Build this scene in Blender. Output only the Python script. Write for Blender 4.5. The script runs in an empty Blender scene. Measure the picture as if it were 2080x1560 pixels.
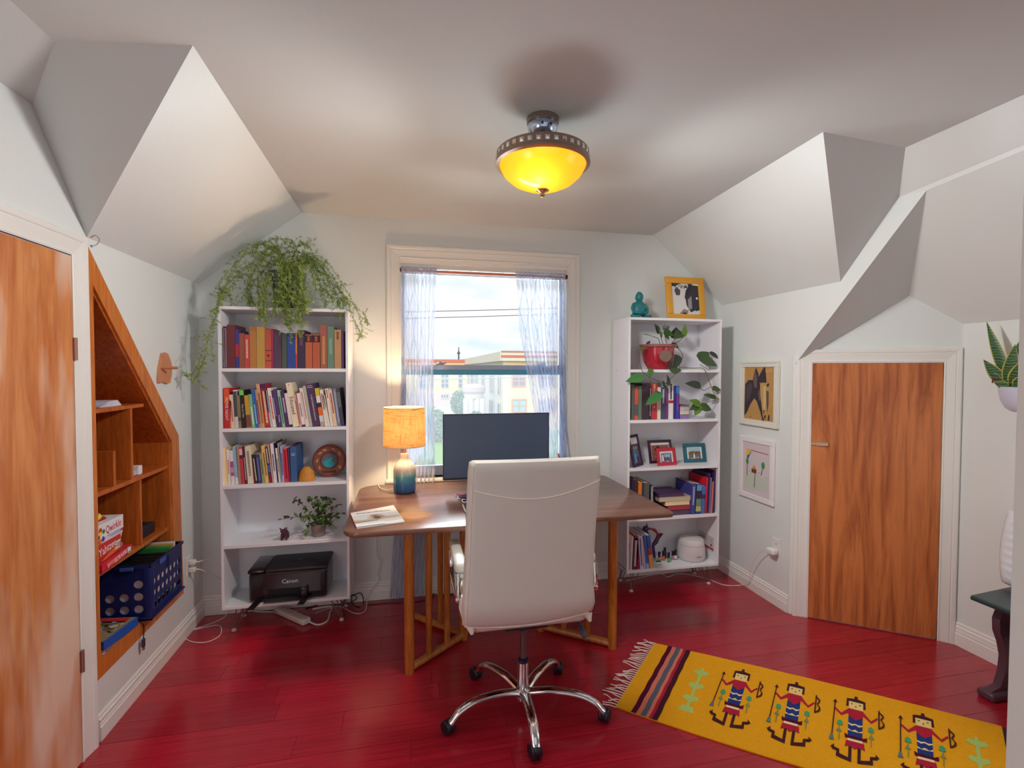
import bpy, bmesh, math, random
from mathutils import Vector, Matrix, noise
random.seed(7)
PI = math.pi
C = bpy.context.scene.collection
# ------------------------------------------------------------------ camera, world, lights, exposure
YAW, PIT, ROLL, FOC = 0.2101, 0.028, 0.0024, 996.2
Fv = Vector((math.sin(YAW)*math.cos(PIT), math.cos(YAW)*math.cos(PIT), -math.sin(PIT)))
R0 = Vector((math.cos(YAW), -math.sin(YAW), 0)); U0 = R0.cross(Fv)
Rv = R0*math.cos(ROLL)+U0*math.sin(ROLL); Uv = U0*math.cos(ROLL)-R0*math.sin(ROLL)
CAM = Vector((0, 0, 1.6))
cd = bpy.data.cameras.new('camera'); cam = bpy.data.objects.new('camera', cd); C.objects.link(cam)
M = Matrix.Identity(4)
for i in range(3):
    M[i][0] = Rv[i]; M[i][1] = Uv[i]; M[i][2] = -Fv[i]; M[i][3] = CAM[i]
cam.matrix_world = M
cd.sensor_width = 36; cd.lens = 36*FOC/2080; cd.clip_start = 0.02; cd.clip_end = 500
sc = bpy.context.scene; sc.camera = cam
sc.view_settings.view_transform = 'Standard'; sc.view_settings.look = 'None'
sc.view_settings.exposure = 0.22; sc.view_settings.gamma = 1.0; sc.view_settings.use_curve_mapping = False
sc.cycles.max_bounces = 8; sc.cycles.diffuse_bounces = 5; sc.cycles.transparent_max_bounces = 16
sc.cycles.use_denoising = True; sc.cycles.sample_clamp_indirect = 6.0; sc.cycles.caustics_reflective = False; sc.cycles.caustics_refractive = False

w = bpy.data.worlds.new('sky'); sc.world = w; w.use_nodes = True
nt = w.node_tree; nt.nodes.clear()
tc = nt.nodes.new('ShaderNodeTexCoord'); mp = nt.nodes.new('ShaderNodeMapping'); mp.inputs['Scale'].default_value = (2, 2, 9)
nz = nt.nodes.new('ShaderNodeTexNoise'); nz.inputs['Scale'].default_value = 2.2; nz.inputs['Detail'].default_value = 5
cr = nt.nodes.new('ShaderNodeValToRGB'); cr.color_ramp.elements[0].position = .38; cr.color_ramp.elements[0].color = (.72, .85, .92, 1)
cr.color_ramp.elements[1].position = .56; cr.color_ramp.elements[1].color = (.97, .97, .98, 1)
bgn = nt.nodes.new('ShaderNodeBackground'); bgn.inputs['Strength'].default_value = .98; ow = nt.nodes.new('ShaderNodeOutputWorld')
L = nt.links.new
L(tc.outputs['Generated'], mp.inputs['Vector']); L(mp.outputs[0], nz.inputs['Vector']); L(nz.outputs['Fac'], cr.inputs[0]); L(cr.outputs[0], bgn.inputs[0]); L(bgn.outputs[0], ow.inputs[0])

def area(name, loc, look, sx, sy, power, col):
    l = bpy.data.lights.new(name, 'AREA'); l.shape = 'RECTANGLE'; l.size = sx; l.size_y = sy; l.energy = power; l.color = col
    o = bpy.data.objects.new(name, l); C.objects.link(o); o.location = loc
    o.rotation_euler = (Vector(look)-Vector(loc)).to_track_quat('-Z', 'Y').to_euler(); return o
def point(name, loc, power, col, r=.03):
    l = bpy.data.lights.new(name, 'POINT'); l.energy = power; l.color = col; l.shadow_soft_size = r
    o = bpy.data.objects.new(name, l); C.objects.link(o); o.location = loc; return o
area('rear_fill_light', (.2, -1.25, 1.5), (.8, 3, 1.1), 3.4, 2.2, 11, (.93, .98, 1.0))  # added fill light behind the camera, no known window there
area('daylight_from_above', (.56, 5.0, 4.1), (.5, 1.6, .7), 2.6, 1.6, 800, (.88, .95, 1.0))
area('daylight_from_the_west', (-1.9, 4.7, 1.9), (1.9, 2.6, 1.5), 1.8, 1.8, 850, (.88, .95, 1.0))
area('daylight_from_the_east', (3.0, 4.7, 1.9), (-.9, 2.4, 1.6), 1.8, 1.8, 850, (.88, .95, 1.0))
area('daylight_off_the_ground', (.56, 5.0, -.4), (.5, 2.2, 2.4), 2.6, 1.4, 260, (.92, .97, .98))
area('left_side_fill', (-1.2, .9, 1.15), (2.4, 2.5, 1.4), .9, 1.3, 7, (.86, .97, 1.0))  # fill light added out of view on the left, not a real window
area('right_side_fill', (2.95, 1.05, 1.2), (-1.2, 2.4, 1.4), .9, 1.2, 4, (.95, .99, .98))  # matching fill added out of view on the right, no window either
for nm_, di_, pw_, an_ in (('ceiling_light_glow_west', (-1, .15, -.42), 62, 128), ('ceiling_light_glow_east', (1, .10, -.42), 78, 128), ('ceiling_light_glow_floor', (.1, .1, -1), 22, 130)):
    l_ = bpy.data.lights.new(nm_, 'SPOT'); l_.energy = pw_; l_.color = (1.0, .975, .945); l_.shadow_soft_size = .1; l_.spot_size = math.radians(an_); l_.spot_blend = 1.0
    o_ = bpy.data.objects.new(nm_, l_); C.objects.link(o_); o_.location = (.552, 1.99, 2.26); o_.rotation_euler = Vector(di_).to_track_quat('-Z', 'Y').to_euler()
sl_ = bpy.data.lights.new('veiled_sun', 'SUN'); sl_.energy = 2.0; sl_.angle = math.radians(50); sl_.color = (1, .97, .93); so_ = bpy.data.objects.new('veiled_sun', sl_); C.objects.link(so_); so_.rotation_euler = Vector((.35, 1, -.75)).to_track_quat('-Z', 'Y').to_euler()
point('table_lamp_bulb', (-.02, 3.2, 1.24), 21, (1.0, .66, .38), .03)

# ------------------------------------------------------------------ helpers
def P(x, y, X=None, Y=None, Z=None, n=None, o=None):
    """the point of a real plane (a wall, a shelf front, the floor) seen at a picture position"""
    d = Fv+Rv*((x-1040)/FOC)-Uv*((y-780)/FOC)
    if X is not None: t = X/d.x
    elif Y is not None: t = Y/d.y
    elif Z is not None: t = (Z-1.6)/d.z
    else: t = (Vector(o)-CAM).dot(n)/d.dot(n)
    return CAM+d*t
def lin(c):
    return tuple(((v/255)/12.92 if v/255 <= .04045 else ((v/255+.055)/1.055)**2.4) for v in c)+(1,)
MC = {}
def mat(c, rough=.5, metal=0.0, vary=0.0, scale=20, bump=0.0, bscale=200, coat=0.0, spec=.5, sheen=0):
    key = ('m', tuple(c), rough, metal, vary, scale, bump, coat, spec)
    if key in MC: return MC[key]
    m = bpy.data.materials.new('paint_%d' % len(MC)); m.use_nodes = True; t = m.node_tree; b = t.nodes['Principled BSDF']
    b.inputs['Base Color'].default_value = lin(c); b.inputs['Roughness'].default_value = rough; b.inputs['Metallic'].default_value = metal
    b.inputs['Coat Weight'].default_value = coat; b.inputs['Specular IOR Level'].default_value = spec
    tcn = t.nodes.new('ShaderNodeTexCoord')
    if vary:
        n = t.nodes.new('ShaderNodeTexNoise'); n.inputs['Scale'].default_value = scale; n.inputs['Detail'].default_value = 4
        h = t.nodes.new('ShaderNodeHueSaturation'); h.inputs['Color'].default_value = lin(c)
        mr = t.nodes.new('ShaderNodeMapRange'); mr.inputs['To Min'].default_value = 1-vary; mr.inputs['To Max'].default_value = 1+vary
        t.links.new(tcn.outputs['Object'], n.inputs['Vector']); t.links.new(n.outputs['Fac'], mr.inputs['Value']); t.links.new(mr.outputs[0], h.inputs['Value']); t.links.new(h.outputs[0], b.inputs['Base Color'])
    if bump:
        n = t.nodes.new('ShaderNodeTexNoise'); n.inputs['Scale'].default_value = bscale; n.inputs['Detail'].default_value = 3
        bp = t.nodes.new('ShaderNodeBump'); bp.inputs['Strength'].default_value = bump; bp.inputs['Distance'].default_value = .002
        t.links.new(tcn.outputs['Object'], n.inputs['Vector']); t.links.new(n.outputs['Fac'], bp.inputs['Height']); t.links.new(bp.outputs[0], b.inputs['Normal'])
    MC[key] = m; return m
def wood(c1, c2, stretch=(12, 12, 1), rough=.4, coat=0.0, rnd=0.0, dist=3.0, blot=None, sharp=(.3, .7), fine=1.0):
    key = ('w', tuple(c1), tuple(c2), stretch, rough, rnd, dist, sharp)
    if key in MC: return MC[key]
    m = bpy.data.materials.new('wood_%d' % len(MC)); m.use_nodes = True; t = m.node_tree; b = t.nodes['Principled BSDF']
    tcn = t.nodes.new('ShaderNodeTexCoord'); oi = t.nodes.new('ShaderNodeObjectInfo')
    ad = t.nodes.new('ShaderNodeVectorMath'); ad.operation = 'ADD'
    sc1 = t.nodes.new('ShaderNodeVectorMath'); sc1.operation = 'SCALE'; sc1.inputs['Scale'].default_value = 37.0 if rnd else 0
    cmb = t.nodes.new('ShaderNodeCombineXYZ')
    for k in range(3): t.links.new(oi.outputs['Random'], cmb.inputs[k])
    t.links.new(cmb.outputs[0], sc1.inputs[0]); t.links.new(tcn.outputs['Object'], ad.inputs[0]); t.links.new(sc1.outputs[0], ad.inputs[1])
    mp = t.nodes.new('ShaderNodeMapping'); mp.inputs['Scale'].default_value = stretch
    n1 = t.nodes.new('ShaderNodeTexNoise'); n1.inputs['Scale'].default_value = 1; n1.inputs['Detail'].default_value = 6; n1.inputs['Distortion'].default_value = dist; n1.inputs['Roughness'].default_value = .6
    n2 = t.nodes.new('ShaderNodeTexNoise'); n2.inputs['Scale'].default_value = 6*fine; n2.inputs['Detail'].default_value = 3
    mx = t.nodes.new('ShaderNodeMath'); mx.operation = 'MULTIPLY_ADD'; mx.inputs[1].default_value = .35
    r = t.nodes.new('ShaderNodeValToRGB'); r.color_ramp.elements[0].position = sharp[0]+.15; r.color_ramp.elements[1].position = sharp[1]+.15
    r.color_ramp.elements[0].color = lin(c1); r.color_ramp.elements[1].color = lin(c2)
    t.links.new(ad.outputs[0], mp.inputs['Vector']); t.links.new(mp.outputs[0], n1.inputs['Vector']); t.links.new(mp.outputs[0], n2.inputs['Vector'])
    t.links.new(n2.outputs['Fac'], mx.inputs[0]); t.links.new(n1.outputs['Fac'], mx.inputs[2]); t.links.new(mx.outputs[0], r.inputs[0])
    col = r.outputs[0]
    if rnd:
        h = t.nodes.new('ShaderNodeHueSaturation'); mr = t.nodes.new('ShaderNodeMapRange'); mr.inputs['To Min'].default_value = 1-rnd; mr.inputs['To Max'].default_value = 1+rnd
        t.links.new(oi.outputs['Random'], mr.inputs['Value']); t.links.new(mr.outputs[0], h.inputs['Value']); t.links.new(col, h.inputs['Color']); col = h.outputs[0]
    if blot:
        n3 = t.nodes.new('ShaderNodeTexNoise'); n3.inputs['Scale'].default_value = 2.2; n3.inputs['Detail'].default_value = 3
        mp3 = t.nodes.new('ShaderNodeMapping'); mp3.inputs['Scale'].default_value = (2.2, 2.2, .6)
        r3 = t.nodes.new('ShaderNodeValToRGB'); r3.color_ramp.elements[0].position = .46; r3.color_ramp.elements[1].position = .64
        m3 = t.nodes.new('ShaderNodeMixRGB'); m3.inputs[2].default_value = lin(blot)
        t.links.new(tcn.outputs['Object'], mp3.inputs[0]); t.links.new(mp3.outputs[0], n3.inputs['Vector']); t.links.new(n3.outputs['Fac'], r3.inputs[0]); t.links.new(r3.outputs[0], m3.inputs[0]); t.links.new(col, m3.inputs[1]); col = m3.outputs[0]
    t.links.new(col, b.inputs['Base Color']); b.inputs['Roughness'].default_value = rough; b.inputs['Coat Weight'].default_value = coat; b.inputs['Coat Roughness'].default_value = .15
    bp = t.nodes.new('ShaderNodeBump'); bp.inputs['Strength'].default_value = .08; bp.inputs['Distance'].default_value = .001
    t.links.new(mx.outputs[0], bp.inputs['Height']); t.links.new(bp.outputs[0], b.inputs['Normal'])
    MC[key] = m; return m

class MB:
    """collects shapes; build() links them as ONE mesh object"""
    def __init__(s): s.v = []; s.f = []; s.m = []; s.cur = 0; s.T = None
    def add(s, vs, fs):
        k = len(s.v)
        s.v += [(s.T @ Vector(a)) if s.T else Vector(a) for a in vs]
        s.f += [tuple(i+k for i in f) for f in fs]; s.m += [s.cur]*len(fs); return s
    def box(s, a, b, ch=0):
        x0, y0, z0 = (min(a[i], b[i]) for i in range(3)); x1, y1, z1 = (max(a[i], b[i]) for i in range(3))
        if ch <= 0:
            return s.add([(x0,y0,z0),(x1,y0,z0),(x1,y1,z0),(x0,y1,z0),(x0,y0,z1),(x1,y0,z1),(x1,y1,z1),(x0,y1,z1)],
                         [(0,3,2,1),(4,5,6,7),(0,1,5,4),(1,2,6,5),(2,3,7,6),(3,0,4,7)])
        bm = bmesh.new(); bmesh.ops.create_cube(bm, size=1)
        for q in bm.verts: q.co = Vector(((x0+x1)/2+q.co.x*(x1-x0), (y0+y1)/2+q.co.y*(y1-y0), (z0+z1)/2+q.co.z*(z1-z0)))
        seg = 1 if ch < .004 else 3
        bmesh.ops.bevel(bm, geom=list(bm.edges), offset=min(ch, .49*min(x1-x0, y1-y0, z1-z0)), segments=seg, affect='EDGES', profile=.5)
        s.bm(bm); return s
    def bm(s, bm):
        bm.verts.index_update(); s.add([q.co.copy() for q in bm.verts], [tuple(q.index for q in f.verts) for f in bm.faces]); bm.free(); return s
    def prism(s, pts, d, cap=True):
        """pts: list of 3D points (planar); extruded by vector d"""
        n = len(pts); d = Vector(d); vs = [Vector(p) for p in pts]+[Vector(p)+d for p in pts]
        fs = [tuple(range(n)), tuple(range(2*n-1, n-1, -1))] if cap else []
        fs += [(i, i+n, (i+1) % n+n, (i+1) % n) for i in range(n)]
        return s.add(vs, fs)
    def tube(s, pts, r, seg=10, cap=True, close=False):
        pts = [Vector(p) for p in pts]; n = len(pts); rs = r if isinstance(r, (list, tuple)) else [r]*n
        vs = []; prev = None
        for i in range(n):
            t = (pts[min(i+1, n-1)]-pts[max(i-1, 0)])
            if t.length < 1e-9: t = Vector((0, 0, 1))
            t.normalize()
            if prev is None:
                a = t.orthogonal().normalized()
            else:
                a = (prev-t*prev.dot(t)); a = a.normalized() if a.length > 1e-6 else t.orthogonal().normalized()
            prev = a; b = t.cross(a)
            for k in range(seg):
                an = 2*PI*k/seg; vs.append(pts[i]+(a*math.cos(an)+b*math.sin(an))*rs[i])
        fs = [(i*seg+k, i*seg+(k+1) % seg, (i+1)*seg+(k+1) % seg, (i+1)*seg+k) for i in range(n-1) for k in range(seg)]
        if cap: fs += [tuple(range(seg-1, -1, -1)), tuple((n-1)*seg+k for k in range(seg))]
        return s.add(vs, fs)
    def lathe(s, c, prof, seg=32, axis='Z', sx=1, sy=1, op=False):
        c = Vector(c); vs = []; n = len(prof)
        for r, z in prof:
            for k in range(seg):
                a = 2*PI*k/seg
                if axis == 'Z': vs.append(c+Vector((r*math.cos(a)*sx, r*math.sin(a)*sy, z)))
                elif axis == 'Y': vs.append(c+Vector((r*math.cos(a)*sx, z, r*math.sin(a)*sy)))
                else: vs.append(c+Vector((z, r*math.cos(a)*sx, r*math.sin(a)*sy)))
        fs = [(i*seg+k, i*seg+(k+1) % seg, (i+1)*seg+(k+1) % seg, (i+1)*seg+k) for i in range(n-1) for k in range(seg)]
        if prof[0] != prof[-1] and not op and prof[0][0] > 1e-6: fs.append(tuple(range(seg-1, -1, -1)))
        if prof[0] != prof[-1] and not op and prof[-1][0] > 1e-6: fs.append(tuple((n-1)*seg+k for k in range(seg)))
        return s.add(vs, fs)
    def ball(s, c, r, seg=14, rings=9):
        r = r if isinstance(r, (tuple, list)) else (r, r, r); vs = []; fs = []
        for i in range(rings+1):
            t = PI*i/rings
            for k in range(seg):
                a = 2*PI*k/seg; vs.append((c[0]+r[0]*math.sin(t)*math.cos(a), c[1]+r[1]*math.sin(t)*math.sin(a), c[2]+r[2]*math.cos(t)))
        fs = [(i*seg+k, (i+1)*seg+k, (i+1)*seg+(k+1) % seg, i*seg+(k+1) % seg) for i in range(rings) for k in range(seg)]
        return s.add(vs, fs)
    def grid(s, fn, nu, nv):
        vs = [fn(i/nu, j/nv) for j in range(nv+1) for i in range(nu+1)]
        return s.add(vs, [(j*(nu+1)+i, j*(nu+1)+i+1, (j+1)*(nu+1)+i+1, (j+1)*(nu+1)+i) for j in range(nv) for i in range(nu)])
    def build(s, name, mats, parent=None, smooth=30, origin=None, solid=0):
        o = parent
        og = Vector(origin) if origin is not None else (W[parent.name].copy() if parent else Vector((0, 0, 0)))
        me = bpy.data.meshes.new(name)
        me.from_pydata([tuple(v-og) for v in s.v], [], s.f); me.update()
        bm = bmesh.new(); bm.from_mesh(me)
        bmesh.ops.remove_doubles(bm, verts=bm.verts, dist=1e-6) if len(s.v) < 60000 else None
        bmesh.ops.recalc_face_normals(bm, faces=bm.faces) if not solid else None
        bm.to_mesh(me); bm.free()
        mats = mats if isinstance(mats, (list, tuple)) else [mats]
        for m in mats: me.materials.append(m)
        if len(mats) > 1 and len(me.polygons) == len(s.m): me.polygons.foreach_set('material_index', s.m)
        if smooth:
            me.polygons.foreach_set('use_smooth', [True]*len(me.polygons)); me.set_sharp_from_angle(angle=math.radians(smooth))
        ob = bpy.data.objects.new(name, me); C.objects.link(ob)
        if parent:
            ob.parent = parent; ob.location = og-W[parent.name]
        else: ob.location = og
        W[ob.name] = og
        return ob
W = {}
USED = {}
def tag(o, label=None, cat=None, group=None, kind=None):
    if label:
        USED[label] = USED.get(label, 0)+1; o['label'] = label
    if cat: o['category'] = cat
    if group: o['group'] = group
    if kind: o['kind'] = kind
    return o
def thing(name, loc, label=None, cat=None, group=None, kind=None):
    o = bpy.data.objects.new(name, None); C.objects.link(o); o.location = loc; o.empty_display_size = .05; W[o.name] = Vector(loc)
    return tag(o, label, cat, group, kind)
def part(name, m, parent, fn, smooth=30, label=None):
    b = MB(); fn(b); o = b.build(name, m, parent, smooth)
    if label: o['label'] = label
    return o
def single(name, m, fn, label, cat, group=None, smooth=30, origin=None):
    b = MB(); fn(b)
    if origin is None: origin = sum((Vector(v) for v in b.v), Vector())/len(b.v)
    return tag(b.build(name, m, None, smooth, origin), label, cat, group)
def text(s, size, pos, right, up, m, parent, name='lettering', ext=.0002, align='CENTER', sx=1.0):
    cu = bpy.data.curves.new(name, 'FONT'); cu.body = s; cu.size = size; cu.extrude = ext; cu.align_x = align; cu.align_y = 'CENTER'; cu.resolution_u = 2
    cu.materials.append(m); o = bpy.data.objects.new(name, cu); C.objects.link(o)
    r = Vector(right).normalized(); u = Vector(up).normalized(); n = r.cross(u)
    mm = Matrix.Identity(4)
    for i in range(3): mm[i][0] = r[i]*sx; mm[i][1] = u[i]; mm[i][2] = n[i]; mm[i][3] = pos[i]
    if parent:
        o.parent = parent; mm.translation = Vector(pos)-W[parent.name]
        o.matrix_local = mm
    else: o.matrix_world = mm
    W[o.name] = Vector(pos); FONTS.append(o); return o
FONTS = []
def flat(name, origin, u, v, polys, parent, off=.0004, step=.00015):
    """flat print: coloured polygons (colour, [(a,b)..]) lying on a real surface"""
    origin = Vector(origin); u = Vector(u); v = Vector(v); n = u.cross(v).normalized(); b = MB(); cols = []
    for k, (c, pts) in enumerate(polys):
        if c not in cols: cols.append(c)
        b.cur = cols.index(c); q = origin+n*(off+step*k)
        b.add([q+u*p[0]+v*p[1] for p in pts], [tuple(range(len(pts)))])
    return b.build(name, [mat(c, .8) for c in cols], parent, 0, solid=1)
def dup(root, delta, label=None, parent=None):
    r = root.copy(); C.objects.link(r); W[r.name] = W[root.name]+Vector(delta)
    if parent: r.parent = parent
    else: r.location = root.location+Vector(delta)
    if label: r['label'] = label
    for ch in [q for q in bpy.data.objects if q.parent == root]:
        dup(ch, delta, None, r)
    return r
def bez(p0, p1, p2, p3, n=16):
    p0, p1, p2, p3 = map(Vector, (p0, p1, p2, p3)); out = []
    for i in range(n+1):
        t = i/n; out.append(p0*(1-t)**3+p1*3*t*(1-t)**2+p2*3*t*t*(1-t)+p3*t**3)
    return out
def spline(pts, n=6):
    pts = [Vector(p) for p in pts]; out = []
    for i in range(len(pts)-1):
        a = pts[max(i-1, 0)]; b = pts[i]; c = pts[i+1]; d = pts[min(i+2, len(pts)-1)]
        for k in range(n):
            t = k/n; out.append(.5*((2*b)+(c-a)*t+(2*a-5*b+4*c-d)*t*t+(3*b-a-3*c+d)*t**3))
    out.append(pts[-1]); return out

WHITE = mat((226, 231, 229), .55, bump=.25, bscale=90, spec=.3)
CEIL = mat((206, 208, 206), .8, bump=.2, bscale=60, spec=.15, vary=.02, scale=3)
TRIM = mat((236, 235, 230), .32, bump=.1, bscale=40)
MEL = mat((236, 236, 240), .35)
BLACK = mat((22, 20, 26), .35); DARK = mat((38, 32, 40), .5)
CHROME = mat((225, 225, 228), .08, metal=1.0); STEEL = mat((170, 165, 165), .3, metal=1.0)
NICHE = wood((178, 92, 30), (222, 134, 60), (18, 18, 1.6), .35, coat=.3)
NICHEIN = wood((160, 78, 22), (204, 110, 42), (16, 16, 1.6), .4)
CORD = mat((232, 226, 222), .4)

# ------------------------------------------------------------------ room shell
XL, XR, YB, ZC, YN, XC = -1.307, 2.462, 3.504, 2.642, -1.6, 3.147
P4, P3, P1, P2 = (XL, 2.388, 2.15), (XL, 2.096, 2.544), (-1.095, 1.86, ZC), (-.671, 1.786, ZC)
Q4, Q3, Q1, Q2 = (XR, 2.404, 2.12), (XR, 2.067, 2.49), (2.275, 1.884, ZC), (1.776, 1.838, ZC)
def poly(name, pts, m, ext=None, smooth=0):
    b = MB()
    if ext: b.prism(pts, ext)
    else: b.add(pts, [tuple(range(len(pts)))])
    return tag(b.build(name, m, None, smooth), kind='structure')
# back wall around the window opening
wx0, wx1, wz0, wz1 = -.049, 1.168, .84, 2.372
b = MB(); d = (0, .1, 0)
zl, zr = 2.147, 2.122
b.prism([(XL,YB,0),(wx0,YB,0),(wx0,YB,ZC),(-.685,YB,ZC),(XL,YB,zl)], d)
b.prism([(wx1,YB,0),(XR,YB,0),(XR,YB,zr),(1.855,YB,ZC),(wx1,YB,ZC)], d)
b.prism([(wx0,YB,0),(wx1,YB,0),(wx1,YB,wz0),(wx0,YB,wz0)], d)
b.prism([(wx0,YB,wz1),(wx1,YB,wz1),(wx1,YB,ZC),(wx0,YB,ZC)], d)
wall_back = tag(b.build('wall_back', WHITE, None, 0), kind='structure')
# left wall with a niche opening
NO = [(2.362, .274), (3.194, .283), (3.165, 1.218), (2.368, 2.115)]       # outer edge of the niche frame (y,z)
NI = [(2.400, .352), (3.080, .352), (3.080, 1.195), (2.400, 1.955)]        # inner edge
b = MB(); d = (-.08, 0, 0)
def LW(pts): b.prism([(XL, y, z) for y, z in pts], d)
LW([(YN, 0), (NI[0][0], 0), (NI[0][0], 2.18), (2.388, 2.20), (2.096, 2.60), (YN, 2.62)])
LW([(NI[0][0], 0), (NI[1][0], 0), NI[1], NI[0]])
LW([(NI[1][0], 0), (YB, 0), (YB, zl+.05), (NI[1][0], zl+.05)])
LW([NI[3], NI[2], (NI[2][0], zl+.05), (NI[3][0], zl+.05)])
tag(b.build('wall_left', WHITE, None, 0), kind='structure')
def patch(name, A, B, Cc, D, m, n=8):
    b = MB(); A, B, Cc, D = map(Vector, (A, B, Cc, D))
    b.grid(lambda u, v: (A*(1-u)+B*u)*(1-v)+(D*(1-u)+Cc*u)*v, n, n)
    return tag(b.build(name, m, None, 60), kind='structure')
poly('ceiling_slope_left', [P4, P2, (-.685, YB, ZC), (XL, YB, zl)], WHITE, (-.02, 0, .05))
patch('ceiling_hip_left', P4, P3, P1, P2, CEIL)
poly('ceiling_eave_left', [P3, P1, (-1.085, YN, ZC), (XL, YN, 2.556)], CEIL)
poly('ceiling', [P2, P1, (-1.085, YN, ZC), (2.27, YN, ZC), Q1, Q2, (1.855, YB, ZC), (-.685, YB, ZC)], CEIL)
poly('ceiling_slope_right', [Q4, Q2, (1.855, YB, ZC), (XR, YB, zr)], WHITE, (.02, 0, .05))
patch('ceiling_hip_right', Q4, Q3, Q1, Q2, CEIL)
A0 = Vector((XR, 2.734, 0)); B0 = Vector((XC, 2.24, 0)); Dd = (B0-A0).normalized(); Nn = Vector((-Dd.y, Dd.x, 0))*-1   # Nn points into the room
if Nn.dot(Vector((-1, -1, 0))) < 0: Nn = -Nn
T1, T2, T3 = (XR, 1.93, 2.476), (XR, 2.71, 1.668), (2.94, 2.389, 2.052)
poly('wall_right', [(XR,YB,0),(XR,2.734,0),(XR,2.734,1.64),T2,T1,Q3,Q4,(XR,YB,zr)], WHITE)
poly('rear_blocking_wall', [(-1.9, YN, 0), (3.35, YN, 0), (3.35, YN, 2.75), (-1.9, YN, 2.75)], mat((170, 176, 176), .8), (0, -.05, 0))  # unseen wall added to keep sky light off the ceiling hips
poly('ceiling_soffit', [T1, T2, T3], CEIL)
poly('ceiling_eave_right', [Q1, Q3, T1, T3, (XC, 2.24, 1.874), (XC, YN, 1.874), (2.27, YN, ZC)], WHITE)
def S(s, z, out=0.0): return A0+Dd*s+Vector((0, 0, z))+Nn*out
poly('wall_corner', [S(-.012,0), S(.86,0), S(.86,1.90), S(.589,2.09), S(-.012,1.70)], WHITE, -Nn*.05)
poly('wall_side', [(XC, 2.26, 0), (XC, YN, 0), (XC, YN, 1.92), (XC, 2.26, 1.92)], WHITE, (.05, 0, 0))
b = MB(); b.box((-1.95, YN, 2.75), (3.4, 3.7, 2.8)); b.box((-1.95, YN, -.1), (-1.9, 3.7, 2.75)); b.box((3.35, YN, -.1), (3.4, 3.7, 2.75)); b.box((-1.9, 3.605, -.1), (-.06, 3.64, 2.75)); b.box((1.18, 3.605, -.1), (3.35, 3.64, 2.75)); b.box((-.06, 3.605, 2.38), (1.18, 3.64, 2.75)); b.box((-.06, 3.605, -.1), (1.18, 3.64, .83)); b.box((-1.9, YN, -.12), (3.35, 3.7, -.07))
tag(b.build('light_block_shell', mat((150, 140, 130), .9), None, 0), kind='structure')  # unseen slabs all round the room, added to stop light leaks
# near door casing the camera looks past, at the right edge of the view
q = P(2067, 780, Y=.52)
b = MB(); b.box((q.x, .40, 0), (q.x+.09, .52, ZC-.002)); b.box((q.x+.03, .52, 0), (q.x+.09, .535, ZC-.002), .002)
tag(b.build('trim_1', TRIM, None, 30), kind='structure')

# floor of separate planks
floor = thing('floor', (0, 0, 0), kind='structure')
b = MB(); b.box((XL-.35, YN, -.06), (XC+.1, YB+.1, -.0085)); b.build('subfloor', mat((60, 12, 16), .8), floor, 0)
PLK = wood((138, 14, 30), (188, 32, 54), (1.6, 20, 8), .24, coat=.35, rnd=.13, dist=1.2, fine=1.5)
bm0 = MB(); bm0.box((0, -.5, -.5), (1, .5, .5)); pw = .124
pm = None; y = YB-.02; r = 0
while y > .75:
    x = XL-.02-random.uniform(0, 1.1); xe = XC if y < 2.87 else XR+.02
    while x < xe:
        ln = random.choice([.91, 1.2, 1.22, .75]); x0 = max(x, XL-.02); x1 = min(x+ln, xe)
        if x1-x0 > .02:
            if pm is None:
                bb = MB(); bb.box((0, -.5, -1), (1, .5, 0)); o = bb.build('plank', PLK, floor, 0); pm = o.data
                # unit plank, arrissed top edges
                bmx = bmesh.new(); bmx.from_mesh(pm); bmx.free()
            else:
                o = bpy.data.objects.new('plank', pm); C.objects.link(o); o.parent = floor
            o.location = (x0+.0006, y-pw/2, random.uniform(-.0006, 0)); o.scale = (x1-x0-.0012, pw-.0014, .008)
        x += ln
    y -= pw
b = MB(); b.box((XL-.02, YN, -.0085), (XC, y, -.0005)); b.build('plank_field', PLK, floor, 0)

# baseboards
def baseboard(name, a, bb, nrm, h=.135):
    a = Vector(a); bb = Vector(bb); nrm = Vector(nrm).normalized()
    prof = [(0, 0), (.016, 0), (.016, h*.52), (.012, h*.56), (.014, h*.62), (.011, h*.68), (.012, h*.80), (.006, h*.86), (.007, h*.93), (.002, h), (0, h)]
    m = MB(); m.prism([a+nrm*x+Vector((0, 0, z)) for x, z in prof], bb-a)
    return tag(m.build(name, TRIM, None, 25), kind='structure')
baseboard('baseboard_left', (XL, 2.385, 0), (XL, YB, 0), (1, 0, 0), .115)
baseboard('baseboard_back', (XL, YB, 0), (XR, YB, 0), (0, -1, 0), .125)
baseboard('baseboard_right', (XR, 2.75, 0), (XR, YB, 0), (-1, 0, 0), .115)
baseboard('baseboard_side', (XC, YN, 0), (XC, 2.235, 0), (-1, 0, 0), .135)

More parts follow.
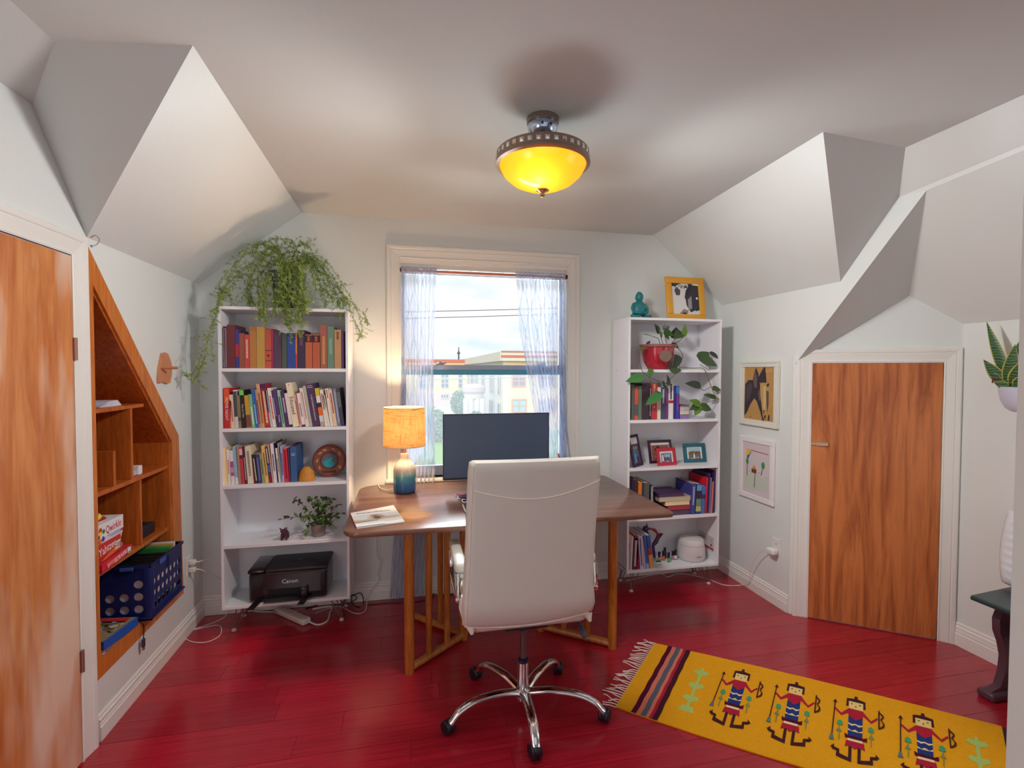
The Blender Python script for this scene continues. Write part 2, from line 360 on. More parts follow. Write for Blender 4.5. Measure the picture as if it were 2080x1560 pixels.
def casing(parent, pts, u, out, wdt, name='casing'):
    """moulded casing leg: pts a->b along its inner edge, u = direction away from the opening, out = into the room"""
    a, c = map(Vector, pts); u = Vector(u).normalized(); out = Vector(out).normalized()
    prof = [(0, 0), (0, .010), (.006, .013), (.010, .010), (.018, .010), (wdt*.45, .014), (wdt*.62, .017), (wdt*.66, .013), (wdt*.72, .019), (wdt*.9, .021), (wdt*.97, .018), (wdt, .012), (wdt, 0)]
    return a, c, u, out, prof
def casing_loop(parent, corners, outs, out, wdt, m=TRIM):
    """mitred casing through inner corners; outs = per-corner offset directions"""
    _, _, _, o, prof = casing(parent, (corners[0], corners[1]), outs[0], out, wdt)
    for i in range(len(corners)-1):
        mb = MB(); rows = []
        for k in (i, i+1):
            rows.append([Vector(corners[k])+Vector(outs[k])*x+o*z for x, z in prof])
        n = len(prof); mb.add(rows[0]+rows[1], [(j, j+1, n+j+1, n+j) for j in range(n-1)]+[tuple(range(n)), tuple(range(2*n-1, n-1, -1))])
        mb.build('casing', m, parent, 25)

# ------------------------------------------------------------------ window
win = thing('window_1', (.56, YB, wz0), kind='structure')
cs = [(wx0, YB, .80), (wx0, YB, wz1), (wx1, YB, wz1), (wx1, YB, .80)]
casing_loop(win, cs, [(-1, 0, 0), (-1, 0, 1), (1, 0, 1), (1, 0, 0)], (0, -1, 0), .092)
part('sill', TRIM, win, lambda m: m.box((wx0-.1, YB-.045, .815), (wx1+.1, YB+.12, .84), .006))
part('apron', TRIM, win, lambda m: m.box((wx0-.08, YB-.014, .73), (wx1+.08, YB, .815), .004))
part('jamb', TRIM, win, lambda m: (m.box((wx0-.003, YB+.001, .845), (wx0+.008, YB+.14, wz1-.001)), m.box((wx1-.008, YB+.001, .845), (wx1+.003, YB+.14, wz1-.001)), m.box((wx0+.008, YB+.001, wz1-.008), (wx1-.008, YB+.14, wz1-.001)), m.box((wx0+.008, YB+.001, wz1-.03), (wx1-.008, YB+.03, wz1-.008)), m.box((wx0+.008, YB+.02, wz1-.055), (wx1-.008, YB+.06, wz1-.008))))
SASH = mat((176, 192, 218), .35); SASH2 = mat((84, 168, 200), .4)
def sash(m, x0, x1, z0, z1, y, t, wd, top=None, bot=None):
    top = top or wd; bot = bot or wd
    m.box((x0, y, z0), (x0+wd, y+t, z1), .003); m.box((x1-wd, y, z0), (x1, y+t, z1), .003)
    m.box((x0+wd, y, z1-top), (x1-wd, y+t, z1), .003); m.box((x0+wd, y, z0), (x1-wd, y+t, z0+bot), .003)
us = part('upper_sash', mat((205, 215, 226), .35), win, lambda m: sash(m, wx0, wx1, 1.575, wz1-.05, YB+.085, .035, .035))
ls = part('lower_sash', mat((178, 194, 212), .35), win, lambda m: sash(m, wx0, wx1, .842, 1.60, YB+.045, .035, .04, top=.03, bot=.07))
part('meeting_rail', SASH, win, lambda m: m.box((wx0, YB+.038, 1.603), (wx1, YB+.085, 1.638), .004))
part('weather_strip', SASH2, win, lambda m: m.box((wx0+.001, YB+.04, 1.566), (wx1-.001, YB+.044, 1.602), .0015))
for lx in (.20, .96):
    part('sash_lock', STEEL, win, lambda m: (m.box((lx, YB+.045, 1.638), (lx+.06, YB+.075, 1.646), .002), m.lathe((lx+.03, YB+.06, 1.646), [(.018, 0), (.018, .008), (.008, .016), (0, .017)], 16), m.box((lx+.03, YB+.05, 1.646), (lx+.075, YB+.06, 1.654), .002)))
glass = bpy.data.materials.new('window_glass'); glass.use_nodes = True; t = glass.node_tree; t.nodes.clear()
tr = t.nodes.new('ShaderNodeBsdfTransparent'); tr.inputs[0].default_value = (.975, .99, 1.0, 1); gl = t.nodes.new('ShaderNodeBsdfGlossy'); gl.inputs['Roughness'].default_value = .02
fz = t.nodes.new('ShaderNodeFresnel'); fz.inputs[0].default_value = 1.35; mxs = t.nodes.new('ShaderNodeMixShader'); ou = t.nodes.new('ShaderNodeOutputMaterial')
t.links.new(fz.outputs[0], mxs.inputs[0]); t.links.new(tr.outputs[0], mxs.inputs[1]); t.links.new(gl.outputs[0], mxs.inputs[2]); t.links.new(mxs.outputs[0], ou.inputs[0])
screen = bpy.data.materials.new('insect_screen'); screen.use_nodes = True; t = screen.node_tree; t.nodes.clear()
tr = t.nodes.new('ShaderNodeBsdfTransparent'); tr.inputs[0].default_value = (.9, .9, .92, 1); df = t.nodes.new('ShaderNodeBsdfTranslucent'); df.inputs[0].default_value = (.85, .87, .9, 1)
mxs = t.nodes.new('ShaderNodeMixShader'); mxs.inputs[0].default_value = .035; ou = t.nodes.new('ShaderNodeOutputMaterial'); t.links.new(tr.outputs[0], mxs.inputs[1]); t.links.new(df.outputs[0], mxs.inputs[2]); t.links.new(mxs.outputs[0], ou.inputs[0])
part('pane', glass, win, lambda m: m.box((wx0+.035, YB+.10, 1.61), (wx1-.035, YB+.103, wz1-.085)), 0)
part('pane', glass, win, lambda m: m.box((wx0+.04, YB+.06, .91), (wx1-.04, YB+.063, 1.57)), 0)
part('insect_screen', screen, win, lambda m: m.add([(wx0+.02, YB+.13, .86), (wx1-.02, YB+.13, .86), (wx1-.02, YB+.13, 1.60), (wx0+.02, YB+.13, 1.60)], [(0, 1, 2, 3)]), 0)

# curtain rod and sheer curtains
rod = thing('curtain_rod', (.56, YB+.015, 2.3), 'thin copper tension rod across the top of the window', 'curtain rod')
part('rod', mat((205, 120, 95), .4), rod, lambda m: m.tube([(wx0+.006, YB+.015, 2.295), (wx1-.006, YB+.015, 2.295)], .0085, 12))
for xx in (wx0+.004, wx1-.004): part('end_cap', mat((48, 44, 74), .5), rod, lambda m: m.tube([(xx-.004, YB+.015, 2.295), (xx+.006, YB+.015, 2.295)], .02, 16))
def sheer():
    m = bpy.data.materials.new('sheer_voile'); m.use_nodes = True; t = m.node_tree; t.nodes.clear(); lk = t.links.new
    uv = t.nodes.new('ShaderNodeUVMap'); sp = t.nodes.new('ShaderNodeSeparateXYZ'); lk(uv.outputs[0], sp.inputs[0])
    def mth(op, a, b2=None, c=None):
        n = t.nodes.new('ShaderNodeMath'); n.operation = op
        for i, q in enumerate((a, b2, c)):
            if q is None: continue
            if isinstance(q, (int, float)): n.inputs[i].default_value = q
            else: lk(q, n.inputs[i])
        return n.outputs[0]
    # lattice of diamond rows: distance to wavy lines, broken up into small eyelets
    per = .155; ph = .34
    tri = mth('MULTIPLY', mth('ABSOLUTE', mth('SUBTRACT', mth('FRACT', mth('DIVIDE', sp.outputs[1], ph)), .5)), 2.0)
    u1 = mth('FRACT', mth('ADD', mth('DIVIDE', sp.outputs[0], per), mth('MULTIPLY', tri, .42)))
    u2 = mth('FRACT', mth('SUBTRACT', mth('DIVIDE', sp.outputs[0], per), mth('MULTIPLY', tri, .42)))
    l1 = mth('LESS_THAN', mth('ABSOLUTE', mth('SUBTRACT', u1, .5)), .032); l2 = mth('LESS_THAN', mth('ABSOLUTE', mth('SUBTRACT', u2, .5)), .032)
    dots = mth('LESS_THAN', mth('FRACT', mth('MULTIPLY', sp.outputs[1], 85)), .45)
    pat = mth('MULTIPLY', mth('MAXIMUM', l1, l2), dots)
    tr = t.nodes.new('ShaderNodeBsdfTransparent'); tl = t.nodes.new('ShaderNodeBsdfTranslucent'); df = t.nodes.new('ShaderNodeBsdfDiffuse')
    mc = t.nodes.new('ShaderNodeMixRGB'); mc.inputs[1].default_value = lin((216, 222, 240)); mc.inputs[2].default_value = lin((126, 138, 172)); lk(pat, mc.inputs[0])
    lk(mc.outputs[0], tl.inputs[0]); lk(mc.outputs[0], df.inputs[0])
    m1 = t.nodes.new('ShaderNodeMixShader'); m1.inputs[0].default_value = .55; lk(tl.outputs[0], m1.inputs[1]); lk(df.outputs[0], m1.inputs[2])
    m2 = t.nodes.new('ShaderNodeMixShader'); lk(mth('SUBTRACT', .44, mth('MULTIPLY', pat, .25)), m2.inputs[0]); lk(m1.outputs[0], m2.inputs[1]); lk(tr.outputs[0], m2.inputs[2])
    o = t.nodes.new('ShaderNodeOutputMaterial'); lk(m2.outputs[0], o.inputs[0]); return m
SHEER = sheer()
def curtain(label, keys, zt, zb, folds, seed):
    """keys: (z, xa, xb) edges of the hanging cloth"""
    rnd = random.Random(seed); nu, nv = 160, 60; b = MB(); ph = [rnd.uniform(0, 6) for _ in range(4)]
    def edge(z, k):
        ks = keys
        for i in range(len(ks)-1):
            if ks[i][0] >= z >= ks[i+1][0]:
                t = (ks[i][0]-z)/(ks[i][0]-ks[i+1][0]); return ks[i][k]*(1-t)+ks[i+1][k]*t
        return ks[-1][k]
    uvs = []
    for j in range(nv+1):
        z = zt+(zb-zt)*j/nv
        xa, xb = edge(z, 1), edge(z, 2)
        for i in range(nu+1):
            u = i/nu; am = .019*(.6+.4*math.sin(j/nv*3))
            x = xa+(xb-xa)*(u+.012*math.sin(2*PI*folds*u+ph[0]+j*.02))
            y = YB-.004 - (.03 if z < .9 else .0)+am*math.sin(2*PI*folds*u+ph[0]+.5*math.sin(3*u+j*.05))+.006*math.sin(2*PI*folds*2.3*u+ph[1]+j*.03)
            if j < 3: y = YB+.015+(y-YB+.004)*.7
            b.v.append(Vector((x, y, z))); uvs.append((u*.62, z))
    b.f = [(j*(nu+1)+i, j*(nu+1)+i+1, (j+1)*(nu+1)+i+1, (j+1)*(nu+1)+i) for j in range(nv) for i in range(nu)]; b.m = [0]*len(b.f)
    og = Vector((keys[0][1], YB, zt)); me = bpy.data.meshes.new('sheer_curtain'); me.from_pydata([tuple(v-og) for v in b.v], [], b.f)
    ul = me.uv_layers.new(name='UVMap')
    for lp in me.loops: ul.data[lp.index].uv = uvs[lp.vertex_index]
    me.materials.append(SHEER); me.polygons.foreach_set('use_smooth', [True]*len(me.polygons))
    o = bpy.data.objects.new('sheer_curtain', me); C.objects.link(o); o.location = og; W[o.name] = og
    tag(o, label, 'curtain', 'sheer eyelet curtains at the window')
    h = part('heading', SHEER, o, lambda m: m.tube([(keys[0][1]+(keys[0][2]-keys[0][1])*k/30, YB+.015, 2.297+.004*math.sin(k*2.1)) for k in range(31)], [.017+.006*(k % 2) for k in range(31)], 10), 60)
    return o
curtain('white sheer curtain hanging behind the table lamp', [(2.32, -.045, .206), (1.9, -.04, .185), (1.57, -.04, .177), (.9, -.06, .19), (.5, -.10, .15), (.01, -.13, .11)], 2.32, .012, 9, 3)
curtain('white sheer curtain flaring towards the pothos bookcase', [(2.32, .777, 1.15), (1.9, .80, 1.155), (1.57, .86, 1.16), (1.2, .93, 1.175), (.86, .97, 1.217), (.5, .97, 1.24), (.02, .97, 1.25)], 2.32, .02, 11, 5)

# ------------------------------------------------------------------ doors
LOAK = wood((188, 100, 44), (224, 150, 90), (9, 9, .9), .34, coat=.3, dist=2.2, blot=(236, 206, 184))
ROAK = wood((158, 82, 42), (206, 124, 68), (13, 13, .9), .42, coat=.12, dist=1.6, sharp=(.36, .62), fine=.6)
door1 = thing('door_1', (XL, 1.9, 0), kind='structure')
part('panel', LOAK, door1, lambda m: m.box((XL-.03, 1.45, .008), (XL+.012, 2.268, 2.046), .002))
casing_loop(door1, [(XL, 2.274, 0), (XL, 2.274, 2.052), (XL, 1.35, 2.052)], [(0, 1, 0), (0, 1, 1), (0, 0, 1)], (1, 0, 0), .092)
part('jamb', TRIM, door1, lambda m: (m.box((XL-.03, 2.2745, 0), (XL+.006, 2.268+.016, 2.055)), m.box((XL-.03, 1.3, 2.052), (XL+.008, 2.28, 2.066))))
for z in (1.68, .42):
    h = part('hinge', mat((176, 130, 120), .35, metal=.8), door1, lambda m: (m.tube([(XL+.018, 2.271, z-.045), (XL+.018, 2.271, z+.045)], .0065, 10), m.box((XL+.0125, 2.262, z-.042), (XL+.0145, 2.28, z+.042))))
door2 = thing('door_2', tuple(S(.42, 0)), kind='structure')
def sbox(m, s0, s1, z0, z1, o0, o1): m.prism([S(s0, z0, o0), S(s1, z0, o0), S(s1, z1, o0), S(s0, z1, o0)], Nn*(o1-o0))
part('panel', ROAK, door2, lambda m: sbox(m, .097, .755, .008, 1.649, .0, .012))
casing_loop(door2, [tuple(S(.092, 0)), tuple(S(.092, 1.655)), tuple(S(.760, 1.655)), tuple(S(.760, 0))], [-Dd, Vector((0, 0, 1))-Dd, Dd+Vector((0, 0, 1)), Dd], Nn, .084)
part('stop', TRIM, door2, lambda m: (sbox(m, .088, .0965, 0, 1.66, 0, .01), sbox(m, .0965, .76, 1.651, 1.66, 0, .01)))
part('shadow_gap', mat((70, 60, 50), .8), door2, lambda m: sbox(m, .7555, .7595, 0, 1.65, 0, .004))
part('brass_edge', mat((200, 170, 110), .4, metal=.6), door2, lambda m: sbox(m, .756, .7585, .12, 1.56, .004, .008))
la = part('latch', mat((214, 190, 160), .3, metal=.7), door2, lambda m: (sbox(m, .098, .128, 1.128, 1.142, .012, .02), sbox(m, .125, .188, 1.125, 1.145, .014, .024)))
hk = thing('door_hook', (XL+.02, 2.36, 2.13), 'tiny wire hook screwed into the top corner of the white door casing', 'hook')
part('wire', STEEL, hk, lambda m: m.tube(spline([(XL+.022, 2.375, 2.112), (XL+.04, 2.378, 2.12), (XL+.055, 2.37, 2.14), (XL+.05, 2.352, 2.152), (XL+.035, 2.348, 2.14)]), .0018, 6))
part('screw_eye', STEEL, hk, lambda m: m.ball((XL+.024, 2.375, 2.112), .005))

# ------------------------------------------------------------------ niche shelves (built in)
ni = thing('built_in_shelf', (XL, 2.75, .35), 'stained wooden niche shelving with a slanted top built into the wall', 'shelf')
xo = XL+.014; ND = XL-.40
for i, nm in enumerate(('frame_rail',)*4):
    j = (i+1) % 4
    part(nm, NICHE, ni, lambda m: m.prism([(XL+.0005, *NO[i]), (XL+.0005, *NO[j]), (XL+.0005, *NI[j]), (XL+.0005, *NI[i])], (.0125, 0, 0)), 0)
def nq(nm, pts, ext, mm=NICHEIN): part(nm, mm, ni, lambda m: m.prism(pts, ext), 0)
nq('back_panel', [(ND, *p) for p in NI], (-.01, 0, 0))
for i in range(4):
    j = (i+1) % 4; a, c = NI[i], NI[j]; cx = sum(p[0] for p in NI)/4; cz = sum(p[1] for p in NI)/4
    e = Vector((0, c[0]-a[0], c[1]-a[1])).normalized(); nn = Vector((0, e.z, -e.y)); 
    if nn.dot(Vector((0, cx-a[0], cz-a[1]))) < 0: nn = -nn
    nq('lining', [(ND, *a), (ND, *c), (XL, *c), (XL, *a)], nn*.008)
t_ = .018; fx = XL-.006
def nbox(nm, y0, y1, z0, z1, x1=fx): part(nm, NICHEIN, ni, lambda m: m.box((ND, y0, z0), (x1, y1, z1), .0015))
nbox('shelf_board', 2.408, 2.83, 1.409, 1.427)
nbox('shelf_board', 2.408, 3.072, 1.045, 1.065)
nbox('shelf_board', 2.408, 3.072, .697, .716)
nbox('divider', 2.706, 2.722, 1.065, 1.409)
nbox('divider', 2.558, 2.574, 1.065, 1.225)
nbox('divider', 2.778, 2.794, .716, 1.045)
# things in the niche
b = thing('paper_pile', (XL-.12, 2.6, 1.4275), 'loose pile of white papers on the topmost niche shelf', 'paper')
for k in range(5):
    a = .05*k; part('sheet', mat((236, 232, 240) if k % 2 else (214, 214, 232), .7), b, lambda m: m.prism([Vector((XL-.155, 2.60, 1.428+.0052*k))+Vector((math.cos(a+q)*r_, math.sin(a+q)*r_*.8, 0)) for q, r_ in ((.7, .16), (2.44, .16), (3.84, .16), (5.58, .16))], (0, 0, .0045)))
cb = thing('card_box', (XL-.06, 2.8, 1.066), 'small white cardboard box on the middle niche shelf behind the tall divider', 'box')
part('lid', mat((238, 234, 240), .6), cb, lambda m: m.box((XL-.07, 2.80, 1.066), (XL-.02, 2.835, 1.112), .003))
part('tray', mat((196, 192, 208), .6), cb, lambda m: m.box((XL-.075, 2.735, 1.066), (XL-.03, 2.80, 1.092), .003))
def gamebox(name, label, y0, y1, z0, z1, x0, x1, top, side, rot=0):
    o = thing(name, (x1, (y0+y1)/2, z0), label, 'game box')
    Tm = Matrix.Translation(Vector((x1, y0, z0))) @ Matrix.Rotation(rot, 4, 'Z')
    def mk(m): m.T = Tm; m.box((x0-x1, 0, 0), (0, y1-y0, z1-z0), .0015)
    part('tray', mat(side, .5), o, mk)
    def ld(m): m.T = Tm; m.box((x0-x1-.002, -.002, (z1-z0)*.25), (.002, y1-y0+.002, z1-z0+.002), .0015)
    part('lid', mat(top, .45), o, ld)
    return o, Tm
def lt(o, Tm, s, size, y, z, c, rotz=0.0, sx=1.0, x=.0025):
    u = Vector((0, math.sin(rotz), math.cos(rotz))); r = Vector((0, math.cos(rotz), -math.sin(rotz)))
    return text(s, size, Tm @ Vector((x, y, z)), Tm.to_3x3() @ r, Tm.to_3x3() @ u, mat(c, .6), o, sx=sx)
def deco(o, Tm, polys):
    org = Tm @ Vector((.0022, 0, 0)); flat('printed_side', org, Tm.to_3x3() @ Vector((0, 1, 0)), Vector((0, 0, 1)), polys, o)
def circ(cx, cy, r, n=12, sy=1): return [(cx+r*math.cos(2*PI*k/n), cy+r*sy*math.sin(2*PI*k/n)) for k in range(n)]
o, T_ = gamebox('game_box', 'red flat word game box at the bottom of the stack of three', 2.42, 2.685, .7165, .752, XL-.23, XL+.014, (208, 34, 60), (190, 24, 48), .06)
lt(o, T_, 'SCRABBLE', .030, .165, .021, (250, 240, 236), -.08, .95)
deco(o, T_, [((236, 120, 110), [(.03, .03), (.12, .03), (.17, .034), (.10, .012), (.04, .012)]), ((240, 240, 236), [(.222, .006), (.25, .006), (.25, .034), (.222, .034)]), ((60, 150, 80), [(.225, .008), (.247, .008), (.247, .015), (.225, .015)]), ((240, 130, 170), circ(.045, .016, .009))])
flat('barcode_end', T_ @ Vector((-.02, -.0022, .0)), T_.to_3x3() @ Vector((-1, 0, 0))*-1, (0, 0, 1), [((236, 236, 236), [(-.10, .004), (-.02, .004), (-.02, .03), (-.10, .03)])]+[((70, 66, 66), [(-.095+.007*k, .008), (-.092+.007*k, .008), (-.092+.007*k, .026), (-.095+.007*k, .026)]) for k in range(10)], o)
o, T_ = gamebox('game_box', 'red dice game box in the middle of the stack of three', 2.415, 2.600, .7545, .832, XL-.25, XL-.008, (206, 44, 44), (188, 30, 36))
lt(o, T_, 'Yahtzee', .050, .085, .048, (250, 240, 232), -.12, .8)
deco(o, T_, [((226, 110, 60), [(.03, .004), (.12, .03), (.2, .036), (.2, .02), (.13, .01), (.06, .002)]), ((238, 238, 240), [(.150, .02), (.182, .02), (.182, .056), (.150, .056)])]+[((60, 60, 70), [(.153+.005*k, .024), (.155+.005*k, .024), (.155+.005*k, .05), (.153+.005*k, .05)]) for k in range(6)]+[((230, 190, 60), [(.132, .02), (.148, .02), (.148, .034), (.132, .034)])])
o, T_ = gamebox('game_box', 'white tile game box with red title on top of the stack', 2.415, 2.620, .8345, .917, XL-.23, XL-.006, (238, 236, 240), (224, 222, 228))
lt(o, T_, 'Qwirkle', .050, .128, .052, (206, 32, 48), -.03, .72)
deco(o, T_, [((206, 60, 50), circ(.03, .062, .012)), ((240, 220, 40), circ(.03, .046, .011)), ((90, 60, 150), [(.045, .034), (.062, .022), (.052, .008), (.036, .014)]), ((230, 110, 50), circ(.028, .014, .011)), ((60, 130, 80), circ(.052, .052, .010)), ((60, 50, 120), circ(.016, .034, .009)), ((120, 130, 180), [(.075, .022), (.18, .022), (.18, .025), (.075, .025)]), ((120, 130, 180), [(.1, .014), (.18, .014), (.18, .0165), (.1, .0165)]), ((220, 60, 60), circ(.192, .02, .007))])
flat('printed_top', T_ @ Vector((-.1, .12, .085)), (1, 0, 0), (0, 1, 0), [((206, 60, 70), circ(0, 0, .07, 20)), ((236, 234, 238), circ(0, 0, .045, 20))], o)
so = thing('plush_toy', (XL-.06, 2.45, .92), 'yellow plush toy lying on the white game box', 'toy')
part('body', mat((226, 196, 30), .9, bump=.6, bscale=300), so, lambda m: m.ball((XL-.07, 2.465, .943), (.035, .055, .024)), 60)
part('snout', mat((236, 210, 60), .9, bump=.6, bscale=300), so, lambda m: m.ball((XL-.06, 2.515, .938), (.022, .026, .018)), 60)
part('eye', BLACK, so, lambda m: m.ball((XL-.045, 2.505, .952), .0035, 8, 6))
pg = thing('wooden_pawn', (XL-.06, 2.70, .7165), 'pale wooden cut-out figure standing beside the game boxes', 'figure')
part('figure_board', mat((232, 196, 150), .6, vary=.05), pg, lambda m: m.prism([(XL-.05, y, z) for y, z in ((2.655, .736), (2.69, .736), (2.69, .79), (2.70, .80), (2.70, .835), (2.685, .848), (2.66, .845), (2.652, .82))], (-.012, 0, 0)))
part('foot_block', mat((226, 186, 138), .6), pg, lambda m: m.box((XL-.075, 2.636, .7165), (XL-.035, 2.715, .736), .002))
bd = thing('tape_recorder', (XL-.13, 2.9, .7165), 'black flat electronic device on the lower niche shelf', 'device')
part('housing', DARK, bd, lambda m: m.box((XL-.2, 2.81, .7165), (XL-.04, 3.0, .775), .008))
part('keypad', BLACK, bd, lambda m: [m.box((XL-.18+.03*i, 2.83+.03*j, .775), (XL-.16+.03*i, 2.85+.03*j, .781), .002) for i in range(4) for j in range(5)])
# crate with round holes, folders inside
cx0, cx1, cy0, cy1, cz0, cz1 = XL-.30, XL+.058, 2.725, 3.065, .353, .632
BLUE = mat((24, 34, 96), .38); BLUE2 = mat((20, 70, 140), .38)
cr_ = thing('storage_crate', ((cx0+cx1)/2, (cy0+cy1)/2, cz0), 'navy blue plastic crate with round holes at the bottom of the niche', 'crate')
def holey(m, org, u, n, wu, wz, holes, r, th):
    """panel with round holes, org corner, u direction, n thickness direction"""
    org = Vector(org); u = Vector(u); n = Vector(n); z = Vector((0, 0, 1)); N = 12
    xs = sorted(set([0, wu]+[h[0]-r*1.15 for h in holes]+[h[0]+r*1.15 for h in holes])); zs = sorted(set([0, wz]+[h[1]-r*1.15 for h in holes]+[h[1]+r*1.15 for h in holes]))
    for i in range(len(xs)-1):
        for j in range(len(zs)-1):
            c = ((xs[i]+xs[i+1])/2, (zs[j]+zs[j+1])/2); hit = [h for h in holes if abs(h[0]-c[0]) < r and abs(h[1]-c[1]) < r]
            x0, x1, z0, z1 = xs[i], xs[i+1], zs[j], zs[j+1]
            if not hit: m.prism([org+u*x0+z*z0, org+u*x1+z*z0, org+u*x1+z*z1, org+u*x0+z*z1], n*th)
            else:
                h = hit[0]; sq = []; ci = []
                for k in range(N):
                    a = 2*PI*(k+.5)/N; ca, sa = math.cos(a), math.sin(a); s = 1/max(abs(ca), abs(sa))
                    sq.append(org+u*(h[0]+r*1.15*ca*s)+z*(h[1]+r*1.15*sa*s)); ci.append(org+u*(h[0]+r*ca)+z*(h[1]+r*sa))
                vs = sq+ci+[v+n*th for v in sq]+[v+n*th for v in ci]; fs = []
                for k in range(N):
                    q = (k+1) % N; fs += [(k, q, N+q, N+k), (2*N+k, 3*N+k, 3*N+q, 2*N+q), (N+k, N+q, 3*N+q, 3*N+k)]
                m.add(vs, fs)
wy = cy1-cy0; wx = cx1-cx0; H_ = cz1-cz0
h1 = [(.04+.0435*i, .065+.058*j) for i in range(7) for j in range(3)]
h2 = [(wx-.055-.062*i, .06+.062*j) for i in range(5) for j in range(3) if not (i in (1, 2, 3) and j == 2)]
part('side_panel', BLUE, cr_, lambda m: holey(m, (cx1, cy0, cz0), (0, 1, 0), (-1, 0, 0), wy, H_, h1, .017, .004))
part('side_panel', BLUE, cr_, lambda m: holey(m, (cx0, cy0, cz0), (0, 1, 0), (1, 0, 0), wy, H_, h1, .017, .004))
part('end_panel', BLUE, cr_, lambda m: holey(m, (cx0, cy0, cz0), (1, 0, 0), (0, 1, 0), wx, H_, h2, .021, .004))
part('end_panel', BLUE, cr_, lambda m: holey(m, (cx0, cy1, cz0), (1, 0, 0), (0, -1, 0), wx, H_, h2, .021, .004))
part('bottom', BLUE, cr_, lambda m: m.box((cx0, cy0, cz0), (cx1, cy1, cz0+.006)))
part('rim', BLUE, cr_, lambda m: (m.box((cx0-.008, cy0-.008, cz1-.014), (cx0+.004, cy1+.008, cz1)), m.box((cx1-.004, cy0-.008, cz1-.014), (cx1+.008, cy1+.008, cz1)), m.box((cx0, cy0-.008, cz1-.014), (cx1, cy0+.004, cz1)), m.box((cx0, cy1-.004, cz1-.014), (cx1, cy1+.008, cz1))))
part('base_ledge', BLUE, cr_, lambda m: (m.box((cx1, cy0-.006, cz0+.012), (cx1+.012, cy1+.006, cz0+.022)), m.box((cx0, cy0-.010, cz0+.012), (cx1+.012, cy0, cz0+.022)), m.box((cx1-.03, cy0-.008, cz0+.02), (cx1+.008, cy0+.02, cz1-.01), .004)))
part('clip', mat((60, 96, 170), .4), cr_, lambda m: m.box((cx1-.13, cy0-.013, cz1-.022), (cx1-.07, cy0-.007, cz1-.004), .002))
part('clip', mat((60, 96, 170), .4), cr_, lambda m: m.box((cx1+.007, cy0+.07, cz1-.026), (cx1+.014, cy0+.13, cz1-.004), .002))
part('handle', mat((190, 140, 20), .5), cr_, lambda m: m.box((cx0+.0, cy0-.014, cz0+.225), (cx0+.145, cy0-.008, cz0+.25), .003))
for k, (yy, c, hh) in enumerate(((2.76, (26, 24, 22), -.02), (2.79, (34, 30, 26), -.018), (2.82, (28, 26, 24), -.02), (2.86, (30, 28, 24), -.018), (2.90, (34, 30, 26), -.016), (2.94, (30, 28, 26), -.012), (2.965, (50, 130, 60), .004), (2.985, (70, 160, 80), .008), (3.005, (214, 150, 80), .012), (3.03, (226, 226, 220), .016))):
    tag(single('file_folder', mat(c, .6), lambda m: (m.box((cx0+.02, yy, cz0+.008), (cx1-.02, yy+.010, cz1+hh-.004), .001), m.box((cx0+.08, yy+.002, cz1+hh-.005), (cx0+.19, yy+.004, cz1+hh+.004))), ('black file folder, one of the dark ones filling the navy crate' if k < 6 else ('dark green file folder in the navy crate', 'light green file folder in the navy crate', 'orange file folder in the navy crate', 'white file folder against the far end of the navy crate')[k-6]), 'folder', 'dark folders in the crate' if k < 6 else None))
tag(single('paper_bundle', mat((206, 190, 190), .8), lambda m: m.box((cx0+.03, cy0+.008, cz0+.007), (cx1-.012, cy0+.028, cz0+.2), .002), 'pale paper bundle seen through the holes of the navy crate', 'paper'))
tag(single('paper_bundle', mat((214, 200, 196), .8), lambda m: m.box((cx1-.012, cy0+.035, cz0+.07), (cx1-.006, cy1-.03, cz0+.22)), 'pale card lining the long side of the navy crate', 'paper'))
bx = thing('puzzle_box', (XL-.07, 2.54, .353), 'blue cardboard box with a photo print lying below the crate', 'box')
def pz(m): m.T = Matrix.Translation((XL-.005, 2.455, .356)) @ Matrix.Rotation(-.12, 4, 'Z'); m.box((-.22, 0, 0), (0, .225, .042), .0015)
part('carton', mat((28, 84, 176), .45), bx, pz)
MT = Matrix.Translation((XL-.005, 2.455, .399)) @ Matrix.Rotation(-.12, 4, 'Z')
rp = random.Random(5)
flat('printed_top', MT @ Vector((0, 0, 0)), MT.to_3x3() @ Vector((-1, 0, 0))*-1, MT.to_3x3() @ Vector((0, 1, 0)), [((150, 130, 100), [(-.21, .005), (-.005, .005), (-.005, .22), (-.21, .22)])]+[(rp.choice([(120, 100, 70), (196, 190, 170), (90, 110, 60), (180, 160, 140), (70, 60, 50), (150, 170, 190)]), circ(rp.uniform(-.19, -.02), rp.uniform(.02, .17), rp.uniform(.006, .018), 6)) for _ in range(50)]+[((236, 236, 240), [(-.20, .03), (-.12, .03), (-.12, .07), (-.2, .07)]), ((200, 30, 40), [(-.19, .17), (-.02, .17), (-.02, .2), (-.19, .2)])], bx)
tag(single('folded_leaflet', mat((34, 110, 196), .5), lambda m: (m.box((XL-.2, 2.43, .3535), (XL+.004, 2.50, .3552)),), 'blue and white leaflet under the blue puzzle box', 'leaflet'))
lf = [o for o in bpy.data.objects if o.name == 'folded_leaflet'][0]
flat('printed_face', (XL-.2, 2.43, .3553), (1, 0, 0), (0, 1, 0), [((240, 240, 244), [(.05, .0), (.204, .0), (.204, .02), (.12, .03), (.204, .045), (.11, .05), (.05, .03)])], lf)
us_ = thing('usb_cable', (XL+.02, 2.72, .3), 'short black cable with a plug hanging over the niche ledge', 'cable')
part('wire', BLACK, us_, lambda m: m.tube(spline([(XL+.0, 2.70, .362), (XL+.018, 2.712, .352), (XL+.024, 2.722, .33), (XL+.022, 2.728, .29), (XL+.02, 2.726, .262)]), .0022, 6))
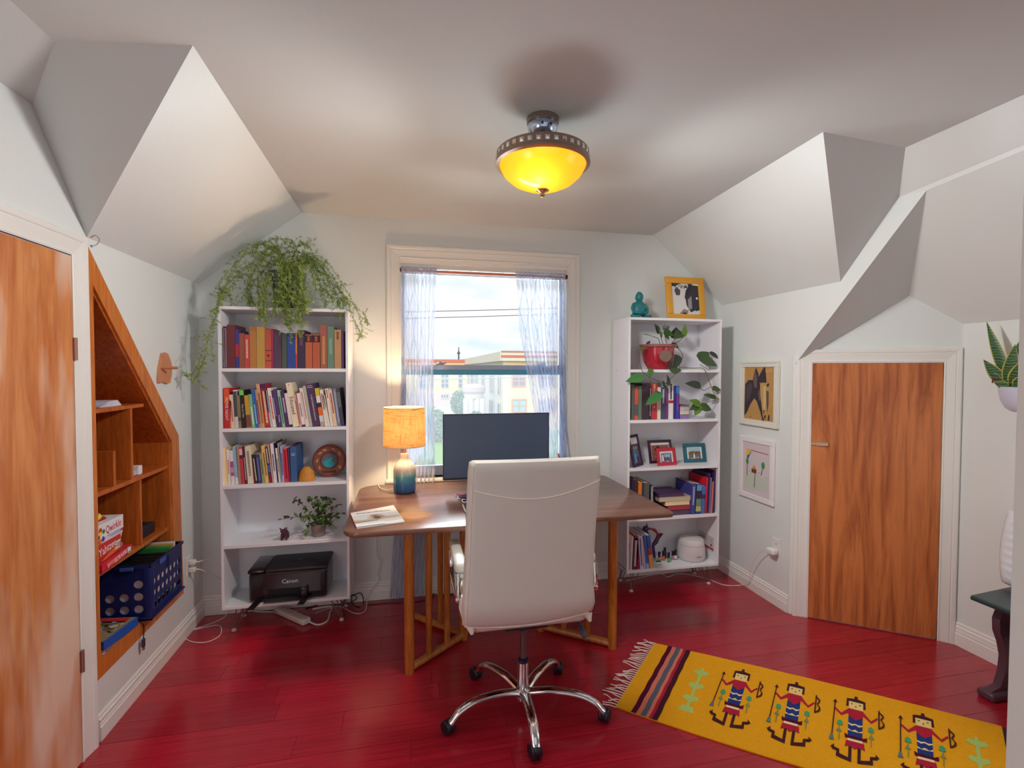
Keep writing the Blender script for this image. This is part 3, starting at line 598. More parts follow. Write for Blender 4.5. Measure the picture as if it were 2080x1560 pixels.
part('plug', mat((58, 46, 70), .4), us_, lambda m: m.box((XL+.014, 2.716, .222), (XL+.026, 2.736, .264), .003))
part('contact', STEEL, us_, lambda m: m.box((XL+.0165, 2.719, .208), (XL+.0235, 2.733, .222)))
# terracotta wall piece with a peg
wp = thing('wall_peg_plaque', (XL, 3.05, 1.6), 'terracotta plaque with a round wooden peg on the wall above the niche corner', 'wall hanging')
part('plaque', mat((204, 138, 100), .7, vary=.06, scale=30, bump=.3), wp, lambda m: m.prism([(XL+.001, *P(x, y, X=XL)[1:]) for x, y in ((325, 718), (331, 716), (336, 719), (341, 733), (344, 745), (343, 762), (340, 778), (334, 779), (326, 776), (318, 778), (317, 770), (319, 748))], (.014, 0, 0)))
pp = P(327, 747, X=XL+.014)
part('peg', mat((190, 120, 78), .6), wp, lambda m: (m.tube([pp, pp+Vector((.075, .012, .0))], .008, 12)))
part('nail', STEEL, wp, lambda m: m.ball(P(330, 724, X=XL+.016), .003))

# ------------------------------------------------------------------ bookcases
BY, BD, BW, BZ0, BZ1 = 3.211, .275, .737, .15, 1.959
SH = [.168, .541, .904, 1.247, 1.608]       # walking surfaces of the levels, bottom to top
def bookcase(bx, label):
    o = thing('bookcase', (bx, BY, .15), label, 'bookcase', 'white bookcases on hairpin legs')
    th = .016
    part('side_panel', MEL, o, lambda m: m.box((bx, BY, BZ0), (bx+th, BY+BD, BZ1), .001))
    part('side_panel', MEL, o, lambda m: m.box((bx+BW-th, BY, BZ0), (bx+BW, BY+BD, BZ1), .001))
    part('top_panel', MEL, o, lambda m: m.box((bx-.001, BY-.002, BZ1-.001), (bx+BW+.001, BY+BD, BZ1+.017), .001))
    part('back_panel', MEL, o, lambda m: m.box((bx+th, BY+BD-.006, BZ0), (bx+BW-th, BY+BD, BZ1-.002)))
    for i, z in enumerate(SH): part('bottom_panel' if i == 0 else 'shelf', MEL, o, lambda m: m.box((bx+th, BY+.001, z-(.018 if i == 0 else .021)), (bx+BW-th, BY+BD-.006, z), .001))
    for sx in (bx, bx+BW):
        part('cam_locks', mat((150, 130, 160), .5), o, lambda m: [m.lathe((sx+(-.0012 if sx == bx else 0), BY+yy, z-.01), [(.0035, 0), (.0035, .0012)], 8, 'X') for z in SH for yy in (.04, .2)])['kind'] = 'stuff'
    for lx, ly in ((bx+.10, BY+.07), (bx+BW-.10, BY+.07), (bx+.10, BY+BD-.06), (bx+BW-.10, BY+BD-.06)):
        dx = -.045 if lx < bx+BW/2 else .045; dy = -.03 if ly < BY+.15 else .01
        def leg(m):
            for ox, oy in ((-.035, 0), (.0, .02), (.035, -.01)): m.tube([(lx+ox, ly+oy, .149), (lx+dx+ox*.22, ly+dy+oy*.2, .012)], .0034, 8)
            m.box((lx-.045, ly-.03, .1465), (lx+.045, ly+.035, .1495))
        lg = part('hairpin_leg', mat((128, 76, 74), .35, metal=.5), o, leg)
        part('foot', mat((214, 190, 190), .3), lg, lambda m: m.lathe((lx+dx, ly+dy, 0), [(.014, 0), (.016, .005), (.010, .016)], 14))
    return o
BL, BR_ = -1.098, 1.5236
bookcase(BL, 'white bookcase beside the wooden wall niche, a big asparagus fern on top')
bookcase(BR_, 'white bookcase with a turquoise statue and a yellow framed photo on top')

# books
TXT = {}
def bar(s): return s
def book(b0, b1, lean, h, z, y0, dep, col, label, group, pages=(232, 220, 200), bands=(), title=None, tcol=(240, 235, 225), dash=None, emblem=None, yaw=0, soft=False, flip=False):
    """b0,b1: x of the lower edge; lean in radians, + = top leans to the left; h height"""
    t = (b1-b0)*math.cos(lean); o = thing('book', (b0, y0, z), label, 'book', group)
    T = Matrix.Translation(Vector((b0, y0, z))) @ Matrix.Rotation(yaw, 4, 'Z') @ Matrix.Rotation(-lean, 4, 'Y')
    if lean < 0: T = Matrix.Translation(Vector((b1, y0, z))) @ Matrix.Rotation(-lean, 4, 'Y') @ Matrix.Translation(Vector((-t, 0, 0)))
    t -= .0006; c = .0012 if soft else .0022; ins = .0005 if soft else .003; dep = min(dep, .24)
    def cov(m): m.T = T; m.box((0, 0, 0), (c, dep, h)); m.box((t-c, 0, 0), (t, dep, h)); m.box((c, 0, 0), (t-c, c, h))
    part('cover', mat(col, .5, vary=.05, scale=60), o, cov, 0)
    def pgs(m): m.T = T; m.box((c, c, ins), (t-c, dep-ins, h-ins))
    part('pages', mat(pages, .85), o, pgs, 0)
    org = T @ Vector((0, -.0001, 0)); u = T.to_3x3() @ Vector((1, 0, 0)); v = T.to_3x3() @ Vector((0, 0, 1)); ps = []
    for c_, a, e in bands: ps.append((c_, [(0.0003, h*a), (t-.0003, h*a), (t-.0003, h*e), (0.0003, h*e)]))
    if dash:
        dc, a, e = dash; x0, x1 = t*.32, t*.68; k = h*a; rr = random.Random(int(b0*9999))
        while k < h*e:
            l = rr.uniform(.004, .012); ps.append((dc, [(x0, k), (x1, k), (x1, k+l*.8), (x0, k+l*.8)])); k += l
    if emblem: ec, ez, er = emblem; ps.append((ec, circ(t/2, h*ez, er, 14, 1)))
    if ps: flat('spine_print', org, u, v, ps, o, .0003, .0001)
    if title:
        for (s, sz, zc_, vert) in title:
            p = T @ Vector((t/2, -.0009, h*zc_))
            if vert: text(s, sz, p, -v, u, mat(tcol, .6), o)
            else: text(s, sz, p, u, v, mat(tcol, .6), o)
    return o
ORD = ['first', 'second', 'third', 'fourth', 'fifth', 'sixth', 'seventh', 'eighth', 'ninth', 'tenth', 'eleventh', 'twelfth', 'thirteenth', 'fourteenth', 'fifteenth', 'sixteenth', 'seventeenth', 'eighteenth', 'nineteenth', 'twentieth', 'twenty-first', 'twenty-second', 'twenty-third', 'twenty-fourth', 'twenty-fifth', 'twenty-sixth', 'twenty-seventh', 'twenty-eighth', 'twenty-ninth', 'thirtieth', 'thirty-first', 'thirty-second', 'thirty-third']
def row(data, img, z, yf, where, group, dep=.16, soft=False):
    """data: (bottom x0, x1, top x0, top y, colour, words, kwargs) measured in a crop (x, y, scale)"""
    ix, iy, s = img
    for k, dd in enumerate(data):
        b0, b1, t0, yt, col, words = dd[:6]; kw = dict(dd[6]) if len(dd) > 6 else {}
        p0 = P(ix+b0/s, 750, Y=yf); p1 = P(ix+b1/s, 750, Y=yf); ztop = P(ix+b0/s, iy+yt/s, Y=yf).z
        h = max(.06, ztop-z); xt = P(ix+t0/s, iy+yt/s, Y=yf).x; lean = math.atan2(p0.x-xt, h)
        if abs(lean) < .02: lean = 0
        h = h/math.cos(lean) - (0 if lean <= 0 else 0)
        book(p0.x, p1.x, lean, h, z+.0004, yf, kw.pop('dep', dep), col, f"{words}, {ORD[k]} book {where}", group, soft=kw.pop('soft', soft), **kw)
g = (430, 620, 6.933)
row([
 (167,216,167,310,(52,48,80),'thin navy book with speckled grey spine',dict(bands=[((150,140,150),.03,.97)], dash=((90,30,50),.05,.95))),
 (218,335,218,275,(112,46,50),'thick oxblood clothbound',dict(dep=.2, pages=(120,60,60))),
 (338,388,338,345,(60,60,140),'blue and red banded',dict(bands=[((180,50,60),.3,.62)], dep=.19)),
 (391,463,391,395,(150,84,66),'faded brown clothbound',{}),
 (466,538,466,415,(196,72,74),'small rose red',dict(dash=((236,190,170),.3,.85))),
 (541,633,541,300,(186,124,64),'tall ochre clothbound',{}),
 (636,755,636,303,(192,150,74),'mustard clothbound',dict(dep=.18)),
 (758,845,758,330,(196,84,66),'coral clothbound with an oval stamp',dict(bands=[((110,40,50),.18,.20),((110,40,50),.44,.46)], emblem=((120,44,50),.32,.008))),
 (847,876,847,330,(160,40,80),'thin magenta',{}),
 (880,988,880,380,(88,60,86),'plum grey clothbound',{}),
 (992,1062,992,400,(76,88,80),'dark green',{}),
 (1066,1180,1066,392,(42,70,148),'bright blue clothbound',dict(bands=[((80,110,180),.86,.89)])),
 (1182,1208,1182,385,(190,60,80),'narrow pink red',dict(bands=[((220,130,70),.4,.97)])),
 (1211,1318,1211,350,(58,42,72),'thick dark violet',dict(dep=.2, dash=((120,90,110),.6,.9))),
 (1322,1418,1322,412,(192,98,62),'orange volume with dark title label',dict(bands=[((70,40,48),.77,.97)], dash=((190,100,60),.8,.94))),
 (1424,1526,1424,412,(186,90,60),'matching orange volume with dark title label',dict(bands=[((70,40,48),.77,.97)], dash=((190,100,60),.8,.94))),
 (1532,1628,1530,285,(164,90,78),'tall terracotta book with gold lettering',dict(dash=((210,160,80),.1,.75), pages=(130,70,60))),
 (1632,1725,1628,300,(102,136,116),'sage green clothbound',dict(dash=((150,180,150),.35,.7))),
 (1730,1828,1727,345,(190,142,98),'tan clothbound',dict(dash=((110,80,60),.75,.95))),
 (1832,1866,1832,360,(84,54,96),'narrow purple',{}),
], g, SH[4], 3.232, 'on the top shelf under the fern', 'old clothbound books on the top shelf', .15)
g = (430, 750, 6.933)
row([
 (165,240,165,265,(196,40,44),'red and orange paperback with white title',dict(title=[('MOVIE NIGHT', .022, .48, True)], bands=[((226,90,50),.62,.98)], dep=.2)),
 (242,262,240,440,(232,90,40),'narrow orange paperback',{}),
 (264,318,243,360,(232,204,184),'short cream paperback',dict(dash=((210,100,90),.2,.8))),
 (320,370,298,297,(216,216,214),'white paperback with slate title strip',dict(bands=[((70,80,90),.3,.97)])),
 (372,414,352,372,(140,124,84),'short khaki paperback',dict(bands=[((110,60,60),.22,.32)])),
 (417,480,385,292,(28,24,28),'black paperback with green top',dict(bands=[((130,210,100),.86,.99)], title=[('Tales of a Tribe', .013, .45, True)])),
 (484,553,455,370,(204,154,54),'mustard and brown paperback',dict(bands=[((130,80,70),.02,.4)])),
 (560,608,515,356,(122,192,142),'mint green paperback',dict(dash=((240,250,240),.1,.6))),
 (611,655,555,280,(52,104,184),'royal blue paperback',dict(dash=((180,210,240),.1,.6))),
 (658,690,606,285,(196,140,130),'narrow dusty pink paperback',dict(dash=((90,30,60),.1,.7))),
 (693,742,624,210,(216,166,112),'tall tan paperback',dict(dash=((140,80,50),.1,.8))),
 (745,822,676,207,(158,30,54),'tall crimson hardback with violet top',dict(bands=[((84,34,92),.88,.99),((200,60,50),.04,.35)], dash=((240,210,170),.1,.82))),
 (825,850,746,300,(196,206,214),'slim pale blue paperback',dict(dash=((60,60,110),.4,.8))),
 (853,905,780,268,(232,226,216),'white paperback with red lettering',dict(dash=((210,80,100),.2,.8))),
 (908,940,834,300,(74,44,84),'slim aubergine paperback',dict(dash=((180,190,220),.3,.8))),
 (943,986,862,283,(92,50,120),'violet paperback',dict(title=[('Promise', .013, .22, True)])),
 (989,1032,917,297,(150,196,162),'pale green paperback',dict(dash=((40,90,80),.1,.8))),
 (1035,1087,965,310,(76,44,92),'indigo paperback',dict(dash=((210,200,220),.4,.8))),
 (1090,1137,1022,340,(236,216,218),'pale pink paperback',dict(bands=[((80,30,60),.0,.07)])),
 (1141,1226,1040,197,(238,226,196),'tall cream hardback titled Educated',dict(title=[('Educated', .030, .48, True)], tcol=(60,50,50), emblem=((200,80,60),.95,.0035))),
 (1229,1263,1150,360,(226,160,150),'slim salmon paperback',dict(dash=((170,60,70),.1,.8))),
 (1266,1316,1192,342,(240,226,222),'white paperback with a purple foot',dict(bands=[((90,40,80),.0,.06)], dash=((150,120,120),.3,.7))),
 (1319,1372,1232,268,(238,220,208),'cream paperback with faint title',dict(dash=((190,150,140),.2,.9))),
 (1375,1416,1282,237,(184,180,166),'plain grey paperback',{}),
 (1419,1526,1320,212,(76,44,86),'thick purple hardback with white title',dict(title=[('A GENTLEMAN IN MOSCOW', .0125, .44, True), ('AMOR', .009, .95, False), ('TOWLES', .009, .91, False)], dep=.2)),
 (1529,1588,1447,272,(190,160,150),'paperback banded yellow, white and orange',dict(bands=[((214,190,40),.8,.99),((236,224,220),.62,.8),((60,50,60),.5,.62),((236,110,40),.28,.5),((220,220,224),.12,.28)])),
 (1591,1635,1518,292,(238,226,210),'cream paperback with maroon lettering',dict(dash=((170,40,60),.45,.9))),
 (1638,1665,1562,365,(236,230,206),'short ivory paperback',dict(dash=((90,100,70),.6,.95))),
 (1668,1712,1593,276,(236,224,212),'plain ivory paperback',dict(dash=((150,90,90),.75,.95))),
 (1715,1765,1642,292,(236,200,164),'peach paperback with red lettering',dict(dash=((160,50,60),.35,.9))),
 (1768,1815,1700,277,(116,126,160),'slate blue paperback',dict(dash=((190,196,220),.1,.9))),
 (1818,1866,1748,272,(66,54,76),'charcoal purple hardback',dict(dep=.2, bands=[((100,110,100),.5,.9)])),
], g, SH[3], 3.228, 'on the second shelf below the fern', 'paperbacks on the second shelf', .14, True)
g = (430, 870, 6.933)
row([
 (160,206,148,275,(242,208,146),'apricot paperback',dict(dep=.18)),
 (209,252,202,305,(238,226,212),'ivory paperback',dict(dash=((200,120,90),.3,.7))),
 (258,308,246,315,(236,226,228),'white paperback with a purple picture',dict(bands=[((176,90,150),.25,.68),((220,150,190),.35,.5)])),
 (314,358,290,260,(150,192,216),'pale blue paperback',dict(bands=[((230,230,230),.0,.18)])),
 (361,397,345,268,(184,136,116),'fawn paperback',{}),
 (402,448,382,276,(206,60,72),'red paperback with a pink top',dict(bands=[((232,200,196),.8,.97),((110,40,70),.7,.8)])),
 (451,488,428,252,(82,30,66),'slim burgundy paperback',dict(dash=((220,190,200),.1,.7), dep=.2)),
 (491,575,462,257,(232,222,192),'thick cream paperback',dict(dash=((150,150,130),.2,.85), dep=.19)),
 (578,594,560,372,(120,30,40),'very slim dark red paperback',{}),
 (597,636,566,372,(44,34,36),'black paperback with white title',dict(dash=((236,230,226),.1,.85), dep=.19)),
 (639,692,612,368,(62,52,116),'deep indigo paperback',dict(dash=((130,140,190),.1,.85))),
 (695,736,668,362,(152,164,110),'olive green paperback',dict(dash=((90,100,60),.3,.8))),
 (739,790,693,250,(238,192,112),'golden paperback',dict(dash=((130,90,50),.2,.8))),
 (793,838,746,267,(120,30,50),'paperback with black, blue and red spine',dict(bands=[((52,44,52),.5,.98),((70,110,170),.3,.5)], dash=((236,230,220),.55,.95))),
 (841,857,786,232,(226,180,160),'slim peach paperback',{}),
 (860,908,820,216,(232,228,230),'white paperback with black title',dict(dash=((80,80,90),.3,.7))),
 (911,926,866,212,(54,34,76),'slim midnight blue hardback',dict(dep=.2)),
 (929,956,894,282,(236,214,220),'slim blush paperback',dict(dash=((80,80,90),.3,.7))),
 (959,975,924,212,(150,164,160),'slim grey green hardback',dict(dep=.2)),
 (978,1011,961,256,(172,166,210),'lavender paperback',dict(dash=((70,50,100),.2,.8))),
 (1014,1074,1000,288,(222,32,60),'bright red paperback',dict(dash=((150,20,40),.1,.95), dep=.18)),
 (1077,1096,1070,270,(84,50,90),'slim dark plum hardback',dict(dep=.2)),
 (1100,1190,1100,260,(52,92,146),'blue hardback titled Holy Bible',dict(title=[('HOLY', .009, .80, False), ('BIBLE', .009, .755, False)], pages=(70,50,90), dep=.2)),
], g, SH[2], 3.24, 'on the third shelf below the fern', 'books on the third shelf', .15, True)
g = (1220, 700, 7.43)
row([
 (465,515,465,602,(92,98,92),'grey green book',dict(dep=.2)),
 (517,573,517,632,(96,90,88),'grey book with orange bands',dict(bands=[((226,90,62),.46,.98),((226,90,62),.0,.12)])),
 (576,627,576,625,(100,126,112),'sage book',{}),
 (630,735,630,587,(64,44,50),'thick brown black book',dict(dep=.2)),
 (738,770,738,625,(58,34,62),'black book with silver lettering',dict(dash=((190,180,200),.1,.9))),
 (774,858,774,588,(192,56,60),'red book with round gold crest',dict(emblem=((214,180,120),.34,.0075), dash=((230,180,140),.8,.97))),
 (862,914,862,645,(232,222,200),'cream book',dict(dash=((150,120,90),.3,.8))),
 (918,985,918,645,(72,72,108),'slate blue book with white lettering',dict(dash=((210,210,230),.5,.9))),
 (988,1028,988,662,(120,60,116),'mauve book',{}),
 (1031,1104,1031,582,(230,228,230),'white book with black letters and red band',dict(bands=[((190,40,60),.44,.52)], dash=((40,40,50),.55,.95))),
 (1108,1140,1108,627,(50,38,120),'deep blue violet book',{}),
 (1143,1195,1143,627,(60,60,170),'blue book with red lettering',dict(bands=[((70,130,200),.78,.98)], dash=((210,60,80),.25,.75))),
], g, SH[3], 3.25, 'under the red pot', 'books below the red pot', .16)
def flatbook(x0, x1, z, t, y0, dep, col, label, group, pages=(226, 214, 190), yaw=0, title=None, tcol=(230,225,220)):
    o = thing('book', ((x0+x1)/2, y0, z), label, 'book', group)
    T = Matrix.Translation(Vector((x0, y0, z))) @ Matrix.Rotation(yaw, 4, 'Z'); wd = x1-x0
    def cov(m): m.T = T; m.box((0, 0, 0), (wd, dep, .002)); m.box((0, 0, t-.002), (wd, dep, t)); m.box((0, 0, .002), (.002, dep, t-.002))
    part('cover', mat(col, .5), o, cov, 0)
    def pgs(m): m.T = T; m.box((.002, .002, .002), (wd-.003, dep-.003, t-.002))
    part('pages', mat(pages, .85), o, pgs, 0)
    if title: text(title, t*.7, T @ Vector((wd*.5, -.0006, t*.5)), T.to_3x3() @ Vector((1, 0, 0)), (0, 0, 1), mat(tcol, .6), o)
    return o
xs = lambda px, Y=3.26: P(px, 850, Y=Y).x
z = SH[3]
for k, (t, c, pc, nm) in enumerate(((.030, (150, 110, 180), (160, 120, 190), 'purple'), (.030, (226, 214, 180), (230, 220, 190), 'cream'), (.026, (190, 196, 214), (206, 210, 220), 'pale grey'), (.010, (130, 36, 66), (190, 150, 150), 'thin maroon'))):
    flatbook(xs(1381), xs(1400), z+.0005, t, 3.26, .15, c, f'{nm} small book in the flat pile beside the blue spines', 'flat pile below the red pot', pc); z += t+.0008
# fourth shelf of the same bookcase
g = (1220, 930, 7.43)
row([
 (446,470,446,300,(70,40,80),'dark violet tall book',dict(dep=.2)),
 (473,520,455,315,(48,30,52),'black book',dict(dep=.2)),
 (523,570,500,330,(60,40,52),'dark brown book',dict(dep=.2)),
 (577,625,577,370,(236,128,44),'book with an orange spine label',dict(bands=[((50,40,50),.0,.08)])),
 (628,660,624,380,(60,60,80),'slate notebook',dict(dep=.2)),
 (663,745,660,380,(92,92,90),'dark grey binder',dict(dep=.22)),
], g, SH[1], 3.25, 'behind the desk corner', 'books behind the desk corner', .16)
o = thing('spiral_notebook', (xs(1329, 3.25), 3.25, SH[1]), 'black spiral bound notebook with a white coil leaning in the bookcase', 'notebook')
nx = P(1220+760/7.43, 980, Y=3.25).x; nzt = P(1325, 930+415/7.43, Y=3.25).z
part('cover', mat((46, 48, 60), .5), o, lambda m: m.box((nx, 3.255, SH[1]+.001), (nx+.016, 3.44, nzt), .001))
part('coil', mat((226, 226, 236), .4), o, lambda m: [m.lathe((nx+.01, 3.252, SH[1]+.01+k*(nzt-SH[1]-.02)/26), [(.0075, -.0012), (.0085, 0), (.0075, .0012)], 8) for k in range(27)])
row([
 (1385,1450,1380,392,(70,70,150),'blue violet glossy book',dict(dep=.22, dash=((190,190,220),.3,.9))),
 (1460,1538,1455,402,(50,60,110),'book with a blue and green picture spine',dict(bands=[((90,170,210),.78,.97),((60,40,60),.55,.78),((110,150,110),.25,.5),((190,196,120),.08,.25)])),
 (1542,1595,1538,432,(80,110,190),'blue children book',dict(bands=[((70,50,80),.55,.7)])),
 (1604,1630,1600,300,(214,30,56),'tall slim red book',dict(dep=.23)),
 (1640,1660,1640,235,(60,40,90),'tall slim dark violet book',dict(dep=.22)),
 (1662,1688,1658,300,(110,120,160),'slim grey blue book',{}),
 (1692,1714,1692,362,(226,120,110),'slim salmon book',{}),
 (1718,1742,1716,200,(72,34,96),'tallest deep purple book',dict(dep=.24)),
], g, SH[1], 3.232, 'beyond the flat pile', 'upright books right of the flat pile', .18)
z = SH[1]
for (x0, x1, t, c, pc, nm, ti) in ((1322, 1405, .036, (58, 38, 66), (90, 70, 100), 'dark plum', 'NIGHT WORDS'), (1356, 1404, .034, (150, 40, 52), (180, 60, 70), 'dark red', None), (1352, 1402, .030, (226, 206, 160), (240, 220, 180), 'cream', None), (1340, 1404, .034, (196, 178, 150), (206, 190, 160), 'beige', None), (1338, 1390, .026, (74, 46, 92), (90, 60, 100), 'topmost dark violet', None)):
    a = P(x0, 1000, Y=3.24).x; b_ = P(x1, 1000, Y=3.24).x
    flatbook(a, b_, z+.0005, t, 3.24, .19, c, f'{nm} book in the flat pile behind the desk corner', 'flat pile behind the desk corner', pc, title=None); z += t+.0008
# lowest shelf books
g = (1220, 1040, 6.933)
row([
 (376,440,372,350,(176,166,190),'grey lilac annual with a picture cover',dict(dep=.2, dash=((110,90,130),.2,.8))),
 (443,466,440,345,(226,206,170),'slim cream book',dict(dep=.2)),
 (472,545,466,372,(96,40,80),'plum book with white lettering',dict(dep=.2, dash=((220,210,220),.1,.9))),
 (549,582,482,335,(150,40,70),'slim crimson book',dict(dep=.2)),
 (586,636,530,345,(206,200,226),'white and blue comic annual',dict(dash=((90,70,120),.1,.95))),
 (640,670,576,330,(196,176,196),'slim mauve book',{}),
 (673,718,592,332,(70,100,180),'royal blue annual',dict(bands=[((150,190,220),.0,.15)])),
 (722,776,645,330,(60,90,160),'blue book with an orange foot',dict(bands=[((236,160,90),.0,.4),((170,70,60),.4,.62)])),
], g, SH[0], 3.228, 'beside the oil bottles', 'books on the lowest shelf', .2)

# ------------------------------------------------------------------ on the fern bookcase
def leafmesh(m, base, d, up, L, wd, curl=.25, heart=False, n=6, fold=.15):
    """one leaf: pointed blade with a midrib fold and a downward curl"""
    base = Vector(base); d = Vector(d).normalized(); s = d.cross(Vector(up)); s = s.normalized() if s.length > 1e-4 else d.orthogonal().normalized(); n_ = s.cross(d).normalized()
    vs = []
    for i in range(n+1):
        t = i/n
        wv = (math.sin(PI*min(1, t**.62))**.9 if heart else math.sin(PI*t**.8))*wd/2 if 0 < t < 1 else 0
        c = base+d*(L*t - (.08*L if heart and t == 0 else 0))-n_*(curl*L*t*t)
        for k in (-1, 0, 1): vs.append(c+s*(k*wv)+n_*(abs(k)*wv*fold) - (d*(L*.12) if heart and k and i == 1 else Vector((0, 0, 0))))
    m.add(vs, [(i*3+k, i*3+k+1, (i+1)*3+k+1, (i+1)*3+k) for i in range(n) for k in range(2)])
LEAF = mat((58, 84, 44), .4, vary=.18, scale=12, spec=.5); LEAFB = mat((96, 130, 40), .45, vary=.15, scale=12); LEAFD = mat((44, 58, 44), .4, vary=.15, scale=12)
STEM = mat((120, 110, 60), .6); VINE = mat((96, 70, 60), .6)
fx_, fy_ = -.735, 3.33
fern = thing('asparagus_fern', (fx_, fy_, BZ1+.016), 'bushy asparagus fern trailing from a slate grey glazed pot on the bookcase', 'potted plant')
zt = BZ1+.0165
part('pot', mat((56, 66, 74), .22, vary=.12, scale=8, coat=.5), fern, lambda m: m.lathe((fx_, fy_, zt), [(.062, 0), (.070, .006), (.086, .09), (.100, .18), (.112, .225), (.112, .232), (.104, .232), (.100, .215)], 28))
part('soil', mat((58, 42, 34), .9), fern, lambda m: m.lathe((fx_, fy_, zt), [(.0999, .20), (.1, .214), (0, .218)], 20))
rf = random.Random(11); stems = MB(); fol = [MB(), MB()]
top = Vector((fx_, fy_, zt+.22))
def cluster(b, p, r, rr, n):
    for _ in range(n):
        d = Vector((rr.gauss(0, 1), rr.gauss(0, 1), rr.gauss(0, 1)-.1)).normalized()*r*rr.uniform(.6, 1.25); s = d.orthogonal().normalized()*.0016
        b.add([p-s, p+s, p+d*.6+s*.7, p+d, p+d*.6-s*.7], [(0, 1, 2, 3, 4)])
def frond(pts, dens, r=.017, sr=.0014, start=.2, branches=True):
    c = spline(pts, 7); stems.tube(c, [sr*(1-.5*i/len(c)) for i in range(len(c))], 4, cap=False)
    L = sum((c[i+1]-c[i]).length for i in range(len(c)-1)); n = int(L*dens)
    for k in range(n):
        t = start+(1-start)*k/max(1, n-1); i = min(len(c)-2, int(t*(len(c)-1))); p = c[i].lerp(c[i+1], t*(len(c)-1)-i)
        p = p+Vector((rf.gauss(0, .004), rf.gauss(0, .004), rf.gauss(0, .004)))
        cluster(fol[rf.random() < .5], p, r, rf, 5)
        if branches and rf.random() < .5:
            q = p+Vector((rf.gauss(0, .03), rf.gauss(0, .028), rf.gauss(-.004, .026)))
            if q.y < YB-.02:
                stems.tube([p, q], .0007, 3, cap=False)
                for u in (.5, .8, 1.0): cluster(fol[rf.random() < .5], p.lerp(q, u), r*.9, rf, 4)
def wpt(x, y, Y=3.3): return P(x, y, Y=Y)
E1 = [  # trailing fronds given by where they pass
 [(583, 535, 3.33), (560, 505, 3.3), (510, 500, 3.28), (470, 560, 3.24), (441, 615, 3.2), (425, 680, 3.17), (412, 735, 3.15), (400, 765, 3.14)],
 [(580, 535, 3.33), (540, 515, 3.3), (488, 520, 3.25), (455, 590, 3.2), (436, 650, 3.17), (415, 710, 3.15), (392, 758, 3.14), (377, 762, 3.13)],
 [(583, 535, 3.33), (520, 530, 3.28), (465, 575, 3.24), (442, 618, 3.2), (430, 690, 3.17), (432, 735, 3.16)],
 [(415, 728, 3.15), (405, 750, 3.15), (404, 775, 3.15), (418, 790, 3.15)],
 [(590, 535, 3.33), (650, 520, 3.3), (690, 570, 3.25), (720, 620, 3.2), (735, 665, 3.17), (728, 690, 3.16)],
 [(595, 535, 3.33), (640, 545, 3.28), (695, 595, 3.22), (715, 640, 3.18), (733, 680, 3.16)],
 [(590, 535, 3.33), (640, 530, 3.3), (690, 590, 3.22), (740, 640, 3.18), (743, 655, 3.16)],
 [(583, 530, 3.33), (560, 492, 3.33), (572, 485, 3.33), (585, 500, 3.33)],
 [(583, 535, 3.33), (545, 500, 3.3), (520, 495, 3.3), (512, 505, 3.3)],
 [(583, 535, 3.33), (555, 500, 3.27), (525, 545, 3.22), (526, 620, 3.18), (528, 640, 3.17)],
]
for f in E1: frond([P(x, y, Y=yy) for x, y, yy in f], 62, .016, start=.12)
for k in range(10):     # left mass between the pot and the stile
    ex = rf.uniform(448, 545); ey = rf.uniform(585, 632); py = rf.uniform(500, 545)
    frond([top, P((583+ex)/2, py, Y=3.3), P(ex-4, (py+ey)/2+8, Y=3.26), P(ex, ey, Y=3.25)], 58, .019, start=.25)
for k in range(8):
    ex = rf.uniform(635, 700); ey = 565+(ex-630)*.9+rf.uniform(-10, 30)
    frond([top, P((590+ex)/2, rf.uniform(510, 540), Y=3.3), P(ex-6, ey-30, Y=3.25), P(ex, ey, Y=3.23)], 80, .017, start=.25)
for k in range(7):     # curtain falling in front of the pot and the top shelf
    ex = rf.gauss(591, 11); ey = rf.uniform(600, 675)
    frond([top, P(ex, 540, Y=3.18), P(ex+rf.gauss(0, 5), 590, Y=3.165), P(ex+rf.gauss(0, 9), ey, Y=3.16)], 115, .020, start=.2)
for k in range(9):
    ex = rf.uniform(520, 640); ey = rf.uniform(630, 690)
    frond([top, P((583+ex)/2, 530, Y=3.2), P(ex, 600, Y=3.175), P(ex+rf.gauss(0, 4), ey, Y=3.165)], 60, .018, start=.5)
for k in range(9):     # crown
    ex = rf.uniform(515, 655); ey = rf.uniform(500, 540)
    frond([top, P((583+ex)/2, ey-12, Y=3.33), P(ex, ey, Y=3.3)], 80, .019, start=.15)
stems.build('stems', mat((112, 112, 60), .6), fern, 0)['kind'] = 'stuff'
for k, c in enumerate(((112, 142, 54), (156, 172, 82))):
    fo = fol[k].build('foliage', mat(c, .5, vary=.2, scale=9), fern, 0, solid=1); fo['kind'] = 'stuff'

# amber dome and carved plate on shelf 3
az = SH[2]
def xz(px, py, img, Y): return P(img[0]+px/img[2], img[1]+py/img[2], Y=Y)
g3 = (430, 870, 6.933)
c0 = xz(1340, 760, g3, 3.27); c1 = xz(1340, 525, g3, 3.27); rr = (xz(1465, 700, g3, 3.27).x-xz(1215, 700, g3, 3.27).x)/2
hh = c1.z-az-.004
tag(single('amber_cone', mat((204, 134, 44), .55, vary=.18, scale=60, bump=.5), lambda m: m.lathe((c0.x, 3.27, az), [(rr*.94, 0), (rr, .006), (rr*.93, hh*.3), (rr*.78, hh*.62), (rr*.52, hh*.86), (rr*.3, hh*.97), (0, hh)], 20, sy=.8), 'amber coloured speckled cone beside the blue bible like book', 'ornament'), 'amber coloured speckled cone standing before the carved plate', 'ornament')
pc = xz(1655, 415, g3, 3.36); pr_ = (xz(1890, 415, g3, 3.36).x-xz(1412, 415, g3, 3.36).x)/2
plate = thing('carved_plate', (pc.x, 3.37, az), 'round brown carved wooden plate with a turquoise wave centre', 'plate')
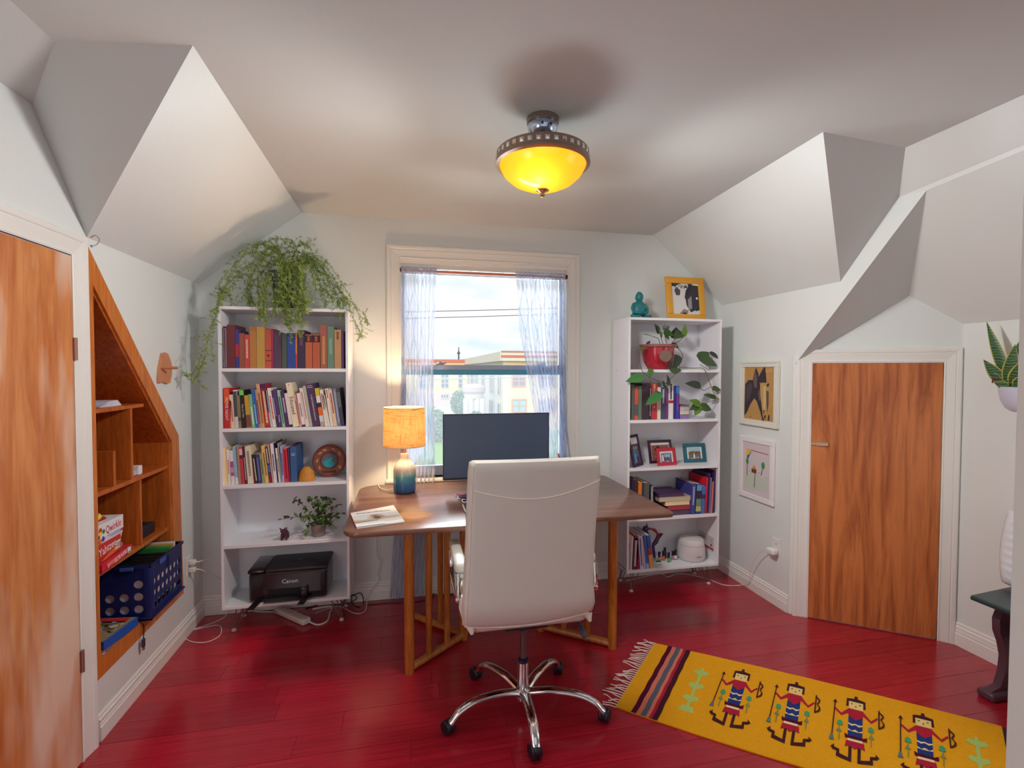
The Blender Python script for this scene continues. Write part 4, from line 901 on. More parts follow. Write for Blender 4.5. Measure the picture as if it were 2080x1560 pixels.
PT = Matrix.Translation((pc.x, 3.345, az+.002)) @ Matrix.Rotation(-.17, 4, 'X')
def pl(m): m.T = PT; m.lathe((0, 0, pr_), [(0, .012), (pr_*.9, .012), (pr_, .006), (pr_, 0), (pr_*.93, -.004), (pr_*.86, .002), (pr_*.56, .004), (pr_*.5, -.001), (pr_*.46, .004), (0, .004)], 40, 'Y')
part('disc', mat((132, 70, 52), .5, vary=.2, scale=40), plate, pl)
uu = PT.to_3x3() @ Vector((1, 0, 0)); vv = PT.to_3x3() @ Vector((0, 0, 1)); oc = PT @ Vector((0, .0035, pr_)); R_ = pr_
flat('painted_wave', oc, uu, vv, [((100, 104, 112), circ(0, 0, R_*.455, 24)), ((40, 160, 172), [(-R_*.42, -.1*R_), (-.1*R_, .08*R_), (.14*R_, .22*R_), (.24*R_, .14*R_), (.16*R_, 0), (.22*R_, -.1*R_), (.32*R_, -.12*R_), (.3*R_, -.28*R_), (.1*R_, -.42*R_), (-.2*R_, -.38*R_)]), ((110, 70, 50), circ(.27*R_, .02*R_, .1*R_, 12)), ((200, 170, 110), circ(.3*R_, .02*R_, .035*R_, 8)), ((30, 80, 90), [(-.03*R_, -.14*R_), (.02*R_, -.12*R_), (-.02*R_, -.24*R_)])], plate)
oc = PT @ Vector((0, .0005, pr_))
flat('inlay', oc, uu, vv, [((206, 146, 106), [(R_*(math.cos(a)*r1), R_*(math.sin(a)*r1)) for a, r1 in ((a0-.2, .66), (a0-.06, .74), (a0+.1, .80), (a0+.24, .74), (a0+.08, .66))]) for a0 in (.55, 1.2, 1.95, 2.4, 3.1, 3.75)]+[((206, 146, 106), [(R_*(.60+q[0]), R_*(-.42+q[1])) for q in ((-.08, .04), (0, .12), (.1, .06), (.13, -.1), (.0, -.12))]), ((96, 44, 34), [(R_*-.42, R_*-.62), (R_*.42, R_*-.62), (R_*.38, R_*-.76), (R_*-.38, R_*-.76)])], plate)['kind'] = 'stuff'

# small potted plant and animal figurine on shelf 2
g2 = (430, 870, 6.933); z1 = SH[1]
pc = xz(1505, 1540, g2, 3.30); pot2 = thing('potted_plant', (pc.x, 3.30, z1), 'small leafy green plant in a taupe pot on the fourth shelf', 'potted plant')
pw2 = (xz(1620, 1350, g2, 3.3).x-xz(1392, 1350, g2, 3.3).x)/2; ph2 = xz(1500, 1330, g2, 3.3).z-z1
part('pot', mat((140, 122, 116), .6, vary=.05, scale=20), pot2, lambda m: m.lathe((pc.x, 3.3, z1+.0004), [(pw2*.78, 0), (pw2*.82, .004), (pw2, ph2), (pw2*.92, ph2), (pw2*.9, ph2-.012)], 24))
part('soil', mat((60, 44, 36), .9), pot2, lambda m: m.lathe((pc.x, 3.3, z1), [(pw2*.9, ph2-.02), (pw2*.9, ph2-.01), (0, ph2-.008)], 16))
st = MB(); lv = [MB(), MB()]; r2 = random.Random(4); base = Vector((pc.x, 3.3, z1+ph2-.01))
tips = [xz(a, b_, g2, Y) for a, b_, Y in ((1150, 1010, 3.26), (1350, 960, 3.28), (1480, 950, 3.3), (1590, 960, 3.32), (1690, 985, 3.3), (1770, 1080, 3.28), (1420, 1050, 3.26), (1530, 1060, 3.27), (1620, 1070, 3.3), (1760, 1250, 3.25), (1840, 1190, 3.24), (990, 1280, 3.22), (1310, 1480, 3.215), (1730, 1380, 3.24), (1240, 1250, 3.25), (1680, 1330, 3.24), (1590, 1370, 3.235))]
for tpt in tips:
    mid = (base+tpt)/2+Vector((0, 0, .03)); c = spline([base+Vector((r2.uniform(-.02, .02), r2.uniform(-.02, .01), 0)), mid, tpt], 6); st.tube(c, .0014, 5, cap=False)
    n = 13
    for k in range(n):
        i = int((.25+.75*k/(n-1))*(len(c)-1)); d = Vector((r2.gauss(0, 1), r2.gauss(-.4, .7), r2.gauss(.1, .8)))
        leafmesh(lv[r2.random() < .4], c[i], d, (0, -.4, 1), r2.uniform(.024, .036), r2.uniform(.016, .024), .2, n=4)
st.build('stems', STEM, pot2, 0)['kind'] = 'stuff'
lv[0].build('foliage', mat((84, 112, 44), .45, vary=.2, scale=30), pot2, 0, solid=1)['kind'] = 'stuff'
lv[1].build('foliage', mat((50, 70, 40), .45, vary=.2, scale=30), pot2, 0, solid=1)['kind'] = 'stuff'
dg = xz(1025, 1560, (430, 870, 6.933), 3.26); dog = thing('animal_figurine', (dg.x, 3.26, z1), 'small dark maroon four legged animal figurine beside the taupe potted plant', 'figurine')
PU = mat((84, 34, 56), .6, bump=.5, bscale=400)
hh = .072; x_ = dg.x
part('body', PU, dog, lambda m: (m.ball((x_, 3.27, z1+.038), (.021, .034, .020)), m.tube([(x_, 3.25, z1+.045), (x_-.003, 3.235, z1+.06)], [.014, .011], 10), m.ball((x_-.003, 3.228, z1+.064), (.013, .017, .012))), 60)
for sx in (-1, 1):
    part('ear', PU, dog, lambda m: m.tube([(x_-.003+sx*.008, 3.232, z1+.070), (x_-.003+sx*.018, 3.233, z1+.084)], [.006, .002], 8))
    for yy in (3.25, 3.292): part('leg', PU, dog, lambda m: m.tube([(x_+sx*.012, yy, z1+.035), (x_+sx*.014, yy, z1+.0005)], [.008, .0065], 8))
part('tail', PU, dog, lambda m: m.tube([(x_, 3.30, z1+.045), (x_+.004, 3.315, z1+.06)], [.005, .002], 6))

# printer
z0 = SH[0]; PK = mat((30, 27, 34), .28, coat=.3); PK2 = mat((20, 18, 24), .12, coat=.6); PK3 = mat((38, 35, 42), .5)
px0, px1, py0, py1 = -.955, -.50, 3.222, 3.478; pz1 = z0+.205
prn = thing('inkjet_printer', ((px0+px1)/2, (py0+py1)/2, z0), 'black inkjet printer with its output tray open on the bottom shelf', 'printer')
part('housing', PK, prn, lambda m: m.box((px0, py0+.004, z0+.001), (px1, py1, pz1-.02), .022))
part('scanner_lid', PK3, prn, lambda m: m.box((px0+.095, py0, pz1-.024), (px1+.004, py1+.002, pz1), .010))
part('control_panel', PK2, prn, lambda m: m.box((px0-.004, py0, pz1-.024), (px0+.0935, py1+.002, pz1-.001), .010))
part('bronze_edge', mat((112, 92, 72), .35, metal=.6), prn, lambda m: m.box((px0+.1, py0-.0025, pz1-.027), (px1-.004, py0+.004, pz1-.023)))
part('front_cover', PK2, prn, lambda m: m.box((px0+.085, py0-.002, z0+.05), (px1-.035, py0+.004, pz1-.03), .001))
part('output_slot', mat((8, 8, 10), .6), prn, lambda m: m.box((px0+.11, py0-.0035, z0+.052), (px1-.15, py0+.002, z0+.082)))
part('paper_tray', PK3, prn, lambda m: m.box((px0+.10, py0-.05, z0+.018), (px1-.155, py0+.002, z0+.026), .002))
for a_, b__ in ((px0+.02, px0+.055), (px1-.16, px1-.125)): part('tray_arm', PK2, prn, lambda m: m.prism([(a_+.035, py0, z0+.03), (b__+.035, py0, z0+.03), (b__, py0-.085, z0+.004), (a_, py0-.085, z0+.004)], (0, 0, .008)))
part('side_hinge', PK2, prn, lambda m: m.box((px1-.155, py0-.03, z0+.03), (px1-.11, py0+.001, z0+.085), .006))
part('buttons', mat((150, 146, 156), .4), prn, lambda m: [m.lathe((px0+.02+.018*i, py0+.06+.03*j, pz1-.0012), [(.0035, 0), (.0035, .0008)], 8) for i in range(4) for j in range(4)])['kind'] = 'stuff'
text('Canon', .036, (px0+.24, py0-.0032, z0+.125), (1, 0, 0), (0, 0, 1), mat((226, 222, 228), .4), prn)
flat('sticker', (px1-.07, py0+.0028, z0+.06), (1, 0, 0), (0, 0, 1), [((220, 216, 222), [(0, 0), (.012, 0), (.012, .012), (0, .012)]), ((60, 56, 66), circ(.006, .006, .0035, 8))], prn, off=.002)
flat('lid_mark', ((px0+px1)/2+.04, py0+.14, pz1), (1, 0, 0), (0, 1, 0), [((132, 128, 138), [(-.016, -.01), (0, -.002), (.018, -.01), (.012, .002), (.02, .012), (0, .006), (-.02, .012), (-.012, .002)])], prn)

# ------------------------------------------------------------------ on the other bookcase
TE = mat((20, 116, 122), .35, vary=.18, scale=60, coat=.3, bump=.4, bscale=300)
sx_, sy_, sz_ = P(1300, 640, Y=3.30).x, 3.30, BZ1+.0162
bu = thing('meditating_statue', (sx_, sy_, sz_), 'turquoise glazed statue of a seated meditating figure on the bookcase', 'statue')
part('body', TE, bu, lambda m: (m.lathe((sx_-.008, sy_, sz_+.024), [(.040, 0), (.050, .012), (.050, .04), (.046, .072), (.034, .094), (.020, .106), (.016, .114)], 22, sy=.7),), 60)
part('head', TE, bu, lambda m: (m.ball((sx_-.008, sy_-.003, sz_+.156), (.029, .028, .037)), m.ball((sx_-.008, sy_, sz_+.182), (.017, .017, .014)), m.ball((sx_-.008, sy_-.028, sz_+.152), (.004, .006, .008))), 60)
for s in (-1, 1):
    part('ear', TE, bu, lambda m: m.ball((sx_-.008+s*.026, sy_, sz_+.15), (.004, .008, .016)), 60)
    part('arm', TE, bu, lambda m: m.tube(spline([(sx_-.008+s*.038, sy_, sz_+.108), (sx_-.008+s*.055, sy_-.01, sz_+.075), (sx_-.008+s*.048, sy_-.028, sz_+.045), (sx_-.006+s*.012, sy_-.042, sz_+.038)], 4), [.013]*5+[.012]*4+[.010]*4, 10), 60)
    part('folded_leg', TE, bu, lambda m: m.tube(spline([(sx_-.005+s*.018, sy_+.005, sz_+.016), (sx_-.002+s*.055, sy_-.005, sz_+.017), (sx_+s*.064, sy_-.026, sz_+.016), (sx_+s*.02, sy_-.045, sz_+.014)], 4), [.015]*5+[.0155]*4+[.011]*4, 10), 60)
def photoframe(name, label, cen, w_, h_, fw, col, tilt, yaw, z, polys, mcol=None, cat='picture frame', stand=True, th=.012, bev=.002, group=None, rough=.45):
    T = Matrix.Translation(Vector((cen[0], cen[1], z+.0006))) @ Matrix.Rotation(yaw, 4, 'Z') @ Matrix.Rotation(-tilt, 4, 'X')
    o = thing(name, (cen[0], cen[1], z), label, cat, group)
    def side(nm, a, b_):
        def f(m): m.T = T; m.box(a, b_, bev)
        part(nm, mat(col, rough), o, f)
    side('frame_rail', (-w_/2, 0, 0), (w_/2, th, fw)); side('frame_rail', (-w_/2, 0, h_-fw), (w_/2, th, h_)); side('frame_stile', (-w_/2, 0, fw), (-w_/2+fw, th, h_-fw)); side('frame_stile', (w_/2-fw, 0, fw), (w_/2, th, h_-fw))
    def bk(m): m.T = T; m.box((-w_/2+.002, th*.5, .002), (w_/2-.002, th*.9, h_-.002))
    part('backing', mat(mcol or (230, 226, 220), .7), o, bk)
    flat('photo_print', T @ Vector((0, th*.5-.0004, 0)), T.to_3x3() @ Vector((1, 0, 0)), T.to_3x3() @ Vector((0, 0, 1)), polys, o)
    if stand:
        def sd(m): m.T = T; m.prism([(-.02, th, h_*.62), (.02, th, h_*.62), (.025, th+h_*.10+.03, .0), (-.025, th+h_*.10+.03, .0)], (0, .002, 0))
        pass
    return o
# yellow frame with the cow photograph
fxa, fxb = P(1355, 650, Y=3.34).x, P(1434, 648, Y=3.34).x; wf = fxb-fxa; fh = P(1390, 563, Y=3.37).z-BZ1-.016
u_ = wf
cow = [((52, 48, 60), [(-.36*u_, .12*u_), (.36*u_, .12*u_), (.36*u_, .98*u_), (-.36*u_, .98*u_)]), ((218, 216, 212), [(-.36*u_, .12*u_), (.30*u_, .12*u_), (.30*u_, .2*u_), (.08*u_, .38*u_), (-.02*u_, .55*u_), (.02*u_, .72*u_), (.12*u_, .86*u_), (.0, .93*u_), (-.2*u_, .84*u_), (-.36*u_, .80*u_)]),
 ((60, 56, 66), [(.0, .52*u_), (.10*u_, .62*u_), (.2*u_, .84*u_), (.36*u_, .86*u_), (.36*u_, .3*u_), (.12*u_, .2*u_), (.02*u_, .36*u_)]), ((150, 146, 148), [(.06*u_, .5*u_), (.16*u_, .6*u_), (.16*u_, .3*u_), (.06*u_, .24*u_)]), ((84, 78, 84), [(-.24*u_, .60*u_), (-.14*u_, .60*u_), (-.12*u_, .72*u_), (-.22*u_, .80*u_), (-.28*u_, .72*u_)]), ((150, 130, 124), [(-.18*u_, .16*u_), (.04*u_, .16*u_), (.06*u_, .24*u_), (-.06*u_, .28*u_)]), ((40, 36, 46), [(-.14*u_, .17*u_), (.0, .15*u_), (-.02*u_, .2*u_)]), ((236, 236, 236), [(.16*u_, .86*u_), (.36*u_, .84*u_), (.36*u_, .9*u_), (.2*u_, .93*u_)]), ((50, 46, 56), [(-.1*u_, .80*u_), (.06*u_, .79*u_), (.06*u_, .82*u_), (-.1*u_, .83*u_)]), ((236, 236, 236), circ(.3*u_, .54*u_, .03*u_, 8)), ((214, 212, 210), [(.14*u_, .12*u_), (.36*u_, .12*u_), (.36*u_, .26*u_), (.22*u_, .22*u_)])]
rc = random.Random(8)
cow += [((rc.choice([(70, 66, 74), (190, 188, 186), (120, 116, 122)])), circ(rc.uniform(-.3, .2)*u_, rc.uniform(.78, .95)*u_, rc.uniform(.01, .03)*u_, 6)) for _ in range(26)]
cf = photoframe('framed_photo', 'yellow framed black and white cow photograph standing on the bookcase', ((fxa+fxb)/2, 3.325), wf, fh/math.cos(.14), wf*.15, (222, 160, 52), .14, .03, BZ1+.0165, cow, (236, 234, 230), th=.022, bev=.005)
g3r = (1240, 850, 8.667); z3 = SH[2]
def ph(name, label, l, r_, b_, t_, col, tilt, yaw, yy, fw, polys, Yc=None):
    a = xz(l, b_, g3r, yy); c = xz(r_, b_, g3r, yy); tp = xz(l, t_, g3r, yy+.03)
    return photoframe(name, label, ((a.x+c.x)/2, yy), (c.x-a.x)/math.cos(yaw), (tp.z-z3)/math.cos(tilt), fw, col, tilt, yaw, z3, polys)
def blobs(seed, w_, z0_, z1_, pal, n, base, r=(.004, .010)):
    q = random.Random(seed); return [(base, [(-w_, z0_), (w_, z0_), (w_, z1_), (-w_, z1_)])]+[(q.choice(pal), circ(q.uniform(-w_*.8, w_*.8), q.uniform(z0_+.01, z1_-.01), q.uniform(*r), 6, 1.3)) for _ in range(n)]
ph('framed_photo', 'dark violet framed photo of two people at the left end of the shelf', 372, 632, 845, 290, (52, 30, 70), .22, .62, 3.27, .020, blobs(1, .055, .02, .165, [(60, 150, 130), (90, 120, 180), (120, 90, 80), (190, 150, 140), (70, 60, 110)], 6, (96, 78, 90))+[((90, 150, 210), [(-.03, .03), (.0, .03), (-.005, .10), (-.03, .10)]), ((60, 150, 120), [(-.035, .09), (-.005, .09), (-.008, .125), (-.03, .125)]), ((80, 110, 170), [(.0, .07), (.028, .07), (.024, .125), (.004, .125)]), ((206, 160, 140), circ(-.018, .137, .010)), ((206, 160, 140), circ(.014, .137, .010)), ((70, 50, 44), [(.002, .03), (.026, .03), (.026, .07), (.002, .07)])])
ph('framed_photo', 'black violet stepped photo frame standing behind the small red one', 690, 1120, 815, 385, (60, 22, 50), .2, .08, 3.36, .020, blobs(2, .075, .02, .135, [(120, 60, 50), (90, 80, 70), (170, 120, 110), (60, 40, 40)], 40, (150, 90, 80)))
ph('framed_photo', 'small red photo frame in front of the dark one', 830, 1185, 880, 520, (190, 30, 56), .2, .12, 3.262, .024, blobs(3, .045, .02, .09, [(220, 220, 235), (90, 80, 90), (150, 140, 170), (60, 60, 70), (190, 150, 150)], 26, (110, 110, 130), (.003, .007))+[((150, 190, 230), [(-.02, .06), (.03, .06), (.03, .082), (-.02, .082)]), ((150, 90, 60), [(-.018, .052), (.016, .052), (.016, .062), (-.018, .062)]), ((226, 222, 226), [(-.042, .035), (-.026, .03), (-.028, .08), (-.042, .078)]), ((140, 160, 210), circ(.004, .03, .014, 8, .5))])
ph('framed_photo', 'teal photo frame with an outdoor snapshot beside the red frame', 1310, 1690, 822, 442, (30, 96, 112), .2, -.02, 3.33, .028, [((110, 112, 110), [(-.05, .025), (.05, .025), (.05, .11), (-.05, .11)]), ((166, 196, 206), [(-.05, .08), (.05, .08), (.05, .11), (-.05, .11)]), ((120, 90, 60), [(-.05, .06), (.05, .066), (.05, .082), (-.03, .086)]), ((236, 232, 226), [(-.012, .03), (.004, .03), (.0, .066), (-.008, .066)]), ((190, 130, 110), circ(-.002, .072, .006)), ((226, 150, 110), [(.012, .03), (.034, .03), (.032, .042), (.014, .042)]), ((230, 226, 220), [(-.04, .028), (-.016, .028), (-.02, .034)]), ((90, 60, 50), circ(.008, .066, .006))])
# pothos in a red pot
zp = SH[4]; pcx = P(1335, 748, Y=3.33).x; poth = thing('pothos_plant', (pcx, 3.32, zp), 'trailing pothos in a glossy red pot on the top shelf', 'potted plant')
prr = (P(1366, 720, Y=3.3).x-P(1305, 720, Y=3.3).x)/2; phh = P(1335, 700, Y=3.3).z-zp
part('pot', mat((172, 22, 44), .18, coat=.8), poth, lambda m: m.lathe((pcx, 3.32, zp+.0004), [(prr*.55, 0), (prr*.62, .004), (prr*.86, phh*.3), (prr*.97, phh*.62), (prr*.98, phh*.88)], 32))
part('pot_rim', mat((150, 92, 84), .4), poth, lambda m: m.lathe((pcx, 3.32, zp), [(prr*.98, phh*.875), (prr*1.1, phh*.9), (prr*1.12, phh), (prr*1.02, phh), (prr*.98, phh*.92)], 32))
part('soil', mat((70, 50, 40), .9), poth, lambda m: m.lathe((pcx, 3.32, zp), [(prr*.97, phh*.9), (prr*.97, phh*.94), (0, phh*.96)], 20))
part('medallion', mat((132, 104, 92), .5, vary=.3, scale=200), poth, lambda m: m.lathe((pcx-.002, 3.32-prr*.985, zp+phh*.54), [(0, -.0035), (prr*.36, -.001), (prr*.4, .012)], 20, 'Y'))
gp1 = (1220, 540, 7.43); gp2 = (1220, 700, 7.43)
def lf(img, bx_, by_, tx_, ty_, Yb, Yt, wd, m_, up=(0, -1, .5), heart=True, curl=.12):
    a = xz(bx_, by_, img, Yb); c = xz(tx_, ty_, img, Yt)
    part('leaf', m_, poth, lambda m: leafmesh(m, a, c-a, up, (c-a).length, wd, curl, heart, 7), 60)
for row_ in (
 (gp1, 800, 1075, 640, 1010, 3.28, 3.26, .055, LEAFB, (0, -.3, 1)), (gp1, 880, 1010, 830, 880, 3.3, 3.27, .05, LEAFD), (gp1, 950, 960, 1040, 905, 3.31, 3.28, .055, LEAFD), (gp1, 920, 1080, 890, 960, 3.29, 3.25, .035, LEAFB),
 (gp1, 960, 1000, 1110, 1045, 3.29, 3.25, .06, LEAF), (gp1, 1120, 1090, 1150, 925, 3.31, 3.29, .085, LEAFD), (gp1, 1210, 1000, 1120, 1090, 3.27, 3.24, .075, LEAF), (gp1, 1255, 1060, 1285, 880, 3.26, 3.25, .045, LEAFB),
 (gp1, 980, 1050, 1040, 1110, 3.27, 3.25, .03, LEAF), (gp1, 700, 1240, 560, 1255, 3.24, 3.21, .03, LEAFB, (0, -.4, 1)), (gp1, 1170, 1360, 1120, 1540, 3.24, 3.2, .07, LEAFD), (gp1, 1500, 1420, 1640, 1300, 3.27, 3.24, .1, LEAF), (gp1, 1520, 1400, 1770, 1500, 3.24, 3.20, .085, LEAF),
 (gp1, 1655, 1310, 1805, 1400, 3.25, 3.22, .04, LEAFD), (gp1, 1080, 1170, 1180, 1240, 3.3, 3.26, .04, LEAFD), (gp1, 700, 1190, 750, 1130, 3.3, 3.29, .025, LEAFD),
 (gp2, 630, 490, 390, 545, 3.19, 3.17, .065, mat((64, 128, 58), .4)), (gp2, 755, 370, 745, 510, 3.19, 3.18, .045, mat((70, 120, 50), .4)), (gp2, 1120, 360, 1130, 450, 3.2, 3.19, .09, LEAF), (gp2, 1060, 380, 1190, 170, 3.21, 3.22, .06, LEAFD),
 (gp2, 900, 740, 685, 905, 3.18, 3.17, .07, mat((58, 122, 60), .4)), (gp2, 1030, 600, 1015, 450, 3.2, 3.19, .03, LEAFD), (gp2, 960, 620, 940, 540, 3.2, 3.19, .03, LEAFD), (gp2, 1000, 610, 1060, 570, 3.2, 3.19, .035, LEAFD), (gp2, 960, 620, 1010, 670, 3.2, 3.19, .03, LEAFD),
 (gp2, 1500, 620, 1290, 575, 3.2, 3.19, .062, LEAFD), (gp2, 1690, 660, 1825, 680, 3.2, 3.19, .045, LEAF), (gp2, 1730, 800, 1565, 745, 3.2, 3.19, .04, LEAF), (gp2, 1500, 910, 1350, 830, 3.2, 3.19, .06, LEAFB), (gp2, 1510, 930, 1690, 980, 3.2, 3.18, .07, LEAF), (gp2, 1490, 920, 1430, 1070, 3.2, 3.18, .06, LEAFB), (gp2, 1480, 910, 1350, 980, 3.2, 3.19, .05, LEAF)):
    lf(*row_)
def vine(img, pts, r=.0022):
    part('vine', VINE if r < .0025 else STEM, poth, lambda m: m.tube(spline([xz(a, b_, img, Y) for a, b_, Y in pts], 6), r, 6))
sb = (pcx, 3.32, zp+phh*.95)
vine(gp1, [(900, 1200, 3.32), (870, 1100, 3.3), (800, 1070, 3.28)]); vine(gp1, [(950, 1200, 3.32), (920, 1100, 3.3), (930, 1000, 3.29)]); vine(gp1, [(1000, 1200, 3.32), (980, 1100, 3.3), (960, 1010, 3.3)])
vine(gp1, [(1050, 1200, 3.32), (1130, 1100, 3.3), (1210, 1010, 3.28)]); vine(gp1, [(1020, 1200, 3.32), (1160, 1150, 3.29), (1260, 1070, 3.26)])
vine(gp1, [(1050, 1200, 3.3), (1150, 1230, 3.26), (1240, 1350, 3.24), (1210, 1450, 3.22), (1180, 1520, 3.2)])
vine(gp2, [(1060, 50, 3.24), (1110, 180, 3.2), (1070, 380, 3.2), (1130, 430, 3.2), (1040, 530, 3.19), (1000, 610, 3.2)])
vine(gp2, [(600, 60, 3.22), (590, 250, 3.19), (630, 400, 3.19), (740, 510, 3.185), (780, 640, 3.18), (900, 740, 3.18)])
vine(gp2, [(760, 505, 3.185), (900, 560, 3.19), (970, 620, 3.2), (1000, 640, 3.2)])
vine(gp2, [(1180, 352, 3.21), (1250, 342, 3.215), (1400, 355, 3.215), (1540, 358, 3.205), (1600, 440, 3.195), (1640, 560, 3.19), (1680, 660, 3.2), (1740, 790, 3.2), (1785, 825, 3.2), (1640, 860, 3.2), (1500, 915, 3.2)], .0026)
vine(gp2, [(1660, 640, 3.2), (1560, 690, 3.2), (1500, 640, 3.2)]); vine(gp2, [(1500, 300, 3.22), (1560, 340, 3.205), (1640, 380, 3.195), (1640, 300, 3.2)])
# oil bottles
gb = (1220, 1040, 6.933); zb = SH[0]
AMB = mat((52, 22, 34), .15, coat=.5); CAP = mat((34, 18, 36), .4)
first = None
for k, (bx_, yy, hh, c, wrd) in enumerate(((827, 3.34, .062, (170, 150, 120), 'beige label, at the end by the books'), (885, 3.35, .064, (226, 110, 80), 'orange label'), (905, 3.385, .072, (70, 40, 90), 'violet label, tallest, in the back'), (960, 3.31, .062, (90, 170, 110), 'green label, in front'), (1018, 3.36, .052, (200, 130, 120), 'pink label, shortest'), (1055, 3.345, .064, (210, 206, 220), 'white label, nearest the white diffuser'))):
    xx = xz(bx_, 600, gb, yy).x; rb = .0125
    o = thing('oil_bottle', (xx, yy, zb), 'small dark oil bottle with '+wrd, 'bottle', 'oil bottles on the lowest shelf')
    hh *= 1.12
    part('bottle_body', AMB, o, lambda m: m.lathe((xx, yy, zb+.0003), [(rb*.9, 0), (rb, .002), (rb, hh*.5), (rb*.8, hh*.6), (rb*.5, hh*.64)], 16))
    part('cap', CAP, o, lambda m: m.lathe((xx, yy, zb), [(rb*.72, hh*.64), (rb*.78, hh*.66), (rb*.78, hh*.99), (rb*.7, hh), (0, hh)], 14))
    part('paper_label', mat(c, .6), o, lambda m: m.lathe((xx, yy, zb), [(rb+.0004, hh*.08), (rb+.0005, hh*.46)], 16))
# diffuser
dx_ = xz(1273, 600, gb, 3.34).x; dr = (xz(1445, 500, gb, 3.3).x-xz(1100, 500, gb, 3.3).x)/2; dh = xz(1270, 345, gb, 3.34).z-zb
df_ = thing('aroma_diffuser', (dx_, 3.34, zb), 'round white aroma diffuser on the lowest shelf beside the oil bottles', 'diffuser')
WP = mat((222, 216, 214), .4)
part('base', mat((196, 190, 190), .5), df_, lambda m: m.lathe((dx_, 3.34, zb+.0003), [(dr*.86, 0), (dr*.9, .008), (dr*.93, .012)], 32))
part('body', WP, df_, lambda m: m.lathe((dx_, 3.34, zb), [(dr*.93, .0122), (dr, .03), (dr*.98, dh*.55), (dr*.94, dh*.7)], 36))
part('lid', WP, df_, lambda m: m.lathe((dx_, 3.34, zb), [(dr*.94, dh*.71), (dr*.92, dh*.84), (dr*.84, dh*.94), (dr*.6, dh*.985), (0, dh)], 36))
part('spout', mat((200, 195, 192), .4), df_, lambda m: m.lathe((dx_, 3.34, zb+dh), [(.02, -.004), (.018, .002), (.010, .003), (0, .0015)], 16))
text('diffuser', .013, (dx_+.004, 3.34-dr-.0012, zb+dh*.28), (1, 0, 0), (0, 0, 1), mat((70, 64, 70), .5), df_, ext=.0003)
stc = part('safety_sticker', mat((216, 208, 206), .6), df_, lambda m: None) if 0 else None
lfb = single('fallen_leaf', LEAF, lambda m: (leafmesh(m, xz(785, 705, gb, 3.26)+Vector((0, 0, .0)), (1, .15, .12), (0, 0, 1), .05, .026, .05, True), leafmesh(m, xz(850, 715, gb, 3.25)+Vector((0, 0, .0)), (-.4, .3, .8), (0, -1, .3), .03, .012, .05, False)), 'green fallen leaf lying on the lowest shelf before the oil bottles', 'leaf')
ws = thing('warning_sticker', (BR_+BW-.017, 3.36, .27), 'paper warning label with red stripe inside the bookcase side panel', 'sticker')
part('paper', mat((206, 198, 200), .7), ws, lambda m: m.box((BR_+BW-.0168, 3.25, .235), (BR_+BW-.0162, 3.44, .345)))
flat('printed_face', (BR_+BW-.0169, 3.25, .235), (0, 1, 0), (0, 0, 1), [((190, 40, 60), [(0, .012), (.12, .012), (.12, .026), (0, .026)]), ((60, 50, 56), circ(.03, .046, .009)), ((190, 120, 130), circ(.03, .08, .010)), ((206, 198, 200), circ(.03, .08, .007)), ((130, 120, 126), [(.08, .07), (.18, .07), (.18, .074), (.08, .074)]), ((130, 120, 126), [(.08, .082), (.16, .082), (.16, .086), (.08, .086)])], ws, off=-.0006, step=-.0001)
# articulated toy
VI = mat((62, 36, 92), .4, coat=.3); RD = mat((170, 24, 54), .4)
ty = thing('toy_dragon', (xz(740, 600, gb, 3.41).x, 3.41, zb), 'purple and red articulated toy dragon rearing behind the leaning books', 'toy')
def tp(px, py, Y=3.41): return xz(px, py, gb, Y)
part('tail', VI, ty, lambda m: m.tube([tp(760, 650), tp(748, 560), tp(740, 470), tp(800, 420)], [.008, .012, .012, .010], 8))
part('body', mat((60, 24, 50), .4, coat=.3), ty, lambda m: m.tube([tp(735, 465), tp(790, 400), tp(815, 330)], [.012, .017, .012], 8))
part('wing', mat((80, 26, 56), .4), ty, lambda m: (m.prism([tp(800, 300), tp(885, 305), tp(830, 380), tp(750, 490), tp(770, 420)], (0, .006, 0))))
part('neck', RD, ty, lambda m: m.tube(spline([tp(810, 320), tp(775, 270), tp(735, 245), tp(680, 235)], 5), [.009]*5+[.012]*5+[.008]*6, 8))
part('head', VI, ty, lambda m: (m.ball(tp(635, 235), (.026, .02, .022)), m.tube([tp(650, 215), tp(652, 158)], [.010, .002], 8), m.tube([tp(620, 240), tp(575, 262)], [.014, .004], 8)))
part('leg', VI, ty, lambda m: m.tube([tp(640, 260), tp(680, 330), tp(700, 420)], [.010, .008, .005], 8))

